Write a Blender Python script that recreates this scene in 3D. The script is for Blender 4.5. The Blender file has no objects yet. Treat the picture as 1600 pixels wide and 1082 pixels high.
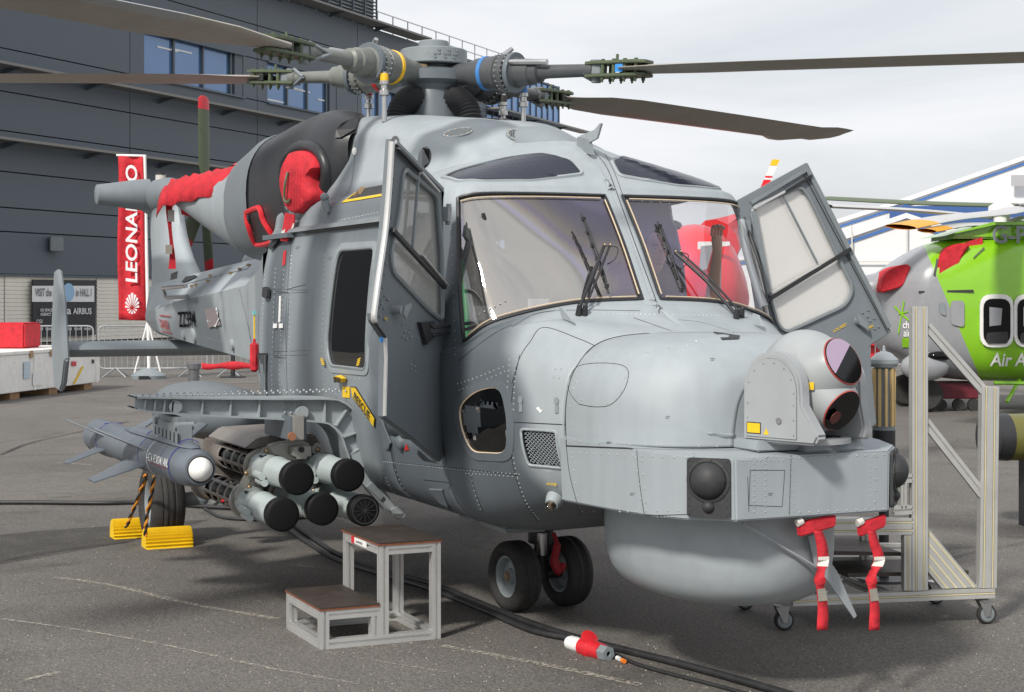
import bpy, bmesh, math, random
import numpy as np
from mathutils import Vector, Matrix, Quaternion
from mathutils.bvhtree import BVHTree
rnd = random.Random(7)
S = bpy.context.scene
C = S.collection
# ---------------------------------------------------------------- camera, sky, sun, exposure
FL, TH, CH, CX, CD, HOR = 2549.1, math.radians(24.6), 1.691, .157, 8.918, 466.8
sn, cs = math.sin(TH), math.cos(TH)
CAM = Vector((CD*cs-CX*sn, -CD*sn-CX*cs, CH))
RT = Vector((sn, cs, 0)); FW = Vector((-cs, sn, 0)); UP = Vector((0, 0, 1))
cd = bpy.data.cameras.new('camera'); cam = bpy.data.objects.new('camera', cd); C.objects.link(cam)
cam.matrix_world = Matrix.Translation(CAM) @ Matrix((RT, UP, -FW)).transposed().to_4x4()
cd.sensor_width = 36; cd.lens = FL/1600*36; cd.shift_y = -(541-HOR)/1600; cd.clip_end = 3000; cd.clip_start = .1
S.camera = cam
SUN = Vector((.72, -1.02, 1.0)).normalized()
w = bpy.data.worlds.new('World'); S.world = w; w.use_nodes = True
nt = w.node_tree; N = nt.nodes; Lk = nt.links; N.clear()
sky = N.new('ShaderNodeTexSky'); sky.sky_type = 'NISHITA'; sky.sun_disc = False
sky.sun_elevation = math.asin(SUN.z); sky.sun_rotation = math.atan2(SUN.x, SUN.y)
sky.air_density = 1.3; sky.dust_density = 2.5
b1 = N.new('ShaderNodeBackground'); b1.inputs[1].default_value = .1; Lk.new(sky.outputs[0], b1.inputs[0])
b2 = N.new('ShaderNodeBackground'); b2.inputs[1].default_value = 1.08
tc = N.new('ShaderNodeTexCoord'); mp = N.new('ShaderNodeMapping'); mp.inputs['Scale'].default_value = (1.3, 1.3, 7)
Lk.new(tc.outputs['Generated'], mp.inputs[0])
n1 = N.new('ShaderNodeTexNoise'); n1.inputs['Scale'].default_value = 1.7; n1.inputs['Detail'].default_value = 7
n1.inputs['Roughness'].default_value = .55; n1.inputs['Distortion'].default_value = .4
Lk.new(mp.outputs[0], n1.inputs[0])
cr = N.new('ShaderNodeValToRGB'); cr.color_ramp.elements[0].position = .30; cr.color_ramp.elements[0].color = (.76, .785, .83, 1)
cr.color_ramp.elements[1].position = .66; cr.color_ramp.elements[1].color = (.90, .91, .935, 1)
Lk.new(n1.outputs[0], cr.inputs[0]); Lk.new(cr.outputs[0], b2.inputs[0])
mx = N.new('ShaderNodeMixShader'); mr = N.new('ShaderNodeMapRange')
mr.inputs[1].default_value = .25; mr.inputs[2].default_value = .5; mr.inputs[3].default_value = .72; mr.inputs[4].default_value = .97
Lk.new(n1.outputs[0], mr.inputs[0]); Lk.new(mr.outputs[0], mx.inputs[0]); Lk.new(b1.outputs[0], mx.inputs[1]); Lk.new(b2.outputs[0], mx.inputs[2])
wo = N.new('ShaderNodeOutputWorld'); Lk.new(mx.outputs[0], wo.inputs[0])
sl = bpy.data.lights.new('sun', 'SUN'); sl.energy = 3.7; sl.angle = math.radians(6); sl.color = (1, .95, .87)
so = bpy.data.objects.new('sun', sl); C.objects.link(so); so.rotation_euler = (-SUN).to_track_quat('-Z', 'Y').to_euler()
S.view_settings.view_transform = 'Standard'; S.view_settings.look = 'None'; S.view_settings.exposure = 0; S.view_settings.gamma = 1
# ---------------------------------------------------------------- geometry helpers
def V(*a): return Vector(a)
def ray(u, v): return FW + RT*((u-800)/FL) + UP*((HOR-v)/FL)
def P(u, v, **k):
    d = ray(u, v)
    a, b = list(k.items())[0]
    if a == 'd': return CAM + d*b
    i = 'xyz'.index(a); return CAM + d*((b-CAM[i])/d[i])
def PP(u, v, p0, n):
    d = ray(u, v); return CAM + d*((p0-CAM).dot(n)/d.dot(n))
def W(lat, d, z): return V(CAM.x, CAM.y, 0) + RT*lat + FW*d + UP*z
def cr_(a, b, c, d, t):
    return .5*((2*b)+(c-a)*t+(2*a-5*b+4*c-d)*t*t+(3*b-a-3*c+d)*t**3)
def crspline(pts, n):
    pts = [Vector(p) for p in pts]; out = []
    m = len(pts)
    for i in range(m-1):
        a = pts[i-1] if i else 2*pts[0]-pts[1]
        d = pts[i+2] if i+2 < m else 2*pts[-1]-pts[-2]
        for k in range(n): out.append(cr_(a, pts[i], pts[i+1], d, k/n))
    out.append(pts[-1]); return out
def round_poly(pts, r, seg=4):
    out = []; n = len(pts)
    for i in range(n):
        p = Vector(pts[i]); a = Vector(pts[i-1]); b = Vector(pts[(i+1) % n])
        da = (a-p); db = (b-p); q = min(r, da.length*.45, db.length*.45)
        s = p+da.normalized()*q; e = p+db.normalized()*q
        for k in range(seg+1):
            t = k/seg; out.append((1-t)**2*s+2*t*(1-t)*p+t*t*e)
    return out
class MB:
    def __init__(s): s.v = []; s.f = []
    def add(s, vs, fs):
        o = len(s.v); s.v += [Vector(x) for x in vs]; s.f += [tuple(i+o for i in f) for f in fs]; return s
    def box(s, c, sz, rot=None, ax=None):
        h = [(x*sz[0]/2, y*sz[1]/2, z*sz[2]/2) for x in (-1, 1) for y in (-1, 1) for z in (-1, 1)]
        c = Vector(c)
        if ax: vs = [c+ax[0]*p[0]+ax[1]*p[1]+ax[2]*p[2] for p in h]
        elif rot is not None: vs = [c+rot @ Vector(p) for p in h]
        else: vs = [c+Vector(p) for p in h]
        return s.add(vs, [(0, 1, 3, 2), (4, 6, 7, 5), (0, 4, 5, 1), (2, 3, 7, 6), (0, 2, 6, 4), (1, 5, 7, 3)])
    def tube(s, pts, r, seg=10, cap=True, closed=False):
        pts = [Vector(p) for p in pts]; n = len(pts); rs = r if isinstance(r, (list, tuple)) else [r]*n
        rings = []; nrm = None
        for i in range(n):
            if closed: t = (pts[(i+1) % n]-pts[i-1]).normalized()
            else: t = (pts[min(i+1, n-1)]-pts[max(i-1, 0)]).normalized()
            if nrm is None:
                nrm = t.orthogonal().normalized()
            else:
                nrm = (nrm-t*nrm.dot(t))
                nrm = nrm.normalized() if nrm.length > 1e-6 else t.orthogonal().normalized()
            bn = t.cross(nrm)
            rings.append([pts[i]+(nrm*math.cos(a)+bn*math.sin(a))*rs[i] for a in [2*math.pi*k/seg for k in range(seg)]])
        vs = [p for q in rings for p in q]; fs = []
        for i in range(n if closed else n-1):
            j = (i+1) % n
            for k in range(seg):
                k2 = (k+1) % seg; fs.append((i*seg+k, i*seg+k2, j*seg+k2, j*seg+k))
        if cap and not closed: fs += [tuple(range(seg))[::-1], tuple((n-1)*seg+k for k in range(seg))]
        return s.add(vs, fs)
    def cyl(s, a, b, r, r2=None, seg=20): return s.tube([a, b], [r, r if r2 is None else r2], seg)
    def lathe(s, prof, o, ax, seg=28, arc=None):
        o = Vector(o); ax = Vector(ax).normalized(); n1 = ax.orthogonal().normalized(); n2 = ax.cross(n1)
        vs = []; fs = []; m = len(prof)
        for (h, r) in prof:
            for k in range(seg):
                a = 2*math.pi*k/seg; vs.append(o+ax*h+(n1*math.cos(a)+n2*math.sin(a))*max(r, 1e-5))
        for i in range(m-1):
            for k in range(seg):
                k2 = (k+1) % seg; fs.append((i*seg+k, i*seg+k2, (i+1)*seg+k2, (i+1)*seg+k))
        return s.add(vs, fs)
    def prism(s, poly, d):
        poly = [Vector(p) for p in poly]; d = Vector(d); n = len(poly)
        vs = poly+[p+d for p in poly]
        return s.add(vs, [tuple(range(n))[::-1], tuple(range(n, 2*n))]+[(i, (i+1) % n, n+(i+1) % n, n+i) for i in range(n)])
    def ringprism(s, outer, inner, d):
        n = len(outer); d = Vector(d); o = [Vector(p) for p in outer]; i_ = [Vector(p) for p in inner]
        vs = o+i_+[p+d for p in o]+[p+d for p in i_]; fs = []
        for k in range(n):
            j = (k+1) % n
            fs += [(k, j, n+j, n+k), (2*n+k, 3*n+k, 3*n+j, 2*n+j), (k, 2*n+k, 2*n+j, j), (n+k, n+j, 3*n+j, 3*n+k)]
        return s.add(vs, fs)
    def grid(s, rows):
        m = len(rows[0]); fs = []
        for i in range(len(rows)-1):
            for j in range(m-1): fs.append((i*m+j, i*m+j+1, (i+1)*m+j+1, (i+1)*m+j))
        return s.add([p for r in rows for p in r], fs)
    def sphere(s, c, r, sc=(1, 1, 1), seg=20, rg=12, ax=None):
        c = Vector(c); ax = ax or (V(1, 0, 0), V(0, 1, 0), V(0, 0, 1)); rows = []
        for i in range(rg+1):
            a = math.pi*i/rg; rows.append([c+(ax[0]*(math.sin(a)*math.cos(b)*sc[0])+ax[1]*(math.sin(a)*math.sin(b)*sc[1])+ax[2]*(math.cos(a)*sc[2]))*r for b in [2*math.pi*k/seg for k in range(seg+1)]])
        return s.grid(rows)
    def slot(s, a, b, w=.04, w2=None, up=V(0, 0, 1)):
        a = Vector(a); b = Vector(b); t = (b-a).normalized(); w2 = w2 or w
        u = up-t*up.dot(t)
        if u.length < .05: u = V(sn, cs, 0)*0+V(1, 0, 0); u = u-t*u.dot(t)
        u.normalize(); q = t.cross(u)
        g = .006; d = .011; hs = w/2; hu = w2/2; prof = []
        def side(p0, p1, inn):
            m = (p1-p0); L = m.length; m.normalize(); nslot = max(1, round(L/.04)); pts = [p0]
            for k in range(nslot):
                c = p0+m*L*(k+.5)/nslot
                pts += [c-m*g, c-m*g+inn*d, c+m*g+inn*d, c+m*g]
            return pts
        cs_ = [(-hs, -hu), (hs, -hu), (hs, hu), (-hs, hu)]; inn = [(0, 1), (-1, 0), (0, -1), (1, 0)]
        for k in range(4): prof += side(Vector(cs_[k]), Vector(cs_[(k+1) % 4]), Vector(inn[k]))
        return s.prism([a+q*p.x+u*p.y for p in prof], b-a)
    def build(s, name, mat, par=None, smooth=False, merge=False, sharp=40, bevel=0, recalc=True, **props):
        me = bpy.data.meshes.new(name)
        off = Vector(par.get('_o', (0, 0, 0))) if par is not None else Vector((0, 0, 0))
        org = Vector(props.pop('origin')) if 'origin' in props else None
        if org is not None: off = org
        me.from_pydata([tuple(p-off) for p in s.v], [], s.f)
        if recalc or merge or bevel:
            bm = bmesh.new(); bm.from_mesh(me)
            if merge: bmesh.ops.remove_doubles(bm, verts=bm.verts, dist=merge if merge is not True else 1e-4)
            if recalc: bmesh.ops.recalc_face_normals(bm, faces=bm.faces)
            if bevel:
                es = [e for e in bm.edges if len(e.link_faces) == 2 and e.calc_face_angle(0) > .6]
                bmesh.ops.bevel(bm, geom=es, offset=bevel, segments=2, affect='EDGES', clamp_overlap=True)
            bm.to_mesh(me); bm.free()
        if smooth:
            me.shade_smooth()
            if sharp < 180: me.set_sharp_from_angle(angle=math.radians(sharp))
        o = bpy.data.objects.new(name, me); C.objects.link(o)
        if mat: me.materials.append(mat)
        if par is not None: o.parent = par; o['_o'] = off
        if org is not None: o.location = org; o['_o'] = org
        for k, v in props.items(): o[k] = v
        return o
def thing(name, label, cat, loc=(0, 0, 0), group=None):
    o = bpy.data.objects.new(name, None); C.objects.link(o); o.empty_display_size = .1
    o.location = loc; o['_o'] = tuple(loc); o['label'] = label; o['category'] = cat
    if group: o['group'] = group
    return o
def tag(o, label, cat, group=None):
    o['label'] = label; o['category'] = cat
    if group: o['group'] = group
    return o
def copy_tree(o, parent=None):
    c = o.copy(); C.objects.link(c)
    if parent: c.parent = parent
    for ch in list(o.children): copy_tree(ch, c)
    return c
# ---------------------------------------------------------------- materials
MATS = {}
def mat(name, col, rough=.5, metal=0., spec=.5, var=.06, vs=6., bump=0., bs=60., coat=0, dirt=0., dcol=None, emit=None, streak=False):
    if name in MATS: return MATS[name]
    m = bpy.data.materials.new(name); m.use_nodes = True; t = m.node_tree; n = t.nodes; l = t.links
    b = n['Principled BSDF']; b.inputs['Roughness'].default_value = rough; b.inputs['Metallic'].default_value = metal
    b.inputs['Specular IOR Level'].default_value = spec; b.inputs['Coat Weight'].default_value = coat
    b.inputs['Base Color'].default_value = (*col, 1)
    co = n.new('ShaderNodeTexCoord')
    ge = n.new('ShaderNodeNewGeometry')
    if var:
        no = n.new('ShaderNodeTexNoise'); no.inputs['Scale'].default_value = vs; no.inputs['Detail'].default_value = 6; no.inputs['Roughness'].default_value = .65
        if streak:
            mpp = n.new('ShaderNodeMapping'); mpp.inputs['Scale'].default_value = (1, 1, .12); l.new(ge.outputs['Position'], mpp.inputs[0]); l.new(mpp.outputs[0], no.inputs[0])
        else: l.new(ge.outputs['Position'], no.inputs[0])
        r = n.new('ShaderNodeMapRange'); r.inputs[1].default_value = .3; r.inputs[2].default_value = .7; r.inputs[3].default_value = 1-var; r.inputs[4].default_value = 1+var
        l.new(no.outputs[0], r.inputs[0])
        mu = n.new('ShaderNodeVectorMath'); mu.operation = 'SCALE'; mu.inputs[0].default_value = col; l.new(r.outputs[0], mu.inputs['Scale'])
        out = mu.outputs[0]
        if dirt:
            n2 = n.new('ShaderNodeTexNoise'); n2.inputs['Scale'].default_value = vs*2.3; n2.inputs['Detail'].default_value = 10; n2.inputs['Roughness'].default_value = .75
            l.new(ge.outputs['Position'], n2.inputs[0])
            r2 = n.new('ShaderNodeMapRange'); r2.inputs[1].default_value = .52; r2.inputs[2].default_value = .75; r2.inputs[3].default_value = 0; r2.inputs[4].default_value = dirt
            l.new(n2.outputs[0], r2.inputs[0])
            mi = n.new('ShaderNodeMix'); mi.data_type = 'RGBA'; l.new(r2.outputs[0], mi.inputs['Factor']); l.new(out, mi.inputs['A'])
            mi.inputs['B'].default_value = (*(dcol or (.05, .045, .04)), 1); out = mi.outputs['Result']
        l.new(out, b.inputs['Base Color'])
        r3 = n.new('ShaderNodeMapRange'); r3.inputs[3].default_value = max(.02, rough-.08); r3.inputs[4].default_value = min(1, rough+.1); l.new(no.outputs[0], r3.inputs[0]); l.new(r3.outputs[0], b.inputs['Roughness'])
    if bump:
        nb = n.new('ShaderNodeTexNoise'); nb.inputs['Scale'].default_value = bs; nb.inputs['Detail'].default_value = 3; l.new(ge.outputs['Position'], nb.inputs[0])
        bp = n.new('ShaderNodeBump'); bp.inputs['Strength'].default_value = bump; bp.inputs['Distance'].default_value = .01; l.new(nb.outputs[0], bp.inputs['Height']); l.new(bp.outputs[0], b.inputs['Normal'])
    if emit: b.inputs['Emission Color'].default_value = (*col, 1); b.inputs['Emission Strength'].default_value = emit
    MATS[name] = m; return m
def glass(name, tint, ior=1.45, haze=0., hcol=(.8, .8, .8), rough=.0, tcol=None):
    m = bpy.data.materials.new(name); m.use_nodes = True; t = m.node_tree; n = t.nodes; l = t.links; n.clear()
    tr = n.new('ShaderNodeBsdfTransparent'); tr.inputs[0].default_value = (*(tint if isinstance(tint, tuple) else (tint,)*3), 1)
    g = n.new('ShaderNodeBsdfGlossy'); g.inputs['Roughness'].default_value = rough; g.inputs['Color'].default_value = (*(tcol or (1, 1, 1)), 1)
    fr = n.new('ShaderNodeFresnel'); fr.inputs[0].default_value = ior
    mi = n.new('ShaderNodeMixShader'); l.new(fr.outputs[0], mi.inputs[0]); l.new(tr.outputs[0], mi.inputs[1]); l.new(g.outputs[0], mi.inputs[2]); o = mi.outputs[0]
    if haze:
        di = n.new('ShaderNodeBsdfDiffuse'); di.inputs[0].default_value = (*hcol, 1)
        tl = n.new('ShaderNodeBsdfTranslucent'); tl.inputs[0].default_value = (*hcol, 1)
        ad = n.new('ShaderNodeMixShader'); ad.inputs[0].default_value = .5; l.new(di.outputs[0], ad.inputs[1]); l.new(tl.outputs[0], ad.inputs[2])
        m2 = n.new('ShaderNodeMixShader'); m2.inputs[0].default_value = haze; l.new(o, m2.inputs[1]); l.new(ad.outputs[0], m2.inputs[2]); o = m2.outputs[0]
    ou = n.new('ShaderNodeOutputMaterial'); l.new(o, ou.inputs[0]); return m
LIGHT = (.325, .362, .385); DARK = (.098, .117, .134)
def camo_mat():
    m = bpy.data.materials.new('camo_paint'); m.use_nodes = True; t = m.node_tree; n = t.nodes; l = t.links
    b = n['Principled BSDF']; b.inputs['Specular IOR Level'].default_value = .5
    at = n.new('ShaderNodeAttribute'); at.attribute_name = 'camo'
    ge = n.new('ShaderNodeNewGeometry')
    no = n.new('ShaderNodeTexNoise'); no.inputs['Scale'].default_value = 3.5; no.inputs['Detail'].default_value = 8; no.inputs['Roughness'].default_value = .62; l.new(ge.outputs['Position'], no.inputs[0])
    mpp = n.new('ShaderNodeMapping'); mpp.inputs['Scale'].default_value = (9, 9, .9); l.new(ge.outputs['Position'], mpp.inputs[0])
    ns = n.new('ShaderNodeTexNoise'); ns.inputs['Scale'].default_value = 1.6; ns.inputs['Detail'].default_value = 5; l.new(mpp.outputs[0], ns.inputs[0])
    mi = n.new('ShaderNodeMix'); mi.data_type = 'RGBA'; l.new(at.outputs['Fac'], mi.inputs['Factor']); mi.inputs['A'].default_value = (*LIGHT, 1); mi.inputs['B'].default_value = (*DARK, 1)
    ad = n.new('ShaderNodeMath'); ad.operation = 'ADD'; l.new(no.outputs[0], ad.inputs[0]); l.new(ns.outputs[0], ad.inputs[1])
    r = n.new('ShaderNodeMapRange'); r.inputs[1].default_value = .7; r.inputs[2].default_value = 1.3; r.inputs[3].default_value = .93; r.inputs[4].default_value = 1.06; l.new(ad.outputs[0], r.inputs[0])
    mu = n.new('ShaderNodeVectorMath'); mu.operation = 'SCALE'; l.new(mi.outputs['Result'], mu.inputs[0]); l.new(r.outputs[0], mu.inputs['Scale'])
    # fine chips and grime
    n3 = n.new('ShaderNodeTexNoise'); n3.inputs['Scale'].default_value = 26; n3.inputs['Detail'].default_value = 12; n3.inputs['Roughness'].default_value = .8; l.new(ge.outputs['Position'], n3.inputs[0])
    r3 = n.new('ShaderNodeMapRange'); r3.inputs[1].default_value = .6; r3.inputs[2].default_value = .74; r3.inputs[3].default_value = 0; r3.inputs[4].default_value = .42; l.new(n3.outputs[0], r3.inputs[0])
    m3 = n.new('ShaderNodeMix'); m3.data_type = 'RGBA'; l.new(r3.outputs[0], m3.inputs['Factor']); l.new(mu.outputs[0], m3.inputs['A']); m3.inputs['B'].default_value = (.24, .26, .27, 1)
    l.new(m3.outputs['Result'], b.inputs['Base Color'])
    rr = n.new('ShaderNodeMapRange'); rr.inputs[3].default_value = .46; rr.inputs[4].default_value = .64; l.new(no.outputs[0], rr.inputs[0]); l.new(rr.outputs[0], b.inputs['Roughness'])
    nb = n.new('ShaderNodeTexNoise'); nb.inputs['Scale'].default_value = 4.5; nb.inputs['Detail'].default_value = 2; l.new(ge.outputs['Position'], nb.inputs[0])
    bp = n.new('ShaderNodeBump'); bp.inputs['Strength'].default_value = .07; bp.inputs['Distance'].default_value = .02; l.new(nb.outputs[0], bp.inputs['Height']); l.new(bp.outputs[0], b.inputs['Normal'])
    return m
CAMO = camo_mat()
def ss(a, b, x):
    t = max(0., min(1., (x-a)/(b-a))); return t*t*(3-2*t)
def camo(p):
    x, y, z = p; c = 0.
    wob = .06*math.sin(z*5+x*2)+.04*math.sin(z*11+1)
    # mid fuselage dark zone: post, chin window, door surround
    edge = 1.36+wob-.35*ss(1.35, 2.0, z)+.12*ss(1.0, .7, z)
    a = ss(edge+.07, edge-.07, x)*ss(-.28+wob, -.08+wob, x)*ss(2.17, 2.05, z)
    if z < .78: a = max(a, ss(edge+.05, edge-.1, x)*ss(-3, -2.6, x))
    c = max(c, a)
    # cabin side bands
    if x < 0 and x > -3.2 and z < 2.35:
        c = max(c, ss(-.55, -.42, x)*ss(-.1, -.2, x)*0)
        c = max(c, .75*ss(-1.5, -1.4, x+wob)*ss(-.1, -.3, x+wob)*ss(1.9, 2.02, z))
        c = max(c, ss(-2.24, -2.12, x)*ss(-1.68, -1.8, x+wob))
        c = max(c, .55*ss(-1.5, -1.42, x+wob*.6)*ss(-1.08, -1.18, x+wob*.6))
        c = max(c, .42)
    # cowl patches
    if z > 2.2:
        c = max(c, .85*ss(-.62, -.5, x+wob)*ss(-.02, -.12, x+.4*(z-2.5))*ss(.02, .1, abs(y))*ss(2.40, 2.5, z)*(1 if y < 0 else .4))
        c = max(c, .3*ss(-1.75, -1.65, x)*ss(-1.2, -1.35, x))
        c = max(c, .85*ss(-3.05, -2.9, -x*-1)*0)
    if x < -2.8 and x > -4.2 and z > 2.0: c = max(c, .8*ss(-3.45, -3.38, x))
    if x < -4:
        c = max(c, ss(-6.6, -6.4, x+wob+(z-1.5)*.8)*ss(-5.1, -5.3, x+wob+(z-1.5)*.8)*.85)
        c = max(c, ss(-9.0, -8.4, -x*-1)*0)
        if z > 1.6: c = max(c, ss(-7.2, -7.5, x)*ss(2.12, 2.0, z+wob)*.8)
        if z > 2.55: c = max(c, .75*ss(2.55, 2.65, z))
        if x < -8.4: c = max(c, .7*ss(-8.4, -8.6, x)*ss(1.75, 1.6, z))
    return c
def paint(o):
    me = o.data; off = Vector(o.get('_o', (0, 0, 0)))
    at = me.attributes.new('camo', 'FLOAT', 'POINT')
    at.data.foreach_set('value', [camo(v.co+off) for v in me.vertices]); return o
def camoconst(o, c):
    at = o.data.attributes.new('camo', 'FLOAT', 'POINT'); at.data.foreach_set('value', [c]*len(o.data.vertices)); return o
m_light = mat('grey_paint', (.315, .35, .37), .42, var=.08, dirt=.25, dcol=(.2, .21, .21))
m_mid = mat('mid_grey_paint', (.22, .25, .265), .45, var=.08, dirt=.2)
m_dark = mat('dark_grey_paint', (.12, .142, .16), .42, var=.08, dirt=.15)
m_frame = mat('frame_grey', (.2, .225, .24), .4, var=.1, dirt=.2)
m_black = mat('black_paint', (.022, .023, .026), .45, var=.2)
m_rub = mat('rubber', (.03, .031, .034), .6, var=.25, vs=12, bump=.1)
m_boot = mat('intake_rubber', (.022, .024, .028), .38, var=.15, vs=4)
m_tyre = mat('tyre_rubber', (.028, .027, .026), .75, var=.3, vs=20, bump=.2, bs=120, dirt=.35, dcol=(.09, .08, .07))
m_red = mat('red_fabric', (.52, .018, .03), .8, var=.28, vs=11, bump=.8, bs=22, dirt=.2, dcol=(.3, .03, .04))
m_redp = mat('red_plastic', (.6, .02, .03), .35, var=.1)
m_white = mat('white_paint', (.78, .78, .77), .5, var=.05)
m_whitef = mat('white_fabric', (.62, .6, .56), .8, var=.12)
m_yel = mat('yellow_paint', (.8, .52, .01), .45, var=.08, dirt=.2)
m_alu = mat('aluminium', (.62, .62, .61), .38, metal=.6, var=.06, vs=5, dirt=.15, dcol=(.25, .24, .22))
m_steel = mat('bare_steel', (.5, .5, .5), .3, metal=.9, var=.1)
m_olive = mat('olive_paint', (.085, .11, .06), .45, var=.15, vs=10, dirt=.2)
m_sleeve = mat('hub_sleeve', (.17, .18, .165), .45, var=.12, vs=10, dirt=.3, dcol=(.09, .08, .07))
m_seal = mat('tan_seal', (.62, .5, .36), .6, var=.1)
m_int = mat('interior_dark', (.028, .03, .034), .7, var=.2)
m_intg = mat('interior_grey', (.14, .15, .15), .7, var=.1)
m_bronze = mat('bronze_fitting', (.42, .3, .18), .35, metal=.8, var=.1)
m_blue = mat('blue_sticker', (.03, .25, .65), .5, var=.05)
m_ws = glass('windscreen_glass', (.86, .86, .87), 2.9, haze=.07, hcol=(.62, .6, .62), rough=.02)  # pale diffuse share painted in as the veil of reflected sky
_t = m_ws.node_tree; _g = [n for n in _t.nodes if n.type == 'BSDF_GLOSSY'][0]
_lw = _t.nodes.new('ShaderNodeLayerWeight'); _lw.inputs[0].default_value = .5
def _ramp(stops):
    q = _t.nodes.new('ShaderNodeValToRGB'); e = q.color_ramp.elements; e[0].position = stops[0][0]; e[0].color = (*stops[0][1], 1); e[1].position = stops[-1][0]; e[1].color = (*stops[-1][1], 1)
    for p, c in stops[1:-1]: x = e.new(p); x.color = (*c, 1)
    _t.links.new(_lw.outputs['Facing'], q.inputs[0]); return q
_r = _ramp([(.1, (1, .95, .88)), (.215, (1, .95, .88)), (.225, (.82, .76, 1)), (.235, (1, .95, .9)), (.245, (.98, .86, .74)), (.262, (.80, .70, .92)), (.28, (.96, .84, .74)), (.31, (.76, .70, .84)), (.34, (.72, .66, .98)), (.38, (.9, .86, .96)), (.6, (.9, .9, .95)), (1, (1, 1, 1))])  # cream and lilac bands of reflected sky painted into the gloss colour by facing
_f = _ramp([(.1, (.5,)*3), (.205, (.46,)*3), (.215, (.32,)*3), (.225, (.48,)*3), (.235, (.38,)*3), (.26, (.27,)*3), (.30, (.2,)*3), (.335, (.17,)*3), (.345, (.22,)*3), (.38, (.14,)*3), (.5, (.10,)*3), (.7, (.2,)*3), (1, (.9,)*3)])  # mirror share set by facing, painting the bright glare band on the outer curve
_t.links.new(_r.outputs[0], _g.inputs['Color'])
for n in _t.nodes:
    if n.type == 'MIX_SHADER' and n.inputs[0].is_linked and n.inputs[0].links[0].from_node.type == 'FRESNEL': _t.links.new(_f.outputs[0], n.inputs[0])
m_dk = glass('tinted_glass', (.05, .053, .065), 1.75)
m_doorg = glass('door_glass', (.75, .78, .77), 1.5, haze=.12, hcol=(.85, .84, .82))
m_doorw = glass('sky_white_door_glass', (.6, .6, .58), 3.2, haze=.72, hcol=(.97, .96, .94), rough=.12)  # port pane: white mixed into the colour for the bright sky it mirrors
# ---------------------------------------------------------------- ground
def asphalt():
    m = bpy.data.materials.new('asphalt'); m.use_nodes = True; t = m.node_tree; n = t.nodes; l = t.links; b = n['Principled BSDF']
    b.inputs['Roughness'].default_value = .85; b.inputs['Specular IOR Level'].default_value = .3
    ge = n.new('ShaderNodeNewGeometry'); pos = ge.outputs['Position']
    def noise(sc, de=6, ro=.6, di=0.):
        x = n.new('ShaderNodeTexNoise'); x.inputs['Scale'].default_value = sc; x.inputs['Detail'].default_value = de; x.inputs['Roughness'].default_value = ro; x.inputs['Distortion'].default_value = di; l.new(pos, x.inputs[0]); return x.outputs[0]
    def mr_(s, a, b_, c, d):
        x = n.new('ShaderNodeMapRange'); x.inputs[1].default_value = a; x.inputs[2].default_value = b_; x.inputs[3].default_value = c; x.inputs[4].default_value = d; l.new(s, x.inputs[0]); return x.outputs[0]
    def mul(a, b_):
        x = n.new('ShaderNodeMath'); x.operation = 'MULTIPLY'; l.new(a, x.inputs[0]); l.new(b_, x.inputs[1]); return x.outputs[0]
    f = mul(mr_(noise(.35, 5, .6, .5), .3, .7, .84, 1.14), mr_(noise(2.2, 8, .7), .3, .7, .9, 1.1))
    f = mul(f, mr_(noise(75, 2, .8), .32, .68, .5, 1.6))
    f = mul(f, mr_(noise(28, 4, .75), .35, .68, .78, 1.24))
    mu = n.new('ShaderNodeVectorMath'); mu.operation = 'SCALE'; mu.inputs[0].default_value = (.142, .132, .121); l.new(f, mu.inputs['Scale'])
    v = n.new('ShaderNodeTexVoronoi'); v.inputs['Scale'].default_value = 42; l.new(pos, v.inputs[0])
    sp = mr_(v.outputs['Distance'], .12, .22, 1, 0); sp2 = mul(sp, mr_(v.outputs['Color'], .70, .76, 0, .6))
    mi = n.new('ShaderNodeMix'); mi.data_type = 'RGBA'; l.new(sp2, mi.inputs['Factor']); l.new(mu.outputs[0], mi.inputs['A']); mi.inputs['B'].default_value = (.36, .33, .28, 1)
    # oil stains
    st = mr_(noise(.9, 9, .65, 1.2), .55, .70, 0, .5)
    m2 = n.new('ShaderNodeMix'); m2.data_type = 'RGBA'; l.new(st, m2.inputs['Factor']); l.new(mi.outputs['Result'], m2.inputs['A']); m2.inputs['B'].default_value = (.05, .047, .044, 1)
    l.new(m2.outputs['Result'], b.inputs['Base Color'])
    bp = n.new('ShaderNodeBump'); bp.inputs['Strength'].default_value = .7; bp.inputs['Distance'].default_value = .006; l.new(noise(150, 4, .7), bp.inputs['Height']); l.new(bp.outputs[0], b.inputs['Normal'])
    return m
m_asph = asphalt()
g = MB(); g.add([(-900, -900, 0), (900, -900, 0), (900, 900, 0), (-900, 900, 0)], [(0, 1, 2, 3)]); g.build('ground', m_asph, kind='structure', recalc=False)
def strip(pts, w0, z=.004, jit=.3):
    mb = MB(); pts = crspline(pts, 10); r1 = []; r2 = []
    for i, p in enumerate(pts):
        t = (pts[min(i+1, len(pts)-1)]-pts[max(i-1, 0)]).normalized(); q = V(-t.y, t.x, 0); ww = w0*(1+jit*rnd.uniform(-1, 1))/2
        r1.append(V(p.x, p.y, z)+q*ww); r2.append(V(p.x, p.y, z)-q*ww)
    return mb.grid([r1, r2])
def gp(u, v): return P(u, v, z=0.)
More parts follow.
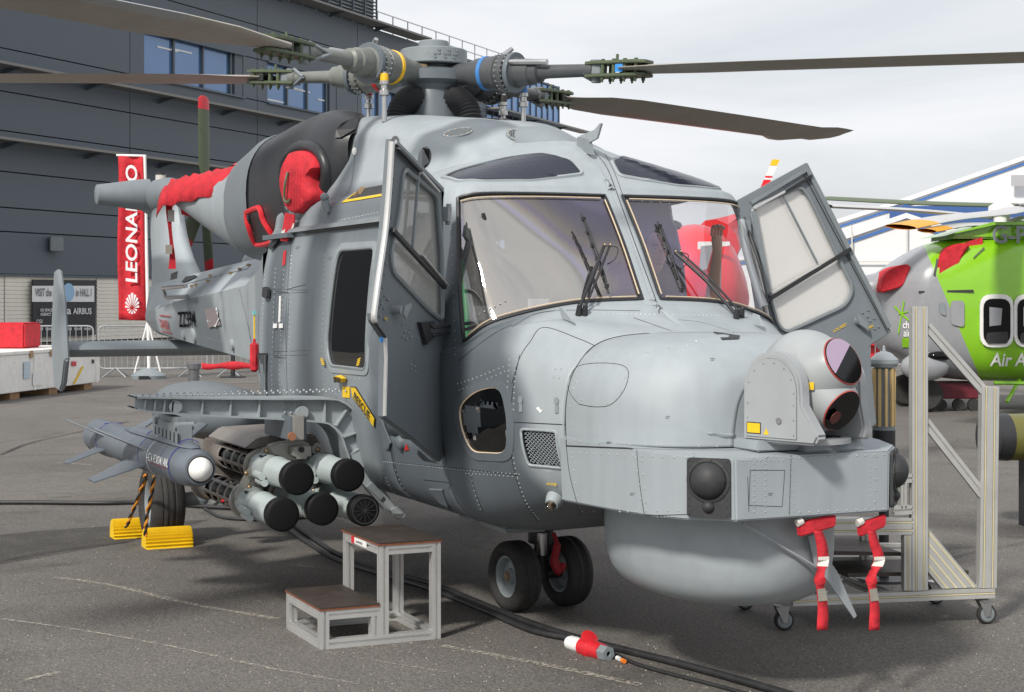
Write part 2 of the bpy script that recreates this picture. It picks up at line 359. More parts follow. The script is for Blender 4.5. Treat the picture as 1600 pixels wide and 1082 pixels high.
def chalkmat(name, col, lo, hi, sc=40, mxf=.7):
    m = bpy.data.materials.new(name); m.use_nodes = True; t = m.node_tree; n = t.nodes; l = t.links; b = n['Principled BSDF']; b.inputs['Base Color'].default_value = (*col, 1); b.inputs['Roughness'].default_value = .9
    ge = n.new('ShaderNodeNewGeometry'); x = n.new('ShaderNodeTexNoise'); x.inputs['Scale'].default_value = sc; x.inputs['Detail'].default_value = 8; x.inputs['Roughness'].default_value = .75; l.new(ge.outputs['Position'], x.inputs[0])
    r = n.new('ShaderNodeMapRange'); r.inputs[1].default_value = lo; r.inputs[2].default_value = hi; r.inputs[3].default_value = 0; r.inputs[4].default_value = mxf; l.new(x.outputs[0], r.inputs[0]); l.new(r.outputs[0], b.inputs['Alpha']); return m
m_chalk = chalkmat('chalk', (.6, .55, .46), .45, .6, 45, .7)
m_crack = chalkmat('tar_seam', (.03, .028, .026), .3, .5, 25, .8)
m_patch = chalkmat('asphalt_patch', (.062, .06, .058), .2, .55, 3, .5)
m_pale = chalkmat('pale_dust', (.3, .28, .25), .35, .7, 6, .55)
k = 0
for pts, wd in [([gp(85, 903), gp(170, 915), gp(300, 945), gp(432, 968)], .05), ([gp(690, 1010), gp(800, 1030), gp(900, 1050), gp(1000, 1072)], .05),
            ([gp(0, 968), gp(120, 985), gp(260, 1010), gp(420, 1045), gp(560, 1070)], .022), ([gp(560, 1030), gp(700, 1052)], .012), ([gp(90, 724), gp(145, 728)], .05),
            ([gp(400, 880), gp(520, 890)], .012), ([gp(40, 1064), gp(95, 1052)], .04)]:
    strip(pts, wd, .004+.0004*k).build('painted_line', m_chalk, kind='structure', recalc=False); k += 1
for pts, wd in [([gp(0, 878), gp(90, 862), gp(200, 848)], .02), ([gp(0, 712), gp(60, 690), gp(200, 660)], .03), ([gp(1420, 905), gp(1500, 870), gp(1600, 850)], .012)]:
    strip(pts, wd, .008+.0004*k).build('tar_seam', m_crack, kind='structure', recalc=False); k += 1
pt = MB(); pt.add([V(*(gp(u, v).to_2d()), .0025) for u, v in [(-60, 893), (200, 848), (330, 812), (60, 830), (-60, 842)]], [(0, 1, 2, 3, 4)]); pt.build('asphalt_patch', m_patch, kind='structure', recalc=False)
pt = MB(); pt.add([V(*(gp(u, v).to_2d()), .0022) for u, v in [(-60, 790), (300, 760), (420, 720), (0, 745), (-60, 760)]], [(0, 1, 2, 3, 4)]); pt.build('asphalt_patch', m_pale, kind='structure', recalc=False)
# pale pebbles scattered on the asphalt
pb = MB()
for i in range(1500):
    u = rnd.uniform(0, 1600); v = rnd.uniform(690, 1082); q = gp(u, v); r = rnd.uniform(.002, .0048)
    pb.add([q+V(r, 0, 0), q+V(-r*.5, r*.8, 0), q+V(-r*.6, -r*.8, 0), q+V(0, 0, r)], [(0, 1, 3), (1, 2, 3), (2, 0, 3)])
pb.build('gravel', mat('grit', (.42, .39, .33), .9, var=.3, vs=30), kind='stuff', label='pale grit scattered over the asphalt')
# ---------------------------------------------------------------- lettering
def text(name, s, o, right, up, size, m, par, align='LEFT', width=None, proj=None, lift=.004, ext=.0, shear=0., yal='BOTTOM', **props):
    cu = bpy.data.curves.new(name, 'FONT'); cu.body = s; cu.size = 1; cu.align_x = 'LEFT'; cu.align_y = 'BOTTOM_BASELINE'; cu.shear = shear; cu.resolution_u = 3; cu.offset = .02
    ob = bpy.data.objects.new(name, cu); C.objects.link(ob)
    bpy.context.view_layer.update()
    me = bpy.data.meshes.new_from_object(ob.evaluated_get(bpy.context.evaluated_depsgraph_get()))
    C.objects.unlink(ob); bpy.data.objects.remove(ob)
    xs = [v.co.x for v in me.vertices]; x0, x1 = min(xs), max(xs); hgt = .72
    o = Vector(o); right = Vector(right).normalized(); up = Vector(up).normalized(); nr = right.cross(up).normalized()
    sx = (width/(x1-x0)) if width else size/hgt; sy = size/hgt
    ofx = -(x0+x1)/2 if align == 'CENTER' else -x0
    mb = MB(); vs = []
    for v in me.vertices:
        p = o+right*((v.co.x+ofx)*sx)+up*(v.co.y*sy)+nr*lift
        if proj is not None:
            h = proj.ray_cast(p+nr*.5, -nr, 1.2)
            if h[0] is not None: p = h[0]+nr*lift
        vs.append(p)
    mb.add(vs, [tuple(pp.vertices) for pp in me.polygons]); bpy.data.meshes.remove(me)
    return mb.build(name, m, par, recalc=False, **props)
# ================================================================ MAIN HELICOPTER
heli = thing('military_helicopter', 'large grey military helicopter with open cockpit doors and a camera ball on its nose', 'helicopter', (-.3, 0, 0))
def loft(rows, nu, nv):
    """rows: list of ribs, each list of (x,h,z), h=|y|; returns dense grid of rows"""
    R1 = [crspline(r, nu) for r in rows]
    cols = [crspline([R1[i][j] for i in range(len(R1))], nv) for j in range(len(R1[0]))]
    G = [[cols[j][i] for j in range(len(cols))] for i in range(len(cols[0]))]
    for r in G:
        for p in r:
            if p.y < 0: p.y = 0
    return G
def both(G, skip=None):
    """mirrored mesh from half grid; skip(i,j)->True leaves the quad out"""
    mb = MB()
    for sgn in (1, -1):
        m = len(G[0]); vs = [V(p.x, p.y*sgn, p.z) for r in G for p in r]; fs = []
        for i in range(len(G)-1):
            for j in range(m-1):
                if skip and skip(i, j): continue
                q = (i*m+j, i*m+j+1, (i+1)*m+j+1, (i+1)*m+j)
                fs.append(q if sgn > 0 else q[::-1])
        mb.add(vs, fs)
    return mb
# --- forward fuselage ribs: hinge post -> front
ribs = [
 [(.78, 0, .56), (.95, 0, .575), (1.1, 0, .61), (1.3, 0, .67), (1.45, 0, .73), (1.62, 0, .79)],
 [(.78, .50, .565), (.95, .48, .58), (1.1, .45, .615), (1.3, .41, .68), (1.45, .37, .74), (1.62, .34, .795)],
 [(.78, .80, .68), (.95, .77, .695), (1.1, .73, .72), (1.3, .66, .76), (1.45, .60, .79), (1.62, .55, .82)],
 [(.78, .90, 1.0), (.95, .885, 1.0), (1.1, .855, 1.0), (1.3, .79, 1.0), (1.45, .72, 1.0), (1.62, .65, 1.0)],
 [(.78, .935, 1.25), (.95, .915, 1.25), (1.1, .88, 1.25), (1.3, .80, 1.24), (1.45, .735, 1.23), (1.62, .66, 1.22)],
 [(.79, .935, 1.40), (.96, .91, 1.42), (1.12, .85, 1.44), (1.32, .75, 1.43), (1.46, .68, 1.42), (1.62, .60, 1.39)],
 [(.79, .93, 1.43), (.97, .89, 1.462), (1.12, .79, 1.53), (1.31, .60, 1.57), (1.44, .50, 1.56), (1.61, .36, 1.52)],
 [(.79, .928, 1.435), (.967, .885, 1.468), (1.12, .78, 1.545), (1.29, .50, 1.60), (1.42, .2, 1.58), (1.61, 0, 1.54)],
 [(.79, .925, 1.44), (.965, .88, 1.475), (1.10, .77, 1.565), (1.24, .42, 1.645), (1.28, .05, 1.655), (1.40, 0, 1.59)],
 [(.79, .92, 1.45), (.96, .865, 1.49), (1.085, .755, 1.59), (1.20, .42, 1.67), (1.225, .05, 1.69), (1.23, 0, 1.69)],
 [(.74, .885, 1.82), (.865, .85, 1.85), (.955, .74, 1.90), (1.02, .42, 1.95), (1.035, .05, 1.965), (1.035, 0, 1.965)],
 [(.66, .845, 2.15), (.735, .80, 2.18), (.79, .70, 2.20), (.83, .42, 2.205), (.84, .05, 2.205), (.84, 0, 2.205)],
 [(.58, .815, 2.225), (.66, .775, 2.245), (.71, .68, 2.265), (.76, .42, 2.27), (.75, .05, 2.29), (.75, 0, 2.295)],
 [(.36, .815, 2.245), (.40, .77, 2.29), (.41, .66, 2.34), (.44, .42, 2.40), (.46, .12, 2.475), (.46, 0, 2.49)],
 [(.0, .835, 2.23), (.0, .78, 2.29), (.0, .68, 2.34), (0, .45, 2.42), (0, .15, 2.545), (0, 0, 2.57)]]
NU, NV = 8, 8
G = loft(ribs, NU, NV)
def wskip(i, j): return 9*NV <= i < 11*NV and NU <= j < 4*NU
# reorganise: windscreen quads out, then window polygons are cut with planes
A = both(G, wskip)
glassA = {1: MB(), -1: MB()}
for sgn in (1, -1):
    rows = [[V(G[i][j].x-.006, G[i][j].y*sgn*.995, G[i][j].z) for j in range(NU, 4*NU+1)] for i in range(9*NV, 11*NV+1)]
    glassA[sgn].grid(rows)
# --- cabin ribs in x: each row is a station, points belly -> roof
def cab(x, w=1., top=True, zb=.56):
    b = [(x, 0, zb), (x, .50*w, zb+.005), (x, .80*w, zb+.12), (x, .90*w, 1.0)]
    t = [(x, .935*w, 1.25), (x, .94*w, 1.5), (x, .91*w, 1.85), (x, .865*w, 2.06), (x, .86*w, 2.10), (x, .835*w, 2.14), (x, .78*w, 2.28), (x, .5*w, 2.36), (x, 0, 2.4)]
    return b+t
rc = [cab(x) for x in (0, -.6, -1.2, -1.8)]+[cab(-2.22, .995, zb=.66), cab(-2.32, .985, zb=.7)]
Gc = loft(rc, 5, 5)
# sharpen: rows are x stations here
Bb = both(Gc)
# under-door strip
rs = [[(x, 0, .56), (x, .50, .565), (x, .80, .68), (x, .90, 1.0)] for x in (.78, .4, 0)]
Gs = loft(rs, 5, 6); 
Bs = both(Gs, lambda i, j: j >= 17)
# rear taper bay and boom
def hexs(x, wt, zt, ws, zs, wl, zl, zb):
    return [(x, 0, zb), (x, wl*.6, zb+.01), (x, wl, zl), (x, (wl+ws)/2+.01, (zl+zs)/2), (x, ws, zs), (x, wt, zt), (x, 0, zt+.02)]
st = [hexs(-2.32, .60, 2.2, .90, 1.98, .88, .98, .72), hexs(-2.9, .5, 2.15, .76, 1.9, .74, 1.06, .9), hexs(-3.95, .28, 2.04, .57, 1.79, .50, 1.22, 1.16),
      hexs(-5.6, .24, 1.98, .46, 1.72, .40, 1.26, 1.2), hexs(-7.4, .19, 1.91, .34, 1.65, .29, 1.31, 1.26), hexs(-9.0, .14, 1.84, .22, 1.56, .18, 1.37, 1.31), hexs(-9.5, .10, 1.82, .15, 1.5, .12, 1.42, 1.37)]
def linloft(st, n):
    out = []
    for a, b in zip(st[:-1], st[1:]):
        for k in range(n): out.append([Vector(p).lerp(Vector(q), k/n) for p, q in zip(a, b)])
    out.append([Vector(p) for p in st[-1]])
    res = []
    for r in out:
        q = []
        for a, b in zip(r[:-1], r[1:]): q += [a, a.lerp(b, .12), a.lerp(b, .5), a.lerp(b, .88)]
        res.append(q+[r[-1]])
    return res
Gt = linloft(st, 8)
Bt = both(Gt)
# cowling over gearbox
def cw(x, c, s, m, b): return [(x, 0, c), (x, s[0]*.55, c-.004), (x, s[0], s[1]), (x, (s[0]+m[0])/2+.03, (s[1]+m[1])/2+.03), (x, m[0], m[1]), (x, b[0], b[1])]
rw = [cw(.20, 2.36, (.22, 2.35), (.42, 2.32), (.60, 2.28)), cw(.10, 2.48, (.26, 2.45), (.47, 2.37), (.65, 2.29)), cw(-.04, 2.585, (.31, 2.535), (.52, 2.41), (.70, 2.29)), cw(-.24, 2.665, (.35, 2.60), (.56, 2.45), (.73, 2.28)), cw(-.5, 2.715, (.38, 2.655), (.59, 2.49), (.74, 2.27)), cw(-.85, 2.755, (.42, 2.71), (.60, 2.53), (.75, 2.26)),
      cw(-1.4, 2.83, (.47, 2.79), (.61, 2.56), (.77, 2.24)), cw(-2.0, 2.87, (.48, 2.84), (.60, 2.58), (.80, 2.18)), cw(-2.6, 2.88, (.44, 2.84), (.5, 2.5), (.7, 2.15)), cw(-3.3, 2.78, (.35, 2.72), (.4, 2.4), (.6, 2.1)), cw(-3.9, 2.45, (.3, 2.4), (.35, 2.2), (.5, 2.0))]
Gw = loft(rw, 5, 6)
Bw = both(Gw)
# --- window cutting
def cutwin(bm, poly, ia, ib, ok, glassmb, rad=.06, seg=4, inset=.006):
    poly = [Vector((a, b)) for a, b in poly]
    ar = sum(poly[i-1].x*poly[i].y-poly[i].x*poly[i-1].y for i in range(len(poly)))
    if ar < 0: poly = poly[::-1]
    rp = [Vector((p[0], p[1])) for p in round_poly([Vector((p.x, p.y, 0)) for p in poly], rad, seg)]
    x0 = min(p.x for p in rp)-.12; x1 = max(p.x for p in rp)+.12; y0 = min(p.y for p in rp)-.12; y1 = max(p.y for p in rp)+.12
    n = len(rp)
    for i in range(n):
        a, b = rp[i], rp[(i+1) % n]
        if (b-a).length < 1e-4: continue
        co = V(0, 0, 0); co[ia], co[ib] = a.x, a.y; no = V(0, 0, 0); no[ia], no[ib] = (b-a).y, -(b-a).x
        fs = [f for f in bm.faces if ok(f.calc_center_median()) and x0 < f.calc_center_median()[ia] < x1 and y0 < f.calc_center_median()[ib] < y1]
        ge = set(fs)
        for f in fs: ge |= set(f.edges) | set(f.verts)
        bmesh.ops.bisect_plane(bm, geom=list(ge), dist=1e-5, plane_co=co, plane_no=no.normalized())
    def inside(c):
        for i in range(n):
            a, b = rp[i], rp[(i+1) % n]
            if (b.x-a.x)*(c[ib]-a.y)-(b.y-a.y)*(c[ia]-a.x) < -1e-6: return False
        return True
    dl = [f for f in bm.faces if ok(f.calc_center_median()) and inside(f.calc_center_median())]
    if glassmb is not None:
        for f in dl: glassmb.add([v.co-f.normal*inset for v in f.verts], [tuple(range(len(f.verts)))])
    # rim loop
    ed = {}
    for f in dl:
        for e in f.edges: ed[e] = ed.get(e, 0)+1
    segs = [(e.verts[0].co.copy(), e.verts[1].co.copy()) for e, c in ed.items() if c == 1]
    bmesh.ops.delete(bm, geom=dl, context='FACES')
    loop = list(segs.pop(0)) if segs else []
    while segs:
        for i, (a, b) in enumerate(segs):
            if (a-loop[-1]).length < 1e-4: loop.append(b); segs.pop(i); break
            if (b-loop[-1]).length < 1e-4: loop.append(a); segs.pop(i); break
        else: break
    if len(loop) > 2 and (loop[0]-loop[-1]).length < 1e-4: loop.pop()
    return loop
def tobm(mb):
    me = bpy.data.meshes.new('t'); me.from_pydata([tuple(p) for p in mb.v], [], mb.f); bm = bmesh.new(); bm.from_mesh(me); bpy.data.meshes.remove(me)
    bmesh.ops.remove_doubles(bm, verts=bm.verts, dist=1e-4); bmesh.ops.recalc_face_normals(bm, faces=bm.faces); return bm
def shell(bm, name, par, thick=.018, sharp=35):
    off = Vector(par['_o']); full = [v.co.copy() for v in bm.verts]; ff = [[v.index for v in f.verts] for f in bm.faces]
    for v in bm.verts: v.co -= off
    me = bpy.data.meshes.new(name); bm.to_mesh(me); bm.free(); me.shade_smooth(); me.set_sharp_from_angle(angle=math.radians(sharp))
    o = bpy.data.objects.new(name, me); C.objects.link(o); o.parent = par; o['_o'] = off; me.materials.append(CAMO); paint(o)
    if thick:
        md = o.modifiers.new('shell', 'SOLIDIFY'); md.thickness = thick; md.offset = -1; md.use_rim = True; md.use_quality_normals = False
    return o
allv = []
def bvh_of(mbs):
    v = []; f = []
    for m in mbs:
        o = len(v); v += m.v; f += [tuple(i+o for i in q) for q in m.f]
    return BVHTree.FromPolygons(v, f)
Afull = both(G)   # with windscreen, for projection
bmA = tobm(A); bmB = tobm(Bb)
gl = {'eyeS': MB(), 'eyeP': MB(), 'chinS': MB(), 'chinP': MB(), 'cabS': MB(), 'cabP': MB()}
loops = {}
chin = [(1.055, .975), (1.30, .985), (1.325, 1.13), (1.27, 1.295), (1.13, 1.27), (1.0, 1.185), (1.01, 1.07)]
eye = [(.71, -.10), (.755, -.42), (.72, -.66), (.64, -.75), (.40, -.75), (.41, -.5), (.49, -.25), (.60, -.115)]
cabw = [(-.18, 1.31), (-.18, 1.965), (-.80, 1.965), (-.85, 1.42), (-.80, 1.31)]
for sg, t in ((-1, 'S'), (1, 'P')):
    okc = lambda c, sg=sg: c.y*sg > .3 and c.z < 1.5
    loops['chin'+t] = cutwin(bmA, chin, 0, 2, okc, gl['chin'+t], .07)
    loops['eye'+t] = cutwin(bmA, [(a, b*-sg) for a, b in eye], 0, 1, lambda c: c.z > 2.1, gl['eye'+t], .03)
    loops['cab'+t] = cutwin(bmB, cabw, 0, 2, lambda c, sg=sg: c.y*sg > .5, gl['cab'+t], .07)
# nose vent opening (starboard and port)
vent = [(1.39, .94), (1.39, 1.105), (1.58, 1.105), (1.58, .94)]
for sg, t in ((-1, 'S'), (1, 'P')):
    loops['vent'+t] = cutwin(bmA, vent, 0, 2, lambda c, sg=sg: c.y*sg > .3, None, .015, 2)
bvA = bvh_of([Afull, Bs]); bvB = bvh_of([Bb]); bvT = bvh_of([Bt]); 
fwd = shell(bmA, 'cockpit_shell', heli); cabin = shell(bmB, 'cabin_shell', heli); tb = tobm(Bt); boomo = shell(tb, 'tail_boom', heli, 0, 25)
shell(tobm(Bs), 'belly_skin', heli)
for sg in (-1, 1):
    sp_ = MB(); rws = []
    for i in range(13):
        x = -.02+.76*i/12; ztp = 1.56-.54*i/12
        rws.append([V(x, sg*(.90+.035*min(1, (z_-1.0)/.25)+.001), z_) for z_ in [.98+(ztp-.98)*k/6 for k in range(7)]])
    shell(tobm(sp_.grid(rws)), 'door_sill_panel', heli, .015)
cowl = shell(tobm(Bw), 'gearbox_cowling', heli, 0, 45)
for sg, t in ((-1, 'starboard'), (1, 'port')):
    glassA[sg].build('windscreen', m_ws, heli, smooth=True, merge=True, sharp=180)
    k = 'S' if sg < 0 else 'P'
    for kk, nm, mm in (('eye', 'roof_window', mat('roof_glazing', (.016, .02, .034), .16, spec=.25, var=0)), ('chin', 'side_window', m_dk), ('cab', 'cabin_window', m_dk)):
        if not gl[kk+k].f: continue
        if kk == 'eye':
            cv_ = sum(gl[kk+k].v, V(0, 0, 0))/len(gl[kk+k].v)
            gl[kk+k].v = [p+UP*.022*max(0, 1-((p.x-cv_.x)/.24)**2)*max(0, 1-((p.y-cv_.y)/.38)**2)+V(.012, 0, .004) for p in gl[kk+k].v]
        gl[kk+k].build(nm, mm, heli, smooth=True, merge=True, sharp=180)
# windscreen frames, seals
def gpt(i, j, sg, d=0.): p = G[i][j]; return V(p.x+d, p.y*sg, p.z)
for sg in (-1, 1):
    i0, i1, j0, j1 = 9*NV, 11*NV, NU, 4*NU
    lp = [gpt(i0, j, sg, .002) for j in range(j0, j1)]+[gpt(i, j1, sg, .002) for i in range(i0, i1)]+[gpt(i1, j, sg, .002) for j in range(j1, j0, -1)]+[gpt(i, j0, sg, .002) for i in range(i1, i0, -1)]
    MB().tube(lp, .009, 6, closed=True).build('windscreen_seal', m_black, heli, smooth=True)
    q = []
    a, b_ = i0+1, i1-1
    lp2 = [gpt(i0, j, sg, .003)*(1-.07)+gpt(i1, j, sg, .003)*.07 for j in range(j0+2, j1-1)]
    def inn(i, j): 
        p = G[i][j]; return V(p.x+.003, p.y*sg, p.z)
    zz = V(0, 0, .03)
    bot = [inn(i0, j)*.955+inn(i0+NV, j)*.045+V(.004, 0, 0) for j in range(j0+1, j1)]
    top = [inn(i1, j)*.94+inn(i1-NV, j)*.06+V(.004, 0, 0) for j in range(j0+1, j1)]
    ic = [inn(i, j1)*.93+inn(i, j1-4)*.07+V(.004, 0, 0) for i in range(i0+1, i1)]
    MB().tube(bot, .0035, 5).tube(top, .0035, 5).tube(ic, .0035, 5).build('heater_strip', m_seal, heli, smooth=True)
def ring(name, loop, r, m, off=0.):
    if len(loop) > 3: MB().tube(loop, r, 6, closed=True).build(name, m, heli, smooth=True)
for k in ('S', 'P'):
    ring('window_seal', loops['chin'+k], .0045, m_seal); ring('window_seal', loops['eye'+k], .012, m_light); ring('window_seal', loops['cab'+k], .01, m_frame)
    ring('vent_frame', loops['vent'+k], .007, m_light)
    # raised window surrounds
    sgn = -1 if k == 'S' else 1
def offs_loop(loop, d):
    c = sum(loop, V(0, 0, 0))/len(loop); return [p+(p-c).normalized()*d for p in loop]
# vent mesh
for sg in (-1, 1):
    mb = MB(); bk = MB()
    def vp(x, z, din):
        h = bvA.ray_cast(V(x, sg*2, z), V(0, -sg, 0)); return (h[0] if h[0] else V(x, sg*.7, z))+V(0, -sg*din, 0)
    for k in range(-10, 14):
        for dr in (1, -1):
            pts = []
            for t in range(13):
                x = 1.40+.175*t/12; z = 1.022+dr*(x-1.4875)*.85+(k-1.5)*.0175
                if .943 < z < 1.102: pts.append(vp(x, z, .006 if dr > 0 else .009))
            if len(pts) > 1: mb.tube(pts, .0017, 4)
    mb.build('vent_mesh', m_white if 0 else m_light, heli, smooth=True)
    bk.add([vp(1.38, .93, .05), vp(1.59, .93, .05), vp(1.59, 1.115, .05), vp(1.38, 1.115, .05)], [(0, 1, 2, 3)]); bk.build('vent_duct', m_black, heli)
# gutter rail above cabin door
for sg in (-1, 1):
    MB().add([V(.0, sg*.855, 2.10), V(-2.1, sg*.855, 2.10), V(-2.1, sg*.895, 2.10), V(.0, sg*.895, 2.10), V(.0, sg*.85, 2.135), V(-2.1, sg*.85, 2.135), V(-2.1, sg*.885, 2.122), V(.0, sg*.885, 2.122)],
             [(0, 1, 2, 3), (4, 7, 6, 5), (3, 2, 6, 7), (0, 3, 7, 4), (1, 5, 6, 2), (0, 4, 5, 1)]).build('door_rail', m_dark if 0 else m_frame, heli)
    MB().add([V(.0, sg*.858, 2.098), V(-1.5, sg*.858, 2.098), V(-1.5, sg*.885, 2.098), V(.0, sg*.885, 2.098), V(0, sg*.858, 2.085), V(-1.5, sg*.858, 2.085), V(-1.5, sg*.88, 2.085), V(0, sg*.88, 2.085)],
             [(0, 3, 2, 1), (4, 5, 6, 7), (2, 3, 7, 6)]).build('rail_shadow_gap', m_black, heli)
# cabin window surround plate (raised)
def side_pt(bv, x, z, sg, lift=0.):
    h = bv.ray_cast(V(x, sg*2.5, z), V(0, -sg, 0))
    return (h[0]+V(0, sg*lift, 0)) if h[0] else V(x, sg*.9, z)
def side_ring(bv, poly, d, rad, sg, name, m, lift=.006, seg=4):
    c = sum((V(a, b, 0) for a, b in poly), V(0, 0, 0))/len(poly)
    ri = round_poly([V(a, b, 0) for a, b in poly], rad, seg)
    ro = [p+(p-c).normalized()*d for p in ri]; n = len(ri); mb = MB()
    I = [side_pt(bv, p.x, p.y, sg, lift) for p in ri]; O = [side_pt(bv, p.x, p.y, sg, lift) for p in ro]; O2 = [side_pt(bv, p.x, p.y, sg, -.004) for p in ro]; I2 = [side_pt(bv, p.x, p.y, sg, -.02) for p in ri]
    mb.add(O+I+O2+I2, [f for k in range(n) for f in ((k, (k+1) % n, n+(k+1) % n, n+k), (k, 2*n+k, 2*n+(k+1) % n, (k+1) % n), (n+k, n+(k+1) % n, 3*n+(k+1) % n, 3*n+k))])
    return mb.build(name, m, heli, smooth=True, sharp=30)
for sg in (-1, 1):
    camoconst(side_ring(bvB, [(a, b) for a, b in cabw], .045, .07, sg, 'window_surround', CAMO), .25)
    camoconst(side_ring(bvA, chin, .04, .07, sg, 'window_surround', CAMO), .95)
# --- nose: cover, box, radome
cover_st = []
def cs_(x, w, zt, zb=1.075, sh=.5):
    # half section from centre top to side bottom
    return [(x, 0, zt), (x, w*.38, zt-.008), (x, w*.68, zt-.04), (x, w*.88, zt-.12), (x, w*.985, zt-.24), (x, w, zb+.06), (x, w*1.0, zb)]
rn = [cs_(1.605, .655, 1.54), cs_(1.72, .65, 1.545), cs_(1.9, .62, 1.54), cs_(2.05, .555, 1.52), cs_(2.17, .46, 1.47), cs_(2.24, .34, 1.40), cs_(2.27, .2, 1.36)]
Gn = loft(rn, 6, 8)
mbn = both(Gn)
# close the front of the cover
last = Gn[-1]; 
ov = shell(tobm(mbn), 'nose_cover', heli, .01, 60)
fr = MB(); front = [V(p.x, p.y, p.z) for p in last]; fr.add(front+[V(p.x, -p.y, p.z) for p in reversed(front)], [tuple(range(2*len(front)))]); camoconst(fr.build('cover_front', CAMO, heli), 0)
bvN = bvh_of([mbn])
# lower nose box with chamfered corners
plan = [(1.60, .672), (1.75, .655), (1.98, .635), (2.2, .60), (2.405, .52), (2.555, .375)]
ztop = [1.085, 1.083, 1.078, 1.072, 1.066, 1.06]; zbot = [.80, .80, .802, .804, .806, .81]
pb_ = MB(); half = [V(x, y, 0) for x, y in plan]; out = half+[V(p.x, -p.y, 0) for p in reversed(half)]
zt = ztop+ztop[::-1]; zb = zbot+zbot[::-1]; n = len(out)
T = [V(p.x, p.y, zt[i]) for i, p in enumerate(out)]; B = [V(p.x-(.0 if 1 else 0), p.y*.985, zb[i]) for i, p in enumerate(out)]
pb_.add(T+B, [(i, i+1, n+i+1, n+i) for i in range(n-1)]+[tuple(range(n)), tuple(range(2*n-1, n-1, -1))])
bx = pb_.build('nose_box', CAMO, heli, bevel=.007); camoconst(bx, .04); bx.data.shade_smooth(); bx.data.set_sharp_from_angle(angle=math.radians(30))
bvX = bvh_of([pb_])
# radome
rad = MB(); prof = []
L = []
for k in range(13):
    a = k/12*math.pi/2; L.append((math.sin(a), math.cos(a)))
rows = []
for (r_, z_) in [(0, .375), (.25, .376), (.45, .380), (.62, .39), (.76, .408), (.87, .44), (.94, .485), (.98, .54), (1., .62), (1., .72), (.99, .82)]:
    row = []
    for k in range(49):
        a = 2*math.pi*k/48; ca, sa = math.cos(a), math.sin(a); e = .9
        row.append(V(1.80+.63*r_*math.copysign(abs(ca)**e, ca), .425*r_*math.copysign(abs(sa)**e, sa), z_))
    rows.append(row)
rad.grid(rows).build('radar_radome', m_light, heli, smooth=True, merge=True, sharp=60)
# dome sensor plates
for sg in (-1, 1):
    a = V(2.405, sg*.52, 0); b = V(2.555, sg*.375, 0); t = (b-a).normalized(); nn = V(t.y*-sg*-1, -t.x*-1, 0); nn = V(.66, sg*.75, 0).normalized(); nn = (nn-t*nn.dot(t)).normalized()
    c = (a+b)/2; c.z = .94; hw = .088; hh = .118
    poly = round_poly([c+t*sx*hw+UP*sz*hh+nn*.001 for sx, sz in ((-1, -1), (1, -1), (1, 1), (-1, 1))], .015, 3)
    pl = MB().prism(poly, nn*.012).build('sensor_plate', m_rub, heli)
    MB().sphere(c+UP*.03+nn*.004, .076, (1, 1, .85), 28, 14, (t, UP, nn)).build('sensor_dome', m_rub, pl, smooth=True)
    MB().lathe([(0, .088), (.006, .088), (.008, .076), (0, .076)], c+UP*.03+nn*.012, nn, 32).build('dome_flange', m_rub, pl, smooth=True)
    MB().sphere(c-UP*.075+nn*.008, .026, (1, 1, 1), 20, 10, (t, UP, nn)).build('small_dome', m_rub, pl, smooth=True)
    bt = MB()
    for k in range(9):
        q = 2*math.pi*k/9; bt.sphere(c+UP*(.03+.083*math.sin(q))+t*(.083*math.cos(q))+nn*.018, .004, seg=6, rg=4)
    for sx in (-1, 1):
        for sz in (-.9, -.62, -.38, .9): bt.sphere(c+t*sx*hw*.88+UP*sz*hh+nn*.013, .004, seg=6, rg=4)
    bt.build('bolt_heads', m_rub, pl, smooth=True, kind='stuff')
# rivets and panel seams
riv = MB(); 
def rivet(p, nr, r=.0042):
    nr = nr.normalized(); t = nr.orthogonal().normalized(); b = nr.cross(t); o = p+nr*.0002
    vs = [o+(t*math.cos(a)+b*math.sin(a))*r for a in [k*math.pi/3 for k in range(6)]]+[o+(t*math.cos(a)+b*math.sin(a))*r*.55+nr*r*.5 for a in [k*math.pi/3 for k in range(6)]]
    riv.add(vs, [(k, (k+1) % 6, 6+(k+1) % 6, 6+k) for k in range(6)]+[tuple(range(6, 12))])
BV = [bvA, bvB, bvT, bvN, bvX, bvh_of([Bw])]
def hit(u, v, bvs=None):
    d = ray(u, v).normalized(); best = None
    for b in (bvs or BV):
        h = b.ray_cast(CAM, d)
        if h[0] is not None and (best is None or h[3] < best[2]):
            nr = h[1] if h[1].dot(d) < 0 else -h[1]; best = (h[0], nr, h[3])
    return best
def path(uv, step=6., smooth=True):
    pts = crspline([V(a, b, 0) for a, b in uv], 12) if smooth and len(uv) > 2 else [V(a, b, 0) for a, b in uv]
    out = [pts[0]]; 
    for a, b in zip(pts[:-1], pts[1:]):
        n = max(1, int((b-a).length/step)); out += [a.lerp(b, (k+1)/n) for k in range(n)]
    return out
def mirr(p): return V(p.x, -p.y, p.z)
def rivline(uv, pitch=.028, r=.0048, smooth=True, both_=False, bvs=None):
    last = None
    for q in path(uv, .7, smooth):
        h = hit(q.x, q.y, bvs)
        if h is None: continue
        if last is None or (h[0]-last).length >= pitch:
            rivet(h[0], h[1], r); last = h[0]
            if both_: rivet(mirr(h[0]), mirr(h[1]), r)
seam = MB()
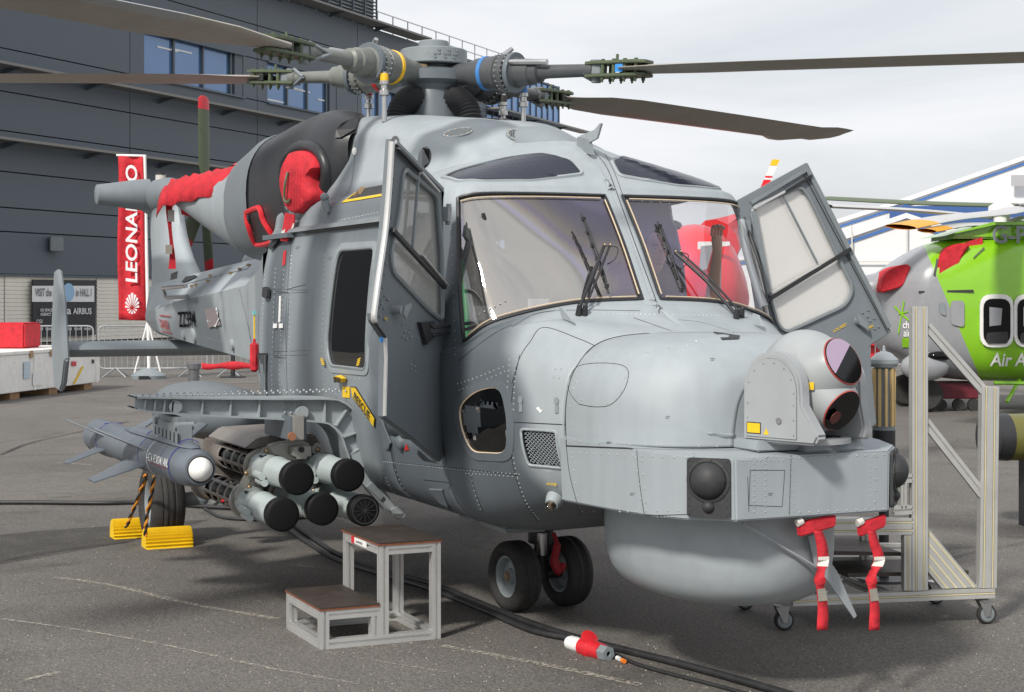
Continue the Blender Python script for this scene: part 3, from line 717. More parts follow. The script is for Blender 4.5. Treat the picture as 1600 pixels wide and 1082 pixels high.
def seamline(uv, w_=.0035, smooth=True, mb=None, closed=False, lift=.0012, bvs=None, mirror=False):
    mb = mb if mb is not None else seam
    hs = [hit(q.x, q.y, bvs) for q in path(uv+([uv[0]] if closed else []), 5., smooth)]; hs = [h for h in hs if h]
    for i in range(len(hs)-1):
        (p, n1, _), (q, n2, _) = hs[i], hs[i+1]
        if (q-p).length > .12 or (q-p).length < 1e-5: continue
        s = n1.cross(q-p).normalized()*w_/2; s2 = n2.cross(q-p).normalized()*w_/2
        quad = [p+n1*lift+s, q+n2*lift+s2, q+n2*lift-s2, p+n1*lift-s]
        mb.add(quad, [(0, 1, 2, 3)])
        if mirror: mb.add([mirr(x) for x in quad], [(3, 2, 1, 0)])
# nose seams (traced around the real panels)
seamline([(885, 697), (884, 640), (890, 600), (903, 570), (930, 540), (975, 525), (1055, 520), (1200, 521)], .006, mirror=False)
seamline([(885, 697), (960, 700), (1060, 703), (1193, 704)], .006)
seamline([(905, 632), (893, 618), (888, 600), (900, 575), (928, 568), (968, 570), (982, 582), (975, 610), (955, 632), (930, 636)], .0025, closed=True)
seamline([(803, 660), (884, 664)], .004)
seamline([(800, 600), (812, 560), (828, 535), (850, 512), (905, 530), (930, 541)], .0035)
seamline([(812, 555), (800, 620), (798, 700), (805, 740), (818, 780), (840, 815)], .003)
seamline([(995, 703), (998, 740), (1003, 780), (1007, 805)], .0028); seamline([(1084, 709), (1085, 806)], .0028, False); seamline([(906, 806), (1000, 806), (1085, 804)], .0028)
seamline([(885, 697), (890, 740), (900, 780), (907, 808)], .0035)
seamline([(990, 497), (1053, 519)], .0038, False); seamline([(1060, 500), (1100, 505), (1148, 520)], .0025)
seamline([(800, 511), (840, 490), (900, 485), (1000, 486)], .003); seamline([(716, 565), (740, 545), (775, 520), (800, 508)], .003)
seamline([(1168, 745), (1170, 800)], .002, False); seamline([(1236, 712), (1233, 805)], .002, False); seamline([(1172, 735), (1226, 735), (1222, 792), (1170, 790), (1172, 735)], .002, False)
for a in [(895, 708, 990, 712), (1003, 713, 1078, 716), (910, 799, 995, 800), (1010, 799, 1080, 798), (893, 715, 905, 795), (993, 715, 1003, 795), (1003, 720, 1010, 790), (1080, 722, 1081, 795)]:
    rivline([(a[0], a[1]), (a[2], a[3])], .055, .0052, False)
rivline([(908, 808), (1000, 808.5), (1085, 807)], .018, .003); rivline([(890, 690), (960, 694), (1060, 697), (1188, 698)], .075, .005)
rivline([(845, 498), (900, 490), (1000, 491), (1190, 494)], .022, .004); rivline([(800, 515), (840, 493)], .02, .003)
rivline([(893, 692), (890, 640), (897, 600), (912, 572), (940, 548)], .08, .0045)
for uv in ([(806, 563), (803, 620), (801, 700), (808, 745), (822, 785), (842, 812)], [(796, 563), (793, 600), (792, 640)]): rivline(uv, .024, .0048)
for (u, v) in [(900, 597), (908, 625), (925, 632), (950, 630), (971, 612), (978, 590), (960, 571), (935, 571), (868, 577), (877, 577), (865, 590), (874, 591), (980, 553), (1012, 551), (1045, 545), (1075, 540), (1069, 527), (1088, 533), (960, 547)]:
    h = hit(u, v); 
    if h: rivet(h[0], h[1], .005)
for u0 in (1178, 1196): rivline([(u0, 716), (u0, 803)], .02, .0038, False)
for u0, u1, v0 in ((1160, 1225, 714), (1160, 1225, 720)): rivline([(u0, v0), (u1, v0)], .02, .0038, False)
for a in [(1250, 716, 1385, 711, .045), (1250, 801, 1385, 795, .045), (1243, 716, 1240, 800, .03), (1237, 716, 1234, 800, .02), (1362, 714, 1358, 796, .02), (1370, 714, 1366, 795, .045)]:
    rivline([(a[0], a[1]), (a[2], a[3])], a[4], .0045 if a[4] > .03 else .003, False)
# lower fuselage rivet rows
for uv in ([(600, 740), (612, 765), (640, 795)], [(618, 735), (632, 765), (665, 795)], [(728, 740), (800, 745), (812, 748)], [(715, 600), (745, 590), (790, 572)], [(718, 610), (750, 598), (790, 580)],
           [(735, 735), (742, 770), (752, 800)], [(600, 722), (660, 728), (725, 735), (815, 742)], [(735, 498), (790, 470)]): rivline(uv, .026, .0042)
seamline([(608, 722), (660, 727), (725, 733), (812, 743)], .003); seamline([(735, 735), (742, 765), (755, 800)], .003); seamline([(600, 735), (603, 765), (640, 800)], .003)
seamline([(662, 750), (700, 755), (702, 765)], .0035)
# cabin side seams & rivets
for uv in ([(508, 400), (503, 560), (512, 640)], [(445, 395), (437, 560), (438, 615)], [(430, 420), (425, 560), (425, 615)], [(414, 430), (408, 560)], [(455, 400), (450, 600)]): rivline(uv, .03, .0045)
seamline([(430, 455), (452, 458), (447, 560), (428, 558), (430, 455)], .0038, False); seamline([(455, 374), (447, 500), (449, 618)], .005); seamline([(478, 445), (450, 452)], .0038, False); seamline([(595, 345), (588, 430), (583, 520)], .004)
for (a, b) in ((454, 452), (457, 459), (548, 550), (555, 556)): seamline([(426, b), (482, a)], .0018, False)
for (u, v) in [(518, 584), (526, 584), (519, 589), (527, 590), (556, 585), (563, 585), (555, 592), (562, 592), (520, 612), (524, 616), (530, 612)]:
    h = hit(u, v); 
    if h: rivet(h[0], h[1], .005)
# canopy, roof and cowling rivets/seams
rivline([(700, 300), (830, 299), (940, 304)], .05, .003); rivline([(975, 312), (1060, 320), (1140, 327)], .05, .003); rivline([(705, 318), (707, 420), (712, 560)], .045, .003)
rivline([(925, 236), (945, 265), (962, 305), (975, 345), (1000, 420), (1022, 470)], .028, .004); rivline([(915, 240), (935, 268), (950, 300)], .03, .004)
seamline([(927, 235), (948, 262), (963, 300), (990, 375), (1025, 470), (1030, 492)], .0045); seamline([(945, 240), (960, 270), (973, 305)], .003)
seamline([(556, 220), (553, 260), (545, 300), (520, 320)], .003); rivline([(530, 345), (600, 330)], .045, .0038, False)
rivline([(395, 425), (400, 545)], .04, .003); rivline([(372, 458), (380, 490), (397, 555)], .04, .003)
# boom
rivline([(246, 487), (300, 470), (372, 450)], .05, .0035, bvs=[bvT]); seamline([(246, 489), (300, 473), (374, 452), (381, 480), (399, 560)], .006, False, bvs=[bvT])
seamline([(284, 446), (330, 434), (388, 420)], .008, bvs=[bvT]); seamline([(386, 455), (390, 520), (397, 558)], .006, bvs=[bvT])
rivline([(275, 520), (330, 530), (395, 550)], .05, .0035, bvs=[bvT])
riv.build('rivets', mat('rivet_paint', (.36, .39, .4), .35, metal=.15, var=.15), heli, kind='stuff', recalc=False); seam.build('panel_seams', m_black, heli, kind='stuff', recalc=False)
# cockpit interior, seen through the glass
bulk = MB(); bulk.box((-1.2, 0, 1.35), (.04, 1.6, 1.3)).box((-.2, 0, .68), (2.0, 1.5, .05)).build('interior_bulkhead', m_int, heli)
co = MB()
prof = [(1.12, 1.42), (1.05, 1.58), (.78, 1.64), (.62, 1.60), (.6, 1.3), (1.0, 1.15)]
co.prism([V(x, -.62, z) for x, z in prof], V(0, 1.24, 0)).build('instrument_coaming', m_int, heli, bevel=.03, smooth=True)
for sg in (-1, 1):
    st_ = MB(); st_.box((-.05, sg*.45, 1.05), (.5, .48, .12)); st_.prism([V(-.3, sg*.45-.24, 1.05), V(-.22, sg*.45-.24, 1.05), (-.38, sg*.45-.24, 1.85), (-.46, sg*.45-.24, 1.85)], V(0, .48, 0))
    st_.box((-.42, sg*.45, 1.95), (.08, .26, .2)).build('crew_seat', m_intg, heli, bevel=.03, smooth=True)
    for yy in (-.12, .12): MB().tube([V(-.33, sg*.45+yy, 1.9), V(-.2, sg*.45+yy*.8, 1.6), V(-.1, sg*.45+yy*.5, 1.15)], .018, 6).build('harness', mat('green_webbing', (.05, .3, .12), .7), heli)
MB().cyl((.85, -.1, .9), (.84, -.1, 1.62), .012, seg=8).cyl((.8, -.45, 1.45), (.86, -.72, 2.1), .01, seg=6).build('door_pillar_rail', m_int, heli)
MB().box((.6, -.3, 1.66), (.06, .09, .06)).box((.72, -.66, 1.62), (.01, .10, .07)).build('cockpit_placard', m_white, heli)
MB().box((.15, 0, 2.08), (.5, .34, .1)).build('overhead_panel', m_int, heli, bevel=.01)
nf = MB()   # chin structure
for y in (-.78, -.5, .5, .78): nf.tube([(1.45, y*.75, .85), (1.2, y*.9, 1.15), (.95, y, 1.35)], .018, 6)
for sg in (-1, 1): nf.tube([(1.35, sg*.55, .8), (1.33, sg*.6, 1.3)], .015, 6).box((1.15, sg*.45, 1.05), (.25, .15, .04)).box((1.2, sg*.4, .8), (.3, .35, .05))
nf.build('chin_structure', m_intg, heli)
# windscreen centre post cap strip + roof blisters are in the shell; duct and antenna
duct = MB()
dp = crspline([V(-.35, 0, 2.56), V(-.08, 0, 2.545), V(.15, 0, 2.50), V(.34, 0, 2.43), V(.46, 0, 2.33)], 6)
rows = []
for i, p in enumerate(dp):
    f = min(1, 1.2-(i/len(dp))*.55); rows.append([p+V(0, math.cos(a)*.17*f, max(-.1, math.sin(a)*.095*f)) for a in [math.pi*k/14 for k in range(-2, 17)]])
camoconst(duct.grid(rows).build('roof_duct', CAMO, heli, smooth=True), .45)
an = MB(); 
ab = P(921, 232, y=0)
def ay(u, v, yy=0.): q = P(u, v, y=0); return V(q.x, yy, q.z)
an.prism([ay(903, 233, -.012), ay(905, 214, -.012), ay(921, 218, -.012), ay(927, 243, -.012), ay(915, 240, -.012)], V(0, .024, 0))
an.build('antenna_foot', m_mid, heli, bevel=.002)
MB().prism([ay(905, 215, -.006), ay(908, 212, -.006), ay(930, 203, -.006), ay(938, 193, -.006), ay(941, 193, -.006), ay(934, 217, -.006), ay(921, 224, -.006)], V(0, .012, 0)).build('antenna_blade', m_light, heli, bevel=.002)
# cowl vents, oval window, hatch
for (u, v, ru, rv, sg) in ((716, 208, .105, .06, 1), (815, 213, .1, .06, 1)):
    h = hit(u, v, [BV[5]])
    if not h: continue
    n_ = h[1]; t = n_.cross(UP).normalized(); b = n_.cross(t)
    el = [h[0]+t*math.cos(a)*.088+b*math.sin(a)*.085 for a in [2*math.pi*k/24 for k in range(24)]]
    pr = MB().prism([p+n_*.001 for p in el], n_*.005).build('grille_plate', m_mid, heli)
    ms = MB()
    for k in range(-5, 6):
        x = k*.0135; hh = .064*math.sqrt(max(0, 1-(x/.075)**2)); ms.tube([h[0]+t*(x-.012)+b*-hh+n_*.008, h[0]+t*(x+.012)+b*hh+n_*.008], .0022, 4)
    for k in range(-5, 6):
        x = k*.012; hh = .072*math.sqrt(max(0, 1-(x/.07)**2)); ms.tube([h[0]+b*x-t*hh+n_*.008, h[0]+b*x+t*hh+n_*.008], .0014, 4)
    MB().prism([h[0]+t*math.cos(a)*.070+b*math.sin(a)*.068+n_*.0062 for a in [2*math.pi*k/24 for k in range(24)]], n_*.0008).build('grille_hole', m_black, pr)
    ms.build('grille_mesh', m_frame, pr)
    bb = MB()
    for k in range(12): a = 2*math.pi*k/12+.1; bb.sphere(h[0]+t*math.cos(a)*.08+b*math.sin(a)*.076+n_*.006, .0035, seg=6, rg=4)
    bb.build('bolt_heads', m_bronze, pr, kind='stuff')
def surf_patch(name, uv, m, bvs=None, lift=.003, d=.004, rad=0, par=None):
    pts = [hit(a, b, bvs) for a, b in uv]; pts = [q for q in pts if q]
    if len(pts) < 3: return None
    n_ = sum((q[1] for q in pts), V(0, 0, 0)).normalized(); poly = [q[0]+n_*lift for q in pts]
    if rad: poly = round_poly(poly, rad, 4)
    return MB().prism(poly, n_*d).build(name, m, par or heli)
def oval(u, v, a, b, rot=0, n=20):
    r = math.radians(rot); return [(u+a*math.cos(t)*math.cos(r)-b*math.sin(t)*math.sin(r), v+a*math.cos(t)*math.sin(r)+b*math.sin(t)*math.cos(r)) for t in [2*math.pi*k/n for k in range(n)]]
surf_patch('cowl_window', oval(664, 247, 10, 17, 12), m_dk, [BV[5]], .004, .002)
surf_patch('cowl_window', oval(618, 222, 6, 9, 12), m_dk, [BV[5]], .004, .002)
surf_patch('fuel_cap', oval(555, 237, 3.4, 6, 0), m_white, [BV[5]], .003, .003)
# walkway panels with yellow outline
def walk(sg):
    for (x0, x1) in ((-.98, -.28), (-.05, .22)):
        pts = [V(x0, sg*.80, 2.235), V(x1, sg*.80, 2.235), V(x1, sg*.735, 2.31), V(x0+.15, sg*.735, 2.31)]
        n_ = (pts[1]-pts[0]).cross(pts[2]-pts[1]).normalized(); n_ = n_ if n_.z > 0 else -n_
        MB().prism([p+n_*.012 for p in pts], n_*.004).build('walkway_panel', m_rub, heli)
        MB().prism([pts[0]+n_*.017, pts[1]+n_*.017, pts[1]+n_*.017+V(0, -sg*.011, .014), pts[0]+n_*.017+V(.02, -sg*.011, .014)], n_*.002).prism([pts[0]+n_*.017, pts[0]+n_*.017+V(.02, 0, 0), pts[3]+n_*.017+V(.02, 0, 0), pts[3]+n_*.017], n_*.002).build('walkway_line', m_yel, heli)
walk(-1); walk(1)
# ---------------------------------------------------------------- cockpit doors
def door(sg):
    hp = V(.815, sg*.915, 1.3); al = math.radians(138 if sg < 0 else 97)
    if sg < 0: dr = V(-math.cos(al), -math.sin(al), 0)
    else: dr = V(-math.cos(al), math.sin(al), 0)
    hd = (V(.70, sg*.835, 2.2)-V(.835, sg*.93, 1.0)).normalized(); hd = V(hd.x*.4, hd.y, hd.z).normalized()
    n = dr.cross(hd).normalized(); n = n if n.dot(CAM-hp) > 0 else -n   # exterior side faces the viewer
    q = lambda u, v: PP(u, v, hp, n)
    if sg < 0:
        out = [(612, 217), (690, 298), (694, 420), (700, 560), (708, 640), (703, 700), (688, 722), (645, 685), (600, 652), (601, 560), (601, 528), (584, 502), (583, 490), (592, 430), (601, 360), (607, 290)]
        win = [(629, 262), (682, 306), (689, 400), (690, 502), (668, 485), (612, 425), (608, 400), (622, 330)]
    else:
        out = [(1262, 254), (1393, 519), (1359, 541), (1370, 662), (1340, 688), (1228, 668), (1218, 612), (1205, 520), (1180, 430), (1150, 315)]
        win = [(1172, 326), (1250, 292), (1262, 305), (1333, 452), (1320, 478), (1228, 520), (1214, 508), (1196, 440)]
    O = [q(*p) for p in out]; Wn = [q(*p) for p in win]
    th = -n*.03
    # panel with a hole: bridge outer and inner via bmesh triangle fill
    bm = bmesh.new(); ri = round_poly(Wn, .05, 4)
    vo = [bm.verts.new(p) for p in O]; vi = [bm.verts.new(p) for p in ri]
    es = [bm.edges.new((vo[k], vo[(k+1) % len(vo)])) for k in range(len(vo))]+[bm.edges.new((vi[k], vi[(k+1) % len(vi)])) for k in range(len(vi))]
    bmesh.ops.triangle_fill(bm, edges=es, use_beauty=True, normal=n)
    fs = list(bm.faces); r = bmesh.ops.extrude_face_region(bm, geom=fs); bmesh.ops.translate(bm, verts=[e for e in r['geom'] if isinstance(e, bmesh.types.BMVert)], vec=th)
    bmesh.ops.recalc_face_normals(bm, faces=bm.faces)
    mb = MB(); bm.verts.index_update(); mb.add([v.co.copy() for v in bm.verts], [tuple(v.index for v in f.verts) for f in bm.faces]); bm.free()
    d = mb.build('cockpit_door', CAMO, heli, bevel=.004); camoconst(d, .88 if sg < 0 else .66)
    # window rubber, glass, mullion, rails
    MB().tube([p+n*.006 for p in ri], .011, 6, closed=True).build('window_seal', m_frame, d, smooth=True)
    MB().prism([p-n*.012 for p in ri], -n*.004).build('window_pane', m_doorg if sg < 0 else m_doorw, d)
    def bar(a, b, w_, t_, m_, nm, off=.004):
        a = q(*a)+n*off; b = q(*b)+n*off; t = (b-a).normalized(); s_ = n.cross(t)
        return MB().box((a+b)/2+n*t_/2, ((b-a).length, w_, t_), ax=(t, s_, n)).build(nm, m_, d, bevel=.002)
    rv = MB()
    def drv(pts, st=.05):
        for a, b in zip(pts[:-1], pts[1:]):
            a = q(*a); b = q(*b); k = max(1, int((b-a).length/st))
            for i in range(k): rv.sphere(a.lerp(b, i/k)+n*.003, .0045, seg=6, rg=4)
    if sg < 0:
        bar((606, 359), (689, 449), .022, .02, m_black, 'sliding_window_rail', .01); bar((648, 398), (689, 446), .008, .03, m_alu, 'rail_strip', .012)
        bar((651, 270), (641, 390), .016, .012, m_frame, 'window_mullion'); bar((653, 270), (680, 300), .012, .016, m_alu, 'rail_strip', .01)
        bar((616, 233), (650, 268), .014, .02, m_black, 'sliding_window_rail', .008); bar((615, 222), (689, 297), .02, .012, m_frame, 'door_top_edge')
        ed = [q(*p)+n*.004 for p in [(611, 222), (607, 290), (601, 360), (591, 430), (583, 492), (584, 502)]]
        MB().tube(crspline(ed, 4), .014, 8).build('door_edge_seal', m_alu, d, smooth=True)
        MB().tube([q(601, 528)+n*.003, q(602, 560)+n*.003, q(600, 650)+n*.003], .009, 8).build('door_edge_seal', m_alu, d, smooth=True)
        MB().tube([q(584, 503)+n*.003, q(592, 515)+n*.003, q(601, 527)+n*.003], .006, 6).build('door_edge_seal', m_black, d)
        drv([(617, 240), (613, 300), (609, 360), (600, 430), (592, 490)]); drv([(625, 238), (686, 303)], .045)
        for p in [(600, 463), (604, 468), (595, 476), (592, 480), (599, 483), (606, 469), (593, 495), (600, 500), (640, 515), (632, 519), (637, 520), (628, 526), (634, 530), (641, 527), (651, 529), (641, 570), (647, 573), (642, 578), (648, 582), (628, 507)]: rv.sphere(q(*p)+n*.003, .006, seg=6, rg=4)
        hb = q(614, 484); hl = MB(); hl.cyl(hb, hb+n*.04, .022, .018, 16).build('handle_boss', m_frame, d, smooth=True)
        MB().prism([q(617, 478)+n*.04, q(626, 473)+n*.045, q(627, 478)+n*.045, q(619, 499)+n*.04, q(615, 492)+n*.04], n*.008).build('door_handle', m_frame, d, bevel=.003)
        # mirror arm / wiper-like step brackets on door
        ar = MB(); ar.tube([q(665, 506)+n*.02, q(668, 512)+n*.03, q(729, 503)+n*.06], .008, 6).tube([q(668, 524)+n*.02, q(700, 518)+n*.05, q(729, 509)+n*.06], .008, 6)
        ar.prism([q(651, 504)+n*.002, q(672, 502)+n*.002, q(673, 510)+n*.002, q(664, 514)+n*.002, q(673, 526)+n*.002, q(660, 539)+n*.002, q(656, 522)+n*.002], n*.02).build('door_stay', m_black, d)
        text('emergency_text', 'EXIT', q(599, 500)+n*.001, q(612, 505)-q(599, 500), hd, .014, m_yel, d)
        MB().prism([q(593, 527)+n*.001, q(598, 527)+n*.001, q(598, 535)+n*.001, q(593, 535)+n*.001], n*.002).build('blue_tag', m_blue, d)
    else:
        bar((1194, 471), (1326, 390), .02, .022, m_black, 'sliding_window_rail', .012); bar((1202, 458), (1277, 415), .008, .02, m_alu, 'rail_strip', .016)
        bar((1222, 306), (1276, 412), .01, .012, m_frame, 'window_mullion'); bar((1174, 327), (1224, 300), .012, .02, m_alu, 'rail_strip', .008); bar((1223, 302), (1266, 275), .012, .02, m_black, 'sliding_window_rail', .008)
        bar((1172, 318), (1262, 264), .02, .012, m_frame, 'door_top_edge'); bar((1261, 266), (1388, 512), .028, .012, m_frame, 'door_edge_strip')
        bar((1255, 273), (1386, 520), .004, .006, m_black, 'edge_gap', .004); bar((1176, 330), (1200, 460), .03, .014, m_frame, 'hinge_strip')
        drv([(1180, 312), (1255, 266)], .05); drv([(1271, 278), (1325, 385), (1386, 506)], .055); drv([(1174, 335), (1192, 430), (1200, 460)], .05)
        for p in [(1347, 489), (1356, 485), (1355, 495), (1365, 498), (1359, 502), (1372, 511), (1366, 514), (1321, 538)]: rv.sphere(q(*p)+n*.003, .006, seg=6, rg=4)
        hb = q(1341, 502); MB().cyl(hb, hb+n*.03, .028, .022, 16).build('handle_boss', m_frame, d, smooth=True)
        MB().prism([q(1331, 491)+n*.03, q(1338, 494)+n*.03, q(1351, 506)+n*.03, q(1353, 519)+n*.03, q(1338, 508)+n*.03], n*.01).build('door_handle', m_mid, d, bevel=.003)
        text('emergency_text', 'LOCKED', q(1302, 520)+n*.001, q(1320, 510)-q(1302, 520), hd, .016, m_yel, d); text('emergency_text', 'OPEN', q(1352, 517)+n*.001, q(1362, 512)-q(1352, 517), hd, .014, m_yel, d)
    rv.build('rivets', m_frame, d, kind='stuff')
    hg = MB()
    for (u, v) in ([(695, 335), (706, 588)] if sg < 0 else [(1163, 355), (1178, 600)]):
        c = q(u, v); hg.box(c+n*.0, (.05, .05, .07), ax=(dr, n, hd)).cyl(c-hd*.05+n*.01-dr*.02, c+hd*.05+n*.01-dr*.02, .013, seg=10)
    hg.build('door_hinge', m_frame, d)
for sg in (-1, 1): door(sg)
# grab rail (light tube) by port windscreen
MB().tube(crspline([P(1158, 345, x=.80), P(1166, 390, x=.86), P(1180, 440, x=.93), P(1194, 480, x=.99)], 5), .022, 10).build('port_pillar', m_light, heli, smooth=True)
# ---------------------------------------------------------------- wipers
def wiper(blade0, blade1, piv, arm2, x0, x1, par):
    b = MB(); b0 = P(*blade0, x=x0); b1 = P(*blade1, x=x1)
    off = V(.035, -.02, .01)
    b.tube([b0+off, b1+off], .006, 6); m_ = b0.lerp(b1, .5)
    t = (b1-b0).normalized(); b.tube([b0+off+t*.05+V(.015, 0, .008), m_+off+V(.022, 0, .01), b1+off-t*.05+V(.015, 0, .008)], .005, 6)
    for k in range(6): b.box(b0.lerp(b1, .08+.168*k)+off+V(.006, 0, .004), (.02, .014, .02))
    o = b.build('wiper_blade', m_black, par, smooth=False)
    j = P(*arm2, x=(x0+x1)/2)+off+V(.03, 0, .015)
    for k, (u, v) in enumerate(piv):
        h = hit(u, v); c = h[0]+V(0, 0, .02)
        jj = j+V(0, .03*k, -.0)
        MB().tube([c, c.lerp(jj, .5)+V(.01, 0, .01), jj], .009 if k == 0 else .006, 8).build('wiper_arm', m_black, par, smooth=True)
        MB().cyl(c-V(0, 0, .025), c+V(.01, 0, .02), .017, .012, 12).sphere(c+V(.01, 0, .022), .011, seg=10, rg=6).build('wiper_pivot', m_black, par, smooth=True)
        MB().sphere(jj+V(.006, 0, .004), .007, seg=8, rg=6).build('wiper_bolt', m_bronze, par, smooth=True)
    cable = crspline([j, j+V(.02, .06, -.01), j+V(.02, .05, -.06), j+V(.01, .01, -.09)], 5)
    MB().tube(cable, .0025, 5).build('wiper_hose', m_black, par, smooth=True)
wiper((908, 338), (951, 462), [(904, 492), (913, 492)], (940, 393), .97, 1.2, heli)
wiper((1027, 350), (1067, 468), [(1150, 498), (1158, 496)], (1050, 403), .92, 1.16, heli)
# wire cutters / fins at windscreen foot, pitot lamp, small things
for uv, in (([(873, 481), (879, 483), (895, 504), (884, 500), (878, 498)],), ([(1176, 490), (1184, 493), (1190, 510), (1180, 508), (1175, 500)],)):
    h = hit(uv[3][0], uv[3][1]+3); x = h[0].y
    MB().prism([P(a, b, y=x) for a, b in uv], V(0, .01, 0)).build('deck_fin', m_light, heli)
h = hit(868, 778); c = h[0]; n_ = h[1]
MB().lathe([(-.03, .045), (.02, .040), (.05, .03), (.055, .0)], c, (n_+V(.3, -.2, 0)).normalized(), 20).build('lamp_fairing', m_light, heli, smooth=True)
cc = c+(n_+V(.3, -.2, 0)).normalized()*.05
MB().lathe([(-.01, .024), (.02, .024), (.034, .016), (.038, 0)], cc, (n_+V(.1, -.5, 0)).normalized(), 16).build('landing_lamp', glass('lamp_glass', (.7, .68, .65), 1.8), heli, smooth=True)
MB().lathe([(0, .018), (.012, .018), (.018, .0)], cc, (n_+V(.1, -.5, 0)).normalized(), 12).build('lamp_bulb', m_bronze, heli)
text('no_step_text', 'NO STEP', hit(855, 758)[0], (0.95, .3, 0), UP, .012, m_yel, heli, proj=None, lift=.004)
surf_patch('blade_marker', [(1114, 520), (1156, 526), (1154, 531), (1128, 532)], m_black, [bvN, bvA], .003, .002)
for (u, v) in ((814, 628), (870, 630)):
    surf_patch('latch_cap', oval(u, v-3, 3.6, 6), m_mid, [bvA], .002, .004); surf_patch('latch_slot', [(u-2, v+3), (u+3, v+3), (u+3, v+16), (u-2, v+16)], m_mid, [bvA], .002, .003)
for (u, v, w__, h__) in ((640, 880, 0, 0),): pass
for (u, v) in ((512, 402), (462, 385), (640, 560), (720, 640), (948, 690), (1040, 650), (1110, 560), (985, 770), (1200, 770), (830, 700)):
    surf_patch('stencil', [(u, v), (u+7, v+.4), (u+7, v+1.6), (u, v+1.2)], m_frame, [bvA, bvB, bvN, bvX], .002, .0005); surf_patch('stencil', [(u, v+2.6), (u+5, v+3), (u+5, v+4.2), (u, v+3.8)], m_frame, [bvA, bvB, bvN, bvX], .002, .0005)
surf_patch('logo_mark', [(838, 638), (842, 636), (846, 642), (850, 640), (845, 646)], m_white, [bvA], .002, .001)
surf_patch('bulge_panel', [(672, 763), (693, 764), (702, 790), (705, 797), (690, 785)], m_dark, [bvA, bvh_of([Bs])], .002, .01)
# ---------------------------------------------------------------- camera turret
tx, ty = 2.425, .05; fd = V(math.cos(math.radians(16)), math.sin(math.radians(16)), 0); sd = V(fd.y, -fd.x, 0)  # sd points starboard
tz = 1.345; tc_ = V(tx, ty, tz)
m_tur = mat('turret_paint', (.33, .35, .36), .38, var=.05)
tu = MB().lathe([(0, .19), (.02, .19), (.022, .15)], V(tx-.01, ty, 1.10), UP, 40).build('turret_base', m_tur, heli, smooth=True, sharp=30)
MB().prism([V(2.2, -.2, 1.07), V(2.2, .2, 1.07), V(2.45, .2, 1.07), V(2.45, -.2, 1.07)], V(0, 0, .045)).build('turret_mount', m_light, heli, bevel=.006)
MB().prism([V(2.28, .0, 1.063), V(2.5, .0, 1.063), V(2.46, .0, 1.115), V(2.30, .0, 1.115)], V(0, .3, 0)).build('mount_wedge', m_light, heli, bevel=.006)
for s_ in (1, -1):
    c = tc_+sd*s_*.155-UP*.02
    pr = []
    for k in range(21):
        a = math.pi*k/20; pr.append(c+fd*math.cos(a)*.152+UP*math.sin(a)*.152)
    pr += [c-fd*.152-UP*.215, c+fd*(.22 if s_ > 0 else .17)-UP*.215, c+fd*(.24 if s_ > 0 else .18)-UP*.18, c+fd*.155-UP*.06]
    yk = MB().prism(pr, sd*s_*.062).build('turret_yoke', m_tur, heli, bevel=.01, smooth=True)
    pr2 = [c+sd*s_*.0625+(p-c)*.88+UP*(-.008) for p in pr[:21]+[c-fd*.152-UP*.215, c+fd*.152-UP*.215]]; MB().prism(pr2, sd*s_*.004).build('yoke_cover', m_tur, yk, bevel=.002)
    bb = MB()
    for k in range(0, 21, 3): a = math.pi*k/20; bb.sphere(c+sd*s_*.066+fd*math.cos(a)*.12+UP*(math.sin(a)*.12-.012), .004, seg=6, rg=4)
    for zz in (-.06, -.12, -.18):
        for f in (-.12, .12): bb.sphere(c+sd*s_*.066+fd*f+UP*zz, .004, seg=6, rg=4)
    bb.build('bolt_heads', m_frame, yk, kind='stuff')
    if s_ == 1:
        o = c+sd*.0668
        MB().prism([o+fd*a+UP*b for a, b in ((-.125, -.185), (-.05, -.185), (-.05, -.138), (-.125, -.138))], sd*.0012).build('warning_label', m_black, yk)
        MB().prism([o+fd*a+UP*b for a, b in ((-.121, -.181), (-.054, -.181), (-.054, -.142), (-.121, -.142))], sd*.002).build('warning_label', m_yel, yk)
        MB().prism([o+fd*a+UP*b for a, b in ((-.035, -.185), (-.008, -.185), (-.021, -.16))], sd*.0015).build('laser_triangle', m_yel, yk)
        MB().lathe([(0, .015), (.003, .015), (.004, .009), (.002, 0)], o+fd*.045-UP*.125, sd, 14).build('yoke_plug', m_steel, yk, smooth=True)
ball = MB().sphere(tc_+UP*.0, .218, (1, .72, 1.0), 48, 30, (fd, sd, UP)).build('turret_ball', m_tur, heli, smooth=True)
# sensor apertures: proud discs on the ball facing forward
def aper(dirv, r, m_, nm, half=None, proud=.004, dist=.185):
    dirv = dirv.normalized(); t = dirv.cross(UP).normalized(); b = t.cross(dirv)
    pts = []
    for k in range(33):
        a = 2*math.pi*k/32
        if half and not (half[0] <= a <= half[1]): continue
        pts.append(tc_+dirv*dist-t*math.cos(a)*r+b*math.sin(a)*r)
    return MB().prism([p+dirv*proud for p in pts], dirv*.004).build(nm, m_, ball)
d1 = (fd*1+UP*.47+sd*.04); d2 = (fd*1-UP*.56+sd*.04)
m_lilac = mat('lilac_lens', (.40, .30, .42), .15, var=.02, coat=.5); m_lens = mat('black_lens', (.004, .004, .005), .06, var=0, spec=.35)
for dv, rr in ((d1, .098), (d2, .090)):
    dn = dv.normalized(); MB().lathe([(-.10, rr+.055), (-.05, rr+.034), (-.02, rr+.018), (.0, rr+.008), (.008, rr+.002), (.006, rr)], tc_+dn*.212, dn, 36).build('lens_housing', m_tur, ball, smooth=True)
    MB().lathe([(.004, rr+.0055), (.0095, rr+.0035), (.0095, rr+.0015)], tc_+dn*.212, dn, 36).build('lens_trim', mat('lens_trim_red', (.35, .06, .05), .5), ball, smooth=True)
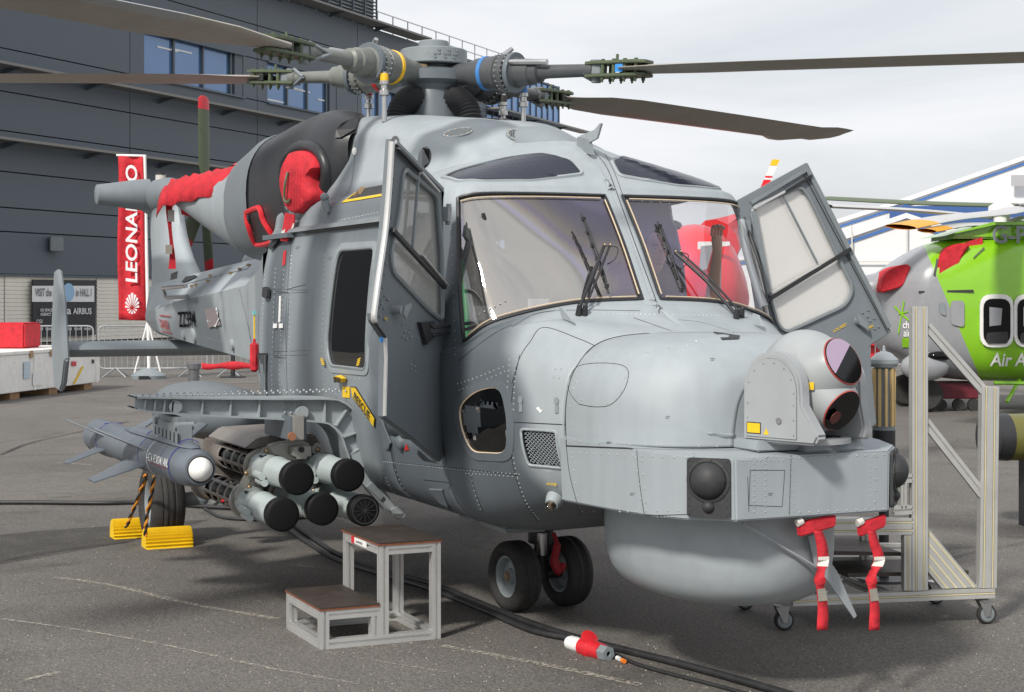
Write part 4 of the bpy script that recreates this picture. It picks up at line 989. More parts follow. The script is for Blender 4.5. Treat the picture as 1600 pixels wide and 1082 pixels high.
aper(d1, .096, m_lilac, 'lilac_lens', (0.5*0+math.pi*.22, math.pi*1.24), .0045, .2195); aper(d1, .096, m_lens, 'black_lens', None, .001, .2195)
aper(d2, .089, m_lens, 'black_lens', None, .003, .2195)
dn = d2.normalized(); MB().lathe([(0, .022), (.003, .022), (.003, .013), (0, .013)], tc_+dn*.2275+UP*.035-sd*.03, dn, 18).build('lens_ring', m_frame, ball)
MB().lathe([(0, .028), (.003, .028), (.003, 0)], tc_+dn*.2275-UP*.02+sd*.05, dn, 18).build('lens_ring', mat('amber_lens', (.12, .03, .03), .1), ball)
o = tc_+(fd*.55+sd*.73*.9+UP*-.02).normalized()*.2
MB().box(o, (.06, .003, .03), ax=((fd*.8-sd*.6).normalized(), (fd*.55+sd*.73).normalized(), UP)).build('laser_label', m_yel, ball)
# ---------------------------------------------------------------- engine nacelles and exhausts
for sg in (-1, 1):
    nac = MB(); rows = []
    prof = [(-1.40, .58, 2.60, .05, .10), (-1.48, .58, 2.55, .14, .22), (-1.62, .56, 2.51, .21, .33), (-1.8, .52, 2.485, .285, .40), (-2.2, .50, 2.46, .33, .42), (-2.6, .49, 2.43, .345, .425), (-2.85, .48, 2.41, .36, .43), (-2.92, .48, 2.41, .365, .43)]
    for p in crspline([V(a, b, c) for a, b, c, _, _ in prof], 3): pass
    cen = crspline([V(a, b, c) for a, b, c, _, _ in prof], 4); rad_ = crspline([V(d, e, 0) for _, _, _, d, e in prof], 4)
    for c, r in zip(cen, rad_):
        rows.append([V(c.x, sg*(c.y+math.copysign(abs(math.cos(a))**.8, math.cos(a))*r.x), c.z+math.copysign(abs(math.sin(a))**.8, math.sin(a))*r.y) for a in [2*math.pi*k/40 for k in range(41)]])
    boot = nac.grid(rows).build('intake_boot', m_boot, heli, smooth=True, merge=True, sharp=60); bvI = bvh_of([nac])
    # dark grey engine cowl ring behind the boot
    nc = MB(); rows = []
    for (x, cy, cz, ry, rz) in [(-2.9, .48, 2.41, .375, .437), (-3.05, .48, 2.41, .38, .44), (-3.25, .49, 2.38, .375, .425), (-3.45, .51, 2.36, .36, .40)]:
        rows.append([V(x, sg*(cy+math.copysign(abs(math.cos(a))**.85, math.cos(a))*ry), cz+math.copysign(abs(math.sin(a))**.85, math.sin(a))*rz) for a in [2*math.pi*k/40 for k in range(41)]])
    camoconst(nc.grid(rows).build('engine_cowl', CAMO, heli, smooth=True, merge=True), .72); bvI2 = bvh_of([nac, nc])
    # exhaust duct, swept outboard
    ex = MB(); pa = [(V(-3.40, .51, 2.36), .355, .395), (V(-3.65, .58, 2.37), .32, .35), (V(-3.95, .70, 2.42), .25, .27), (V(-4.22, .83, 2.47), .18, .18), (V(-4.45, .94, 2.51), .12, .10), (V(-4.56, .99, 2.53), .09, .05)]
    cen = crspline([p for p, _, _ in pa], 4); rr = crspline([V(a, b, 0) for _, a, b in pa], 4); rows = []
    ax = (pa[-1][0]-pa[0][0]); ax.z = 0; ax.normalize(); 
    for i, (c, r) in enumerate(zip(cen, rr)):
        t = (cen[min(i+1, len(cen)-1)]-cen[max(0, i-1)]).normalized(); s_ = t.cross(UP).normalized(); u_ = s_.cross(t)
        f = i/(len(cen)-1); s_ = s_.lerp(V(0, -1, 0), 1-f).normalized() if s_.y < 0 else s_.lerp(V(0, 1, 0), 1-f).normalized()
        row = []
        for a in [2*math.pi*k/32 for k in range(33)]:
            p = c+s_*math.cos(a)*r.x+(u_.lerp(UP, 1-f))*math.sin(a)*r.y
            lim = 2.565-.07*f; 
            if f > .12: p.z = min(p.z, lim)
            row.append(V(p.x, sg*p.y, p.z))
        rows.append(row)
    camoconst(ex.grid(rows).build('exhaust_duct', CAMO, heli, smooth=True, merge=True, sharp=50), .12)
    # red fabric cover over the exhaust mouth
    cv = MB(); rows = []; 
    for i in range(15):
        f = i/14; c = V(-3.58, .60, 2.60).lerp(V(-4.60, 1.0, 2.535), f); hw = .26*(1-f*.45)
        ln = (V(-4.58, 1.0, 0)-V(-3.55, .60, 0)).normalized(); s_ = V(-ln.y, ln.x, 0)
        if i == 14: hw *= .8
        row = []
        for k in range(13):
            a = -1+2*k/12; wr = .012*math.sin(i*1.7+k*2.3)+.01*math.sin(i*3.1-k*1.3)
            drop = (.17*(abs(a)**5)+(.08 if i in (0,) else 0)); drop += .05*(f > .9)
            p = c+s_*a*hw*1.04+UP*(.05*(1-a*a)+.02-drop+wr); row.append(V(p.x, sg*p.y, p.z))
        rows.append(row)
    cover = cv.grid(rows).build('exhaust_cover', m_red, heli, smooth=True); md = cover.modifiers.new('thick', 'SOLIDIFY'); md.thickness = .006
    e = V(-4.55, sg*1.0, 2.47); rows = []
    for i in range(10): f = i/9; rows.append([e+V(.02+.02*math.sin(f*6), sg*(-.02+.02*math.sin(f*5+k)), -f*.55)+V(.0, sg*.045*k, 0) for k in range(2)])
    st_ = MB().grid(rows).build('cover_strap', m_red, cover); md = st_.modifiers.new('thick', 'SOLIDIFY'); md.thickness = .003
    MB().box(e+V(.04, sg*.005, -.14), (.012, .05, .09)).build('reflective_band', m_whitef, cover)
    MB().box(e+V(.03, sg*.02, -.40), (.012, .05, .07)).build('reflective_band', mat('grey_band', (.32, .3, .25), .7), cover)
    # red intake plug on the side
    def nh(x, z, lift):
        h = bvI.ray_cast(V(x, sg*2, z), V(0, -sg, 0)); return (h[0] if h[0] else V(x, sg*.85, z))+V(0, sg*lift, 0)
    if sg < 0:
        def onpl(u, v): return PP(u, v, V(-1.85, -.87, 2.4), V(.25, -1, .05).normalized())
        cont = [(446, 262), (455, 243), (467, 236), (481, 238), (493, 249), (497, 262), (489, 274), (489, 285), (495, 300), (493, 312), (480, 326), (468, 334), (455, 328), (447, 308), (443, 285)]
        cs2 = crspline([V(a, b, 0) for a, b in cont+[cont[0]]], 3)[:-1]
        ctr = (470, 285); pl = MB(); rings = []
        for s_c, lf in ((1.0, -.14), (1.0, .0), (.97, .03), (.88, .045), (.4, .05), (.02, .052)):
            rings.append([onpl(ctr[0]+(p.x-ctr[0])*s_c, ctr[1]+(p.y-ctr[1])*s_c)+V(.2, -1, 0).normalized()*(lf+(.004*math.sin(i*2.1) if s_c > .9 else 0)) for i, p in enumerate(cs2)])
            rings[-1].append(rings[-1][0])
        plug = pl.grid(rings).build('intake_plug', m_red, heli, smooth=True, merge=True)
        nn = V(.2, -1, 0).normalized()
        MB().tube(crspline([onpl(463, 270)+nn*.06, onpl(462, 290)+nn*.075, onpl(460, 312)+nn*.07, onpl(464, 317)+nn*.065, onpl(466, 312)+nn*.06], 5), .009, 6).build('plug_handle', m_olive, plug, smooth=True)
        MB().prism([onpl(451, 333)+nn*.02, onpl(466, 336)+nn*.02, onpl(463, 352)+nn*.01, onpl(452, 378)+nn*.01, onpl(439, 376)+nn*.0, onpl(446, 352)+nn*.01], nn*.006).build('cover_streamer', m_red, plug)
        MB().prism([onpl(464, 349)+nn*.018, onpl(463, 356)+nn*.018, onpl(441, 371)+nn*.01, onpl(443, 362)+nn*.012], nn*.003).build('reflective_band', m_whitef, plug)
        for k in range(4): text('printed_text', 'REMOVE BEFORE FLIGHT', onpl(467+4.5*k, 320)+nn*.056, UP, V(-1, -.2, 0)*-1*-1, .012, mat('print_red', (.25, .01, .02), .6), plug, width=.22)
        # groove around plug (dark hollow)
        lp_ = [hit(ctr[0]+(p.x-ctr[0])*1.32+2, ctr[1]+(p.y-ctr[1])*1.16, [bvI]) for p in crspline([V(a_, b_, 0) for a_, b_ in [(446, 285), (450, 255), (468, 237), (488, 242), (498, 265), (496, 295), (488, 322), (470, 336), (452, 322), (446, 285)]], 3)[:-1]]
        lp_ = [q[0]-q[1]*.005 for q in lp_ if q]
        if len(lp_) > 6: MB().tube(lp_, .04, 12, closed=True).build('intake_lip', m_boot, heli, smooth=True)
    # oval recess near the top of the boot
    no_ = []
    if sg < 0:
        hp = [hit(u, v, [bvI, BV[5]]) for u, v in [(524, 218), (526, 206), (534, 196), (546, 190), (561, 184), (559, 195), (556, 204), (545, 211), (532, 218)]]; hp = [q for q in hp if q]
        if len(hp) > 3:
            nn2 = sum((q[1] for q in hp), V(0, 0, 0)).normalized(); MB().prism([q[0]+nn2*.012 for q in hp], nn2*.004).build('intake_slot', m_black, heli)
        # red rimmed cooling scoop
        out_ = [(388, 332), (402, 326), (409, 327), (415, 346), (431, 371), (427, 376), (406, 381), (398, 374), (389, 346)]
        lh = [hit(p.x, p.y, [bvI2]) for p in crspline([V(x_, y_, 0) for x_, y_ in out_+[out_[0]]], 3)[:-1]]; lh = [q for q in lh if q]
        loopo = [q[0]+q[1]*.012 for q in lh]; nn3 = sum((q[1] for q in lh), V(0, 0, 0)).normalized()
        MB().tube(loopo, .021, 8, closed=True).build('scoop_rim', m_redp, heli, smooth=True); MB().prism([q[0]+nn3*.0 for q in lh], nn3*.02).build('scoop_mouth', m_black, heli)
        dq = [hit(u, v, [bvI2, bvB]) for u, v in ((424, 386), (436, 375), (439, 380), (427, 393))]
        if all(dq): MB().prism([q[0]+V(0, -.02, .01) for q in dq], V(0, -.004, 0)).build('data_plate', m_black, heli)
h_ = hit(404, 489, [bvT, bvB])
if h_:
    k0 = h_[0]+V(0, -.03, 0); MB().box(k0, (.03, .02, .03)).build('tag_clip', mat('cyan_clip', (.2, .5, .5), .5), heli)
    MB().tube([k0, k0-UP*.19], .006, 6).build('tag_cord', m_yel, heli); MB().tube(crspline([k0-UP*.18, k0-UP*.22, k0-UP*.34, k0-UP*.41], 4), [.01]*4+[.032]*5+[.028]*3+[.012], 8).build('red_tag', m_red, heli, smooth=True)
# sliding-door rail end, roof fittings on starboard shoulder
MB().box((-2.0, -.89, 2.085), (.55, .05, .03)).build('rail_end', m_dark, heli)
MB().cyl((-1.18, -.83, 2.2), (-1.18, -.85, 2.27), .028, .022, 12).sphere((-1.18, -.85, 2.29), .026).build('roof_fitting', m_mid, heli, smooth=True)
MB().cyl((-.85, -.76, 2.27), (-.75, -.76, 2.3), .028, .03, 12).build('roof_lamp', m_bronze, heli, smooth=True)
# ---------------------------------------------------------------- rotor head
H = V(-1.58, 0, 3.09)
mast = MB().lathe([(0, .20), (.12, .19), (.2, .17), (.24, .2), (.3, .2)], V(-1.58, 0, 2.80), UP, 32).build('rotor_mast', m_dark, heli, smooth=True, sharp=35)
bl = MB()
for k in range(4):
    a = math.radians(25+90*k); c = V(-1.58+math.cos(a)*.2, math.sin(a)*.2, 2.84)
    ca_, sa_ = math.cos(a), math.sin(a); pts = []; rs_ = []
    for i in range(37):
        b = math.pi*.62*i/36; R0 = .14; pts.append(V(-1.58, 0, 2.78)+V(ca_, sa_, 0)*(.14+math.sin(b)*.17)+UP*(math.cos(b)*.17)); rs_.append(.085 if i % 2 else .068)
    MB().tube(pts, rs_, 20).build('mast_bellows', m_rub, heli, smooth=True, sharp=15)
hub = MB().lathe([(-.06, .0), (-.06, .19), (-.03, .24), (.03, .24), (.05, .18), (.06, .12), (.06, 0)], H, UP, 32).build('rotor_hub', m_dark, heli, smooth=True, sharp=40)
HB = V(-1.57, 0, 3.165)
dr_ = MB().lathe([(-.04, 0), (-.04, .10), (0, .12), (.0, .205), (.006, .212), (.092, .212), (.098, .205), (.10, .10), (.10, .098)], HB, UP, 48).lathe([(.095, .0), (.095, .096), (.15, .096), (.156, .09), (.156, 0)], HB, UP, 40).build('slip_ring_drum', m_mid, heli, smooth=True, sharp=30)
bt = MB()
for q in (-.35, -.05, .25, 2.0, 4.0):
    for dz in (.03, .05):
        for da in (0, .12): a = q+da; bt.cyl(HB+V(math.cos(a)*.21, math.sin(a)*.21, dz+(da*.2)), HB+V(math.cos(a)*.218, math.sin(a)*.218, dz+(da*.2)), .009, seg=6)
bt.build('drum_bolts', m_frame, dr_, kind='stuff')
for k in range(4): a = math.radians(40+90*k); MB().box(HB+V(math.cos(a)*.16, math.sin(a)*.16, -.035), (.07, .05, .05)).build('drum_lug', m_redp if k % 2 == 0 else m_bronze, dr_, bevel=.004)
m_blade_u = mat('blade_paint', (.36, .335, .285), .5, var=.12, vs=3, dirt=.3, dcol=(.16, .1, .08)); m_edge = mat('blade_erosion_strip', (.42, .42, .42), .35, metal=.5, var=.06)
blades = []
def blade(lat, dep, pts, colr, tipd, roll, edge, lab):
    dv = (RT*lat+FW*dep).normalized()
    def at(r):
        (r1, z1), (r2, z2) = pts; z = z1+(z2-z1)*(r-r1)/(r2-r1)
        if r < r1: z = H.z+.02+(z1-H.z-.02)*r/r1
        return V(H.x, 0, 0)+dv*r+UP*z
    tv = dv.cross(UP).normalized()
    t = (at(1.2)-at(.25)).normalized(); hn = t.cross(tv).normalized(); hn = hn if hn.z > 0 else -hn
    arm = thingpart = MB(); q0 = at(.16)
    arm.lathe([(0, .05), (.0, .065), (.12, .07), (.2, .095), (.34, .108), (.345, .112), (.37, .113), (.375, .105), (.40, .105), (.405, .118), (.44, .118), (.445, .098), (.49, .096), (.50, .085), (.60, .08), (.61, .07), (.66, .068), (.67, .048), (.72, .042), (.99, .038), (1.0, .05), (1.05, .05), (1.06, 0)], q0, t, 28)
    ar = arm.build('rotor_arm', m_sleeve if lab in 'yr' else mat('dark_sleeve', (.07, .075, .08), .4, var=.12), heli, smooth=True, sharp=32)
    MB().lathe([(.245, .1015), (.248, .1055), (.272, .1065), (.275, .102)], q0, t, 28).build('colour_band', mat('band_'+lab, colr, .45), ar, smooth=True)
    lb = MB()
    for k in range(22): a = 2*math.pi*k/22; c = q0+t*.42+(tv*math.cos(a)+hn*math.sin(a))*.111; lb.cyl(c-t*.03, c+t*.03, .007, seg=6)
    lb.build('flange_bolts', m_bronze if 0 else m_steel, ar, kind='stuff')
    MB().cyl(q0+t*.45+tv*.085+hn*.055, q0+t*.75+tv*.065+hn*.05, .018, seg=10).cyl(q0+t*.40+hn*.10+tv*.03, q0+t*.43+hn*.15-tv*.02, .02, .014, 10).build('arm_fitting', m_steel, ar, smooth=True)
    # damper clevis ring
    MB().lathe([(.46, .09), (.46, .122), (.475, .126), (.49, .122), (.49, .09)], q0, t, 28).build('damper_ring', m_dark, ar, smooth=True, sharp=30)
    # pitch control rod
    pc = at(.62)+tv*(-.18 if lab in ('y', 'b') else .18)*.6
    rod = MB(); rod.cyl(pc-UP*.06, pc-UP*.36, .016, seg=10).lathe([(0, .03), (.03, .03), (.035, .02), (.06, .02), (.065, .03), (.085, .03)], pc-UP*.2, UP, 14).build('pitch_rod', m_steel, heli, smooth=True)
    MB().lathe([(0, .024), (.03, .026), (.06, .024)], pc-UP*.13, UP, 12).build('rod_band', MATS['band_'+lab], heli, smooth=True)
    # hinge block in olive with bolts
    r0 = 1.16; c = at(r0); tb_ = (at(3)-at(1.25)).normalized(); hb = tb_.cross(tv).normalized(); hb = hb if hb.z > 0 else -hb
    hbk = MB()
    for s_ in (1, -1): hbk.prism([c+tb_*a+tv*b+hb*s_*.028 for a, b in ((0, -.045), (.1, -.065), (.36, -.075), (.42, -.05), (.42, .05), (.36, .075), (.1, .065), (0, .045))], hb*s_*.02)
    hinge = hbk.build('blade_hinge', m_olive, heli, bevel=.004)
    MB().box(c+tb_*.05, (.12, .08, .055), ax=(tb_, tv, hb)).cyl(c+tb_*.06-hb*.075, c+tb_*.06+hb*.06, .03, seg=14).build('hinge_pin', m_frame, hinge, bevel=.003)
    for p in ([c+tb_*-.11+tv*-.06, c+tb_*-.11+tv*.06],):
        MB().tube([p[0]+hb*.0, p[0]+tb_*.13+hb*.055+tv*.05], .012, 6).tube([p[0], p[0]+tb_*.13-hb*.055+tv*.05], .012, 6).build('hinge_yoke', m_frame, hinge)
    bb = MB()
    for k in range(4):
        for b in (-.045, .045): o = c+tb_*(.13+.075*k)+tv*b; bb.cyl(o-hb*.064, o+hb*.058, .012, seg=8).cyl(o-hb*.078, o-hb*.062, .007, seg=6)
    bb.cyl(c+tb_*.2+hb*.05, c+tb_*.2+hb*.09, .009, seg=8); bb.build('hinge_bolts', m_olive, hinge, kind='stuff')
    # blade body
    rows = []; rad_ = [1.42, 1.6, 1.9, 2.3, 3, 3.8, 4.6, 5.3, 5.55, 5.75, 6.0, 6.2, 6.4]
    for r in rad_:
        if lab == 'k' and r > 5: r *= .957
        ch = .20 if r < 1.5 else (.26 if r < 1.7 else (.36 if r < 2 else .395)); th_ = .05 if r < 1.5 else (.05 if r < 2 else .045); sw = 0.
        if r > 5.25: ch = .46; sw = -.03
        if r > 5.7: ch = .40; sw = .06
        if r > 6.1: ch = .30; sw = .1; th_ = .025
        rl = math.radians(roll)*(min(1, (r-1.4)/.6) if r < 2 else 1); le = tv*edge; cdir = (le*math.cos(rl)-hb*math.sin(rl)); ud = hb*math.cos(rl)+le*math.sin(rl)
        c = at(r)+UP*(-.02*((r-1.4)/5)**2*tipd); row = []
        for k in range(17):
            a = 2*math.pi*k/16; xx = math.cos(a); yy = math.sin(a)
            fx = (xx*.5+.0); tt = th_*(.5+.5*math.sqrt(max(0, (1-(0.5-fx))*1.0)))*yy*.5*(1.2 if xx > -.2 else .75 if xx > -.8 else .3)
            row.append(c+cdir*(fx*ch-sw)+ud*tt)
        rows.append(row)
    bo = MB().grid(rows).build('rotor_blade', m_blade_u, heli, smooth=True, sharp=70, merge=True)
    er = []
    for row in rows[3:-1]: er.append([row[k % 16]+(row[k % 16]-(row[4]+row[12])/2).normalized()*.0015 for k in (14, 15, 16, 17, 18)])
    MB().grid(er).build('erosion_strip', m_edge, bo, smooth=True)
    sq = c  # coloured square on blade root
    o = at(1.36)+(UP*0)
    fsd = tv if tv.dot(CAM-o) > 0 else -tv
    MB().box(at(1.42)+fsd*.078, (.05, .004, .045), ax=(tb_, tv, hb)).build('root_mark', m_blue if lab == 'b' else m_black, hinge)
blade(.82, -.57, ((1.45, 3.03), (3.75, 2.915)), (.05, .2, .5), 1, -1, -1, 'b')
blade(.57, .82, ((1.23, 3.10), (6.4, 3.24)), (.02, .02, .02), 1, 11, -1, 'k')
blade(-.57, -.82, ((1.24, 3.11), (3.09, 3.12)), (.85, .5, .02), 0, -8, -1, 'y')
blade(-.82, .57, ((1.6, 3.21), (4.29, 3.43)), (.6, .02, .03), 1, 3, 1, 'r')
# ---------------------------------------------------------------- tail
fin = MB(); rows = []
for z, xl, xt, th_ in [(1.35, -8.6, -9.75, .12), (1.6, -7.9, -9.85, .15), (1.85, -7.7, -9.8, .16), (2.1, -8.15, -9.75, .165), (2.35, -8.45, -9.8, .16), (2.6, -8.6, -9.85, .15), (2.82, -8.7, -9.85, .15)]:
    row = []
    for k in range(25):
        a = 2*math.pi*k/24; c = math.cos(a); s_ = math.sin(a); f = (c+1)/2
        row.append(V(xt+(xl-xt)*f, s_*th_*(.55+.45*f), z))
    rows.append(row)
rows = [[crspline([rows[i][k] for i in range(7)], 4)[j] for k in range(25)] for j in range(25)]
f_ = MB().grid(rows); finbv = bvh_of([f_]); fo = paint(f_.build('tail_fin', CAMO, heli, smooth=True, sharp=50, merge=True))
gb = MB().lathe([(-.18, .12), (-.12, .17), (.3, .19), (.75, .18), (.95, .1)], V(-9.75, 0, 2.78), V(1, 0, 0), 28).build('tail_gearbox', CAMO, heli, smooth=True); camoconst(gb, .7)
cone = MB().lathe([(0, .17), (.1, .165), (.55, .105), (.56, .09), (.56, 0)], V(-9.45, -.12, 2.80), V(0, -1, -.02), 32).build('tail_stub', CAMO, heli, smooth=True, sharp=40); camoconst(cone, .62)
for a, b in (((315, 450), (330, 430)),): pass
surf_patch('fin_grille', [(268, 428), (278, 424), (276, 440), (272, 458), (266, 452)], m_black, [finbv], .003, .003, 0)
surf_patch('fin_inlet', [(285, 443), (292, 434), (306, 431), (310, 433), (296, 440)], m_black, [finbv, bvT], .012, .004)
surf_patch('gearbox_window', [(249, 309), (272, 308), (280, 312), (280, 322), (262, 323), (249, 321)], m_black, [bvh_of([MB().lathe([(-.18, .12), (-.12, .17), (.3, .19), (.75, .18), (.95, .1)], V(-9.75, 0, 2.78), V(1, 0, 0), 28)])], .006, .004)
MB().lathe([(0, .06), (.0, .055), (.12, .055), (.12, 0)], P(251, 291, x=-9.4), UP, 24).build('beacon_lens', mat('ribbed_lens', (.55, .52, .48), .25, var=.3, vs=60), heli, smooth=True, sharp=30)
MB().lathe([(.12, .06), (.14, .06), (.145, 0)], P(251, 291, x=-9.4), UP, 24).build('beacon_cap', m_black, heli)
for i, (px_, zt) in enumerate(((-8.6, 0),)): pass
# tail rotor, port side
trc = V(-9.2, .42, 2.82); MB().cyl(V(-9.2, .1, 2.82), trc+V(0, .08, 0), .07, .06, 16).build('tail_rotor_hub', m_dark, heli, smooth=True)
for (u, v, pch) in ((318, 150, .95), (372, 252, .9), (327, 425, .3), (290, 380, .6)):
    tip = P(u, v, y=.42); d = (tip-trc).normalized(); L_ = min((tip-trc).length, 1.15) if v != 150 else (tip-trc).length
    s_ = V(math.cos(pch)*-d.z, .0, math.cos(pch)*d.x)+V(0, math.sin(pch)*1, 0); s_ = (s_-d*s_.dot(d)).normalized(); n_ = d.cross(s_)
    def prow(r, w_): c = trc+d*r; return [c+s_*w_*math.cos(a)+n_*.016*math.sin(a) for a in [2*math.pi*k/12 for k in range(13)]]
    tb2 = MB().grid([prow(r, w_) for r, w_ in ((.08, .03), (.2, .05), (.3, .09), (L_*.86, .09))]).build('tail_rotor_blade', m_olive, heli, smooth=True, merge=True)
    MB().grid([prow(r, w_) for r, w_ in ((L_*.86, .091), (L_*.97, .088), (L_, .03))]).build('blade_tip', m_redp, tb2, smooth=True)
# tailplane with end plates
tp = MB(); rows = []
for y in (-1.18, -.6, 0, .6, 1.18):
    rows.append([V(-8.45+math.cos(a)*.26*(1-.1*abs(y)), y, 1.19+math.sin(a)*.08-(0)) for a in [2*math.pi*k/16 for k in range(17)]])
camoconst(tp.grid(rows).build('tailplane', CAMO, heli, smooth=True, merge=True), .5)
for sg in (-1, 1):
    ep = MB().prism([V(-8.2, sg*1.18, .86), V(-8.05, sg*1.18, 1.1), V(-8.25, sg*1.18, 1.7), V(-8.5, sg*1.18, 1.98), V(-8.66, sg*1.18, 1.97), V(-8.85, sg*1.18, 1.3), V(-8.66, sg*1.18, .80), V(-8.35, sg*1.18, .78)], V(0, sg*.055, 0)).build('end_plate', CAMO, heli, bevel=.015, smooth=True); camoconst(ep, .45)
MB().tube([V(-7.3, -.42, 1.72), V(-7.05, -.50, 1.79), V(-5.9, -.56, 1.80)], .02, 8).build('handrail', m_steel, heli, smooth=True)
MB().tube([V(-7.3, -.42, 1.72), V(-7.0, -.48, 1.70), V(-6.4, -.43, 1.71)], .02, 8).build('handrail', m_steel, heli, smooth=True)
# boom spine cover
sp = MB(); rows = []
for x, r in ((-4.1, .2), (-4.5, .24), (-5.0, .24), (-5.4, .2), (-5.55, .12)): rows.append([V(x, math.cos(a)*r*1.05, 1.96+math.sin(a)*r*.9) for a in [math.pi*k/16 for k in range(17)]])
camoconst(sp.grid(rows).build('spine_cover', CAMO, heli, smooth=True), .5)
for (u, v) in [(301, 448), (308, 446), (326, 440), (330, 432), (362, 428), (376, 422), (390, 416)]:
    h = hit(u, v, [bvT]); 
    if h: MB().box(h[0]+h[1]*.01, (.03, .03, .02)).build('spine_latch', m_bronze, heli)
for (u, v, r) in ((304, 531, 9), (364, 545, 6), (288, 530, 6)):
    h = hit(u, v-6, [bvT])
    if h: MB().lathe([(0, .07*r/9), (.02, .07*r/9), (.025, .05*r/9), (.025, 0)], h[0], h[1], 20).build('boom_boss', m_light, heli, smooth=True)
def onboom(name, s, a, b, size, m_, font_w=None, **kw):
    ha = hit(*a, [bvT]); hb = hit(*b, [bvT]); rt = (hb[0]-ha[0]); return text(name, s, ha[0], rt, UP, size, m_, heli, width=rt.length, proj=bvT, lift=.012, **kw)
onboom('serial_number', 'ZZ394', (282, 511), (308, 510), .14, mat('serial_black', (.004, .004, .005), .9, spec=.1, var=0))
onboom('danger_text', 'DANGER', (253, 512), (267, 516), .09, mat('print_red2', (.45, .03, .03), .5))
surf_patch('type_badge', [(322, 483), (338, 480), (347, 508), (328, 512)], mat('badge_mauve', (.23, .19, .2), .5), [bvT], .01, .004)
onboom('badge_text', 'AW159', (326, 503), (343, 499), .10, mat('badge_white', (.85, .85, .85), .6, var=0))
surf_patch('badge_tick', [(337, 509), (340, 511), (346, 497), (345, 497), (340, 507)], m_white, [bvT], .016, .003)
surf_patch('danger_frame', [(251, 492), (268, 494), (268, 495.5), (251, 493.5)], MATS['print_red2'], [bvT], .01, .003); surf_patch('danger_frame', [(254, 516), (270, 520), (270, 521.5), (254, 517.5)], MATS['print_red2'], [bvT], .01, .003)
surf_patch('black_scoop', [(417, 450), (422, 449), (425, 453), (424, 465), (420, 467), (416, 464)], m_black, [bvB, bvT], .01, .02)
gr = surf_patch('side_grille', [(401, 556), (405, 552), (419, 552), (419, 621), (400, 620)], m_black, [bvB, bvT], .006, .004)
gm = MB()
for k in range(6):
    a, b = hit(402+3.2*k, 556, [bvB, bvT]), hit(402+3.2*k, 619, [bvB, bvT])
    if a and b: gm.tube([a[0]+a[1]*.016, b[0]+b[1]*.016], .003, 4)
for k in range(18):
    a, b = hit(402, 557+3.6*k, [bvB, bvT]), hit(418, 557+3.6*k, [bvB, bvT])
    if a and b: gm.tube([a[0]+a[1]*.016, b[0]+b[1]*.016], .003, 4)
gm.build('grille_mesh', m_mid, gr)
surf_patch('door_slot', [(438.5, 463), (440.5, 463), (439, 504), (437, 504)], m_white, [bvB], .004, .006)
for u in (432, 441): surf_patch('latch', [(u-2, 506), (u+2.5, 506), (u+2.5, 513), (u-2, 513)], m_white, [bvB], .006, .008)
surf_patch('red_decal', [(444, 393), (448, 392), (446, 414), (442, 416)], MATS['red_plastic'], [bvB], .003, .002)
surf_patch('rescue_note', [(536, 604), (547.5, 605), (547.5, 622), (536.5, 621)], m_yel, [bvB, bvA], .003, .002)
ra = surf_patch('rescue_arrow', [(549, 604), (557, 604.5), (588, 654), (587, 669), (552, 622)], m_black, [bvB, bvA, bvh_of([Bs])], .003, .002)
surf_patch('rescue_arrow', [(550, 605.5), (556.5, 606), (586.5, 655), (585.5, 666.5), (553, 621.5)], m_yel, [bvB, bvA, bvh_of([Bs])], .006, .002)
ha = hit(556, 623, [bvB]); hb = hit(578, 653, [bvB])
rt = (hb[0]-ha[0]); n_ = V(0, -1, 0); text('rescue_text', 'RESCUE', ha[0]+V(0, -.012, 0), rt, (V(0, -1, 0).cross(rt)).normalized()*1, .045, m_black, heli, width=rt.length*1.12)
surf_patch('hazard_grip', [(531, 588), (536, 586), (544, 591), (542, 597), (533, 597)], m_yel, [bvB], .01, .03)
for k in range(5): surf_patch('hazard_stripe', [(532.5+2.4*k, 587.5+k*.5), (533.7+2.4*k, 587.5+k*.5), (534.4+2.2*k, 597), (533.2+2.2*k, 597)], m_black, [bvB], .042, .002)
for k in range(4):
    surf_patch('hazard_stripe', [(564-k*.7, 561+3*k), (568-k*.7, 559+3*k), (568-k*.7, 561+3*k), (564-k*.7, 563+3*k)], m_yel, [bvB], .016, .003)
    surf_patch('hazard_stripe', [(505+k*.8, 560+2.7*k), (509+k*.8, 560+2.7*k), (509+k*.8, 562+2.7*k), (505+k*.8, 562+2.7*k)], m_yel, [bvB], .016, .003)
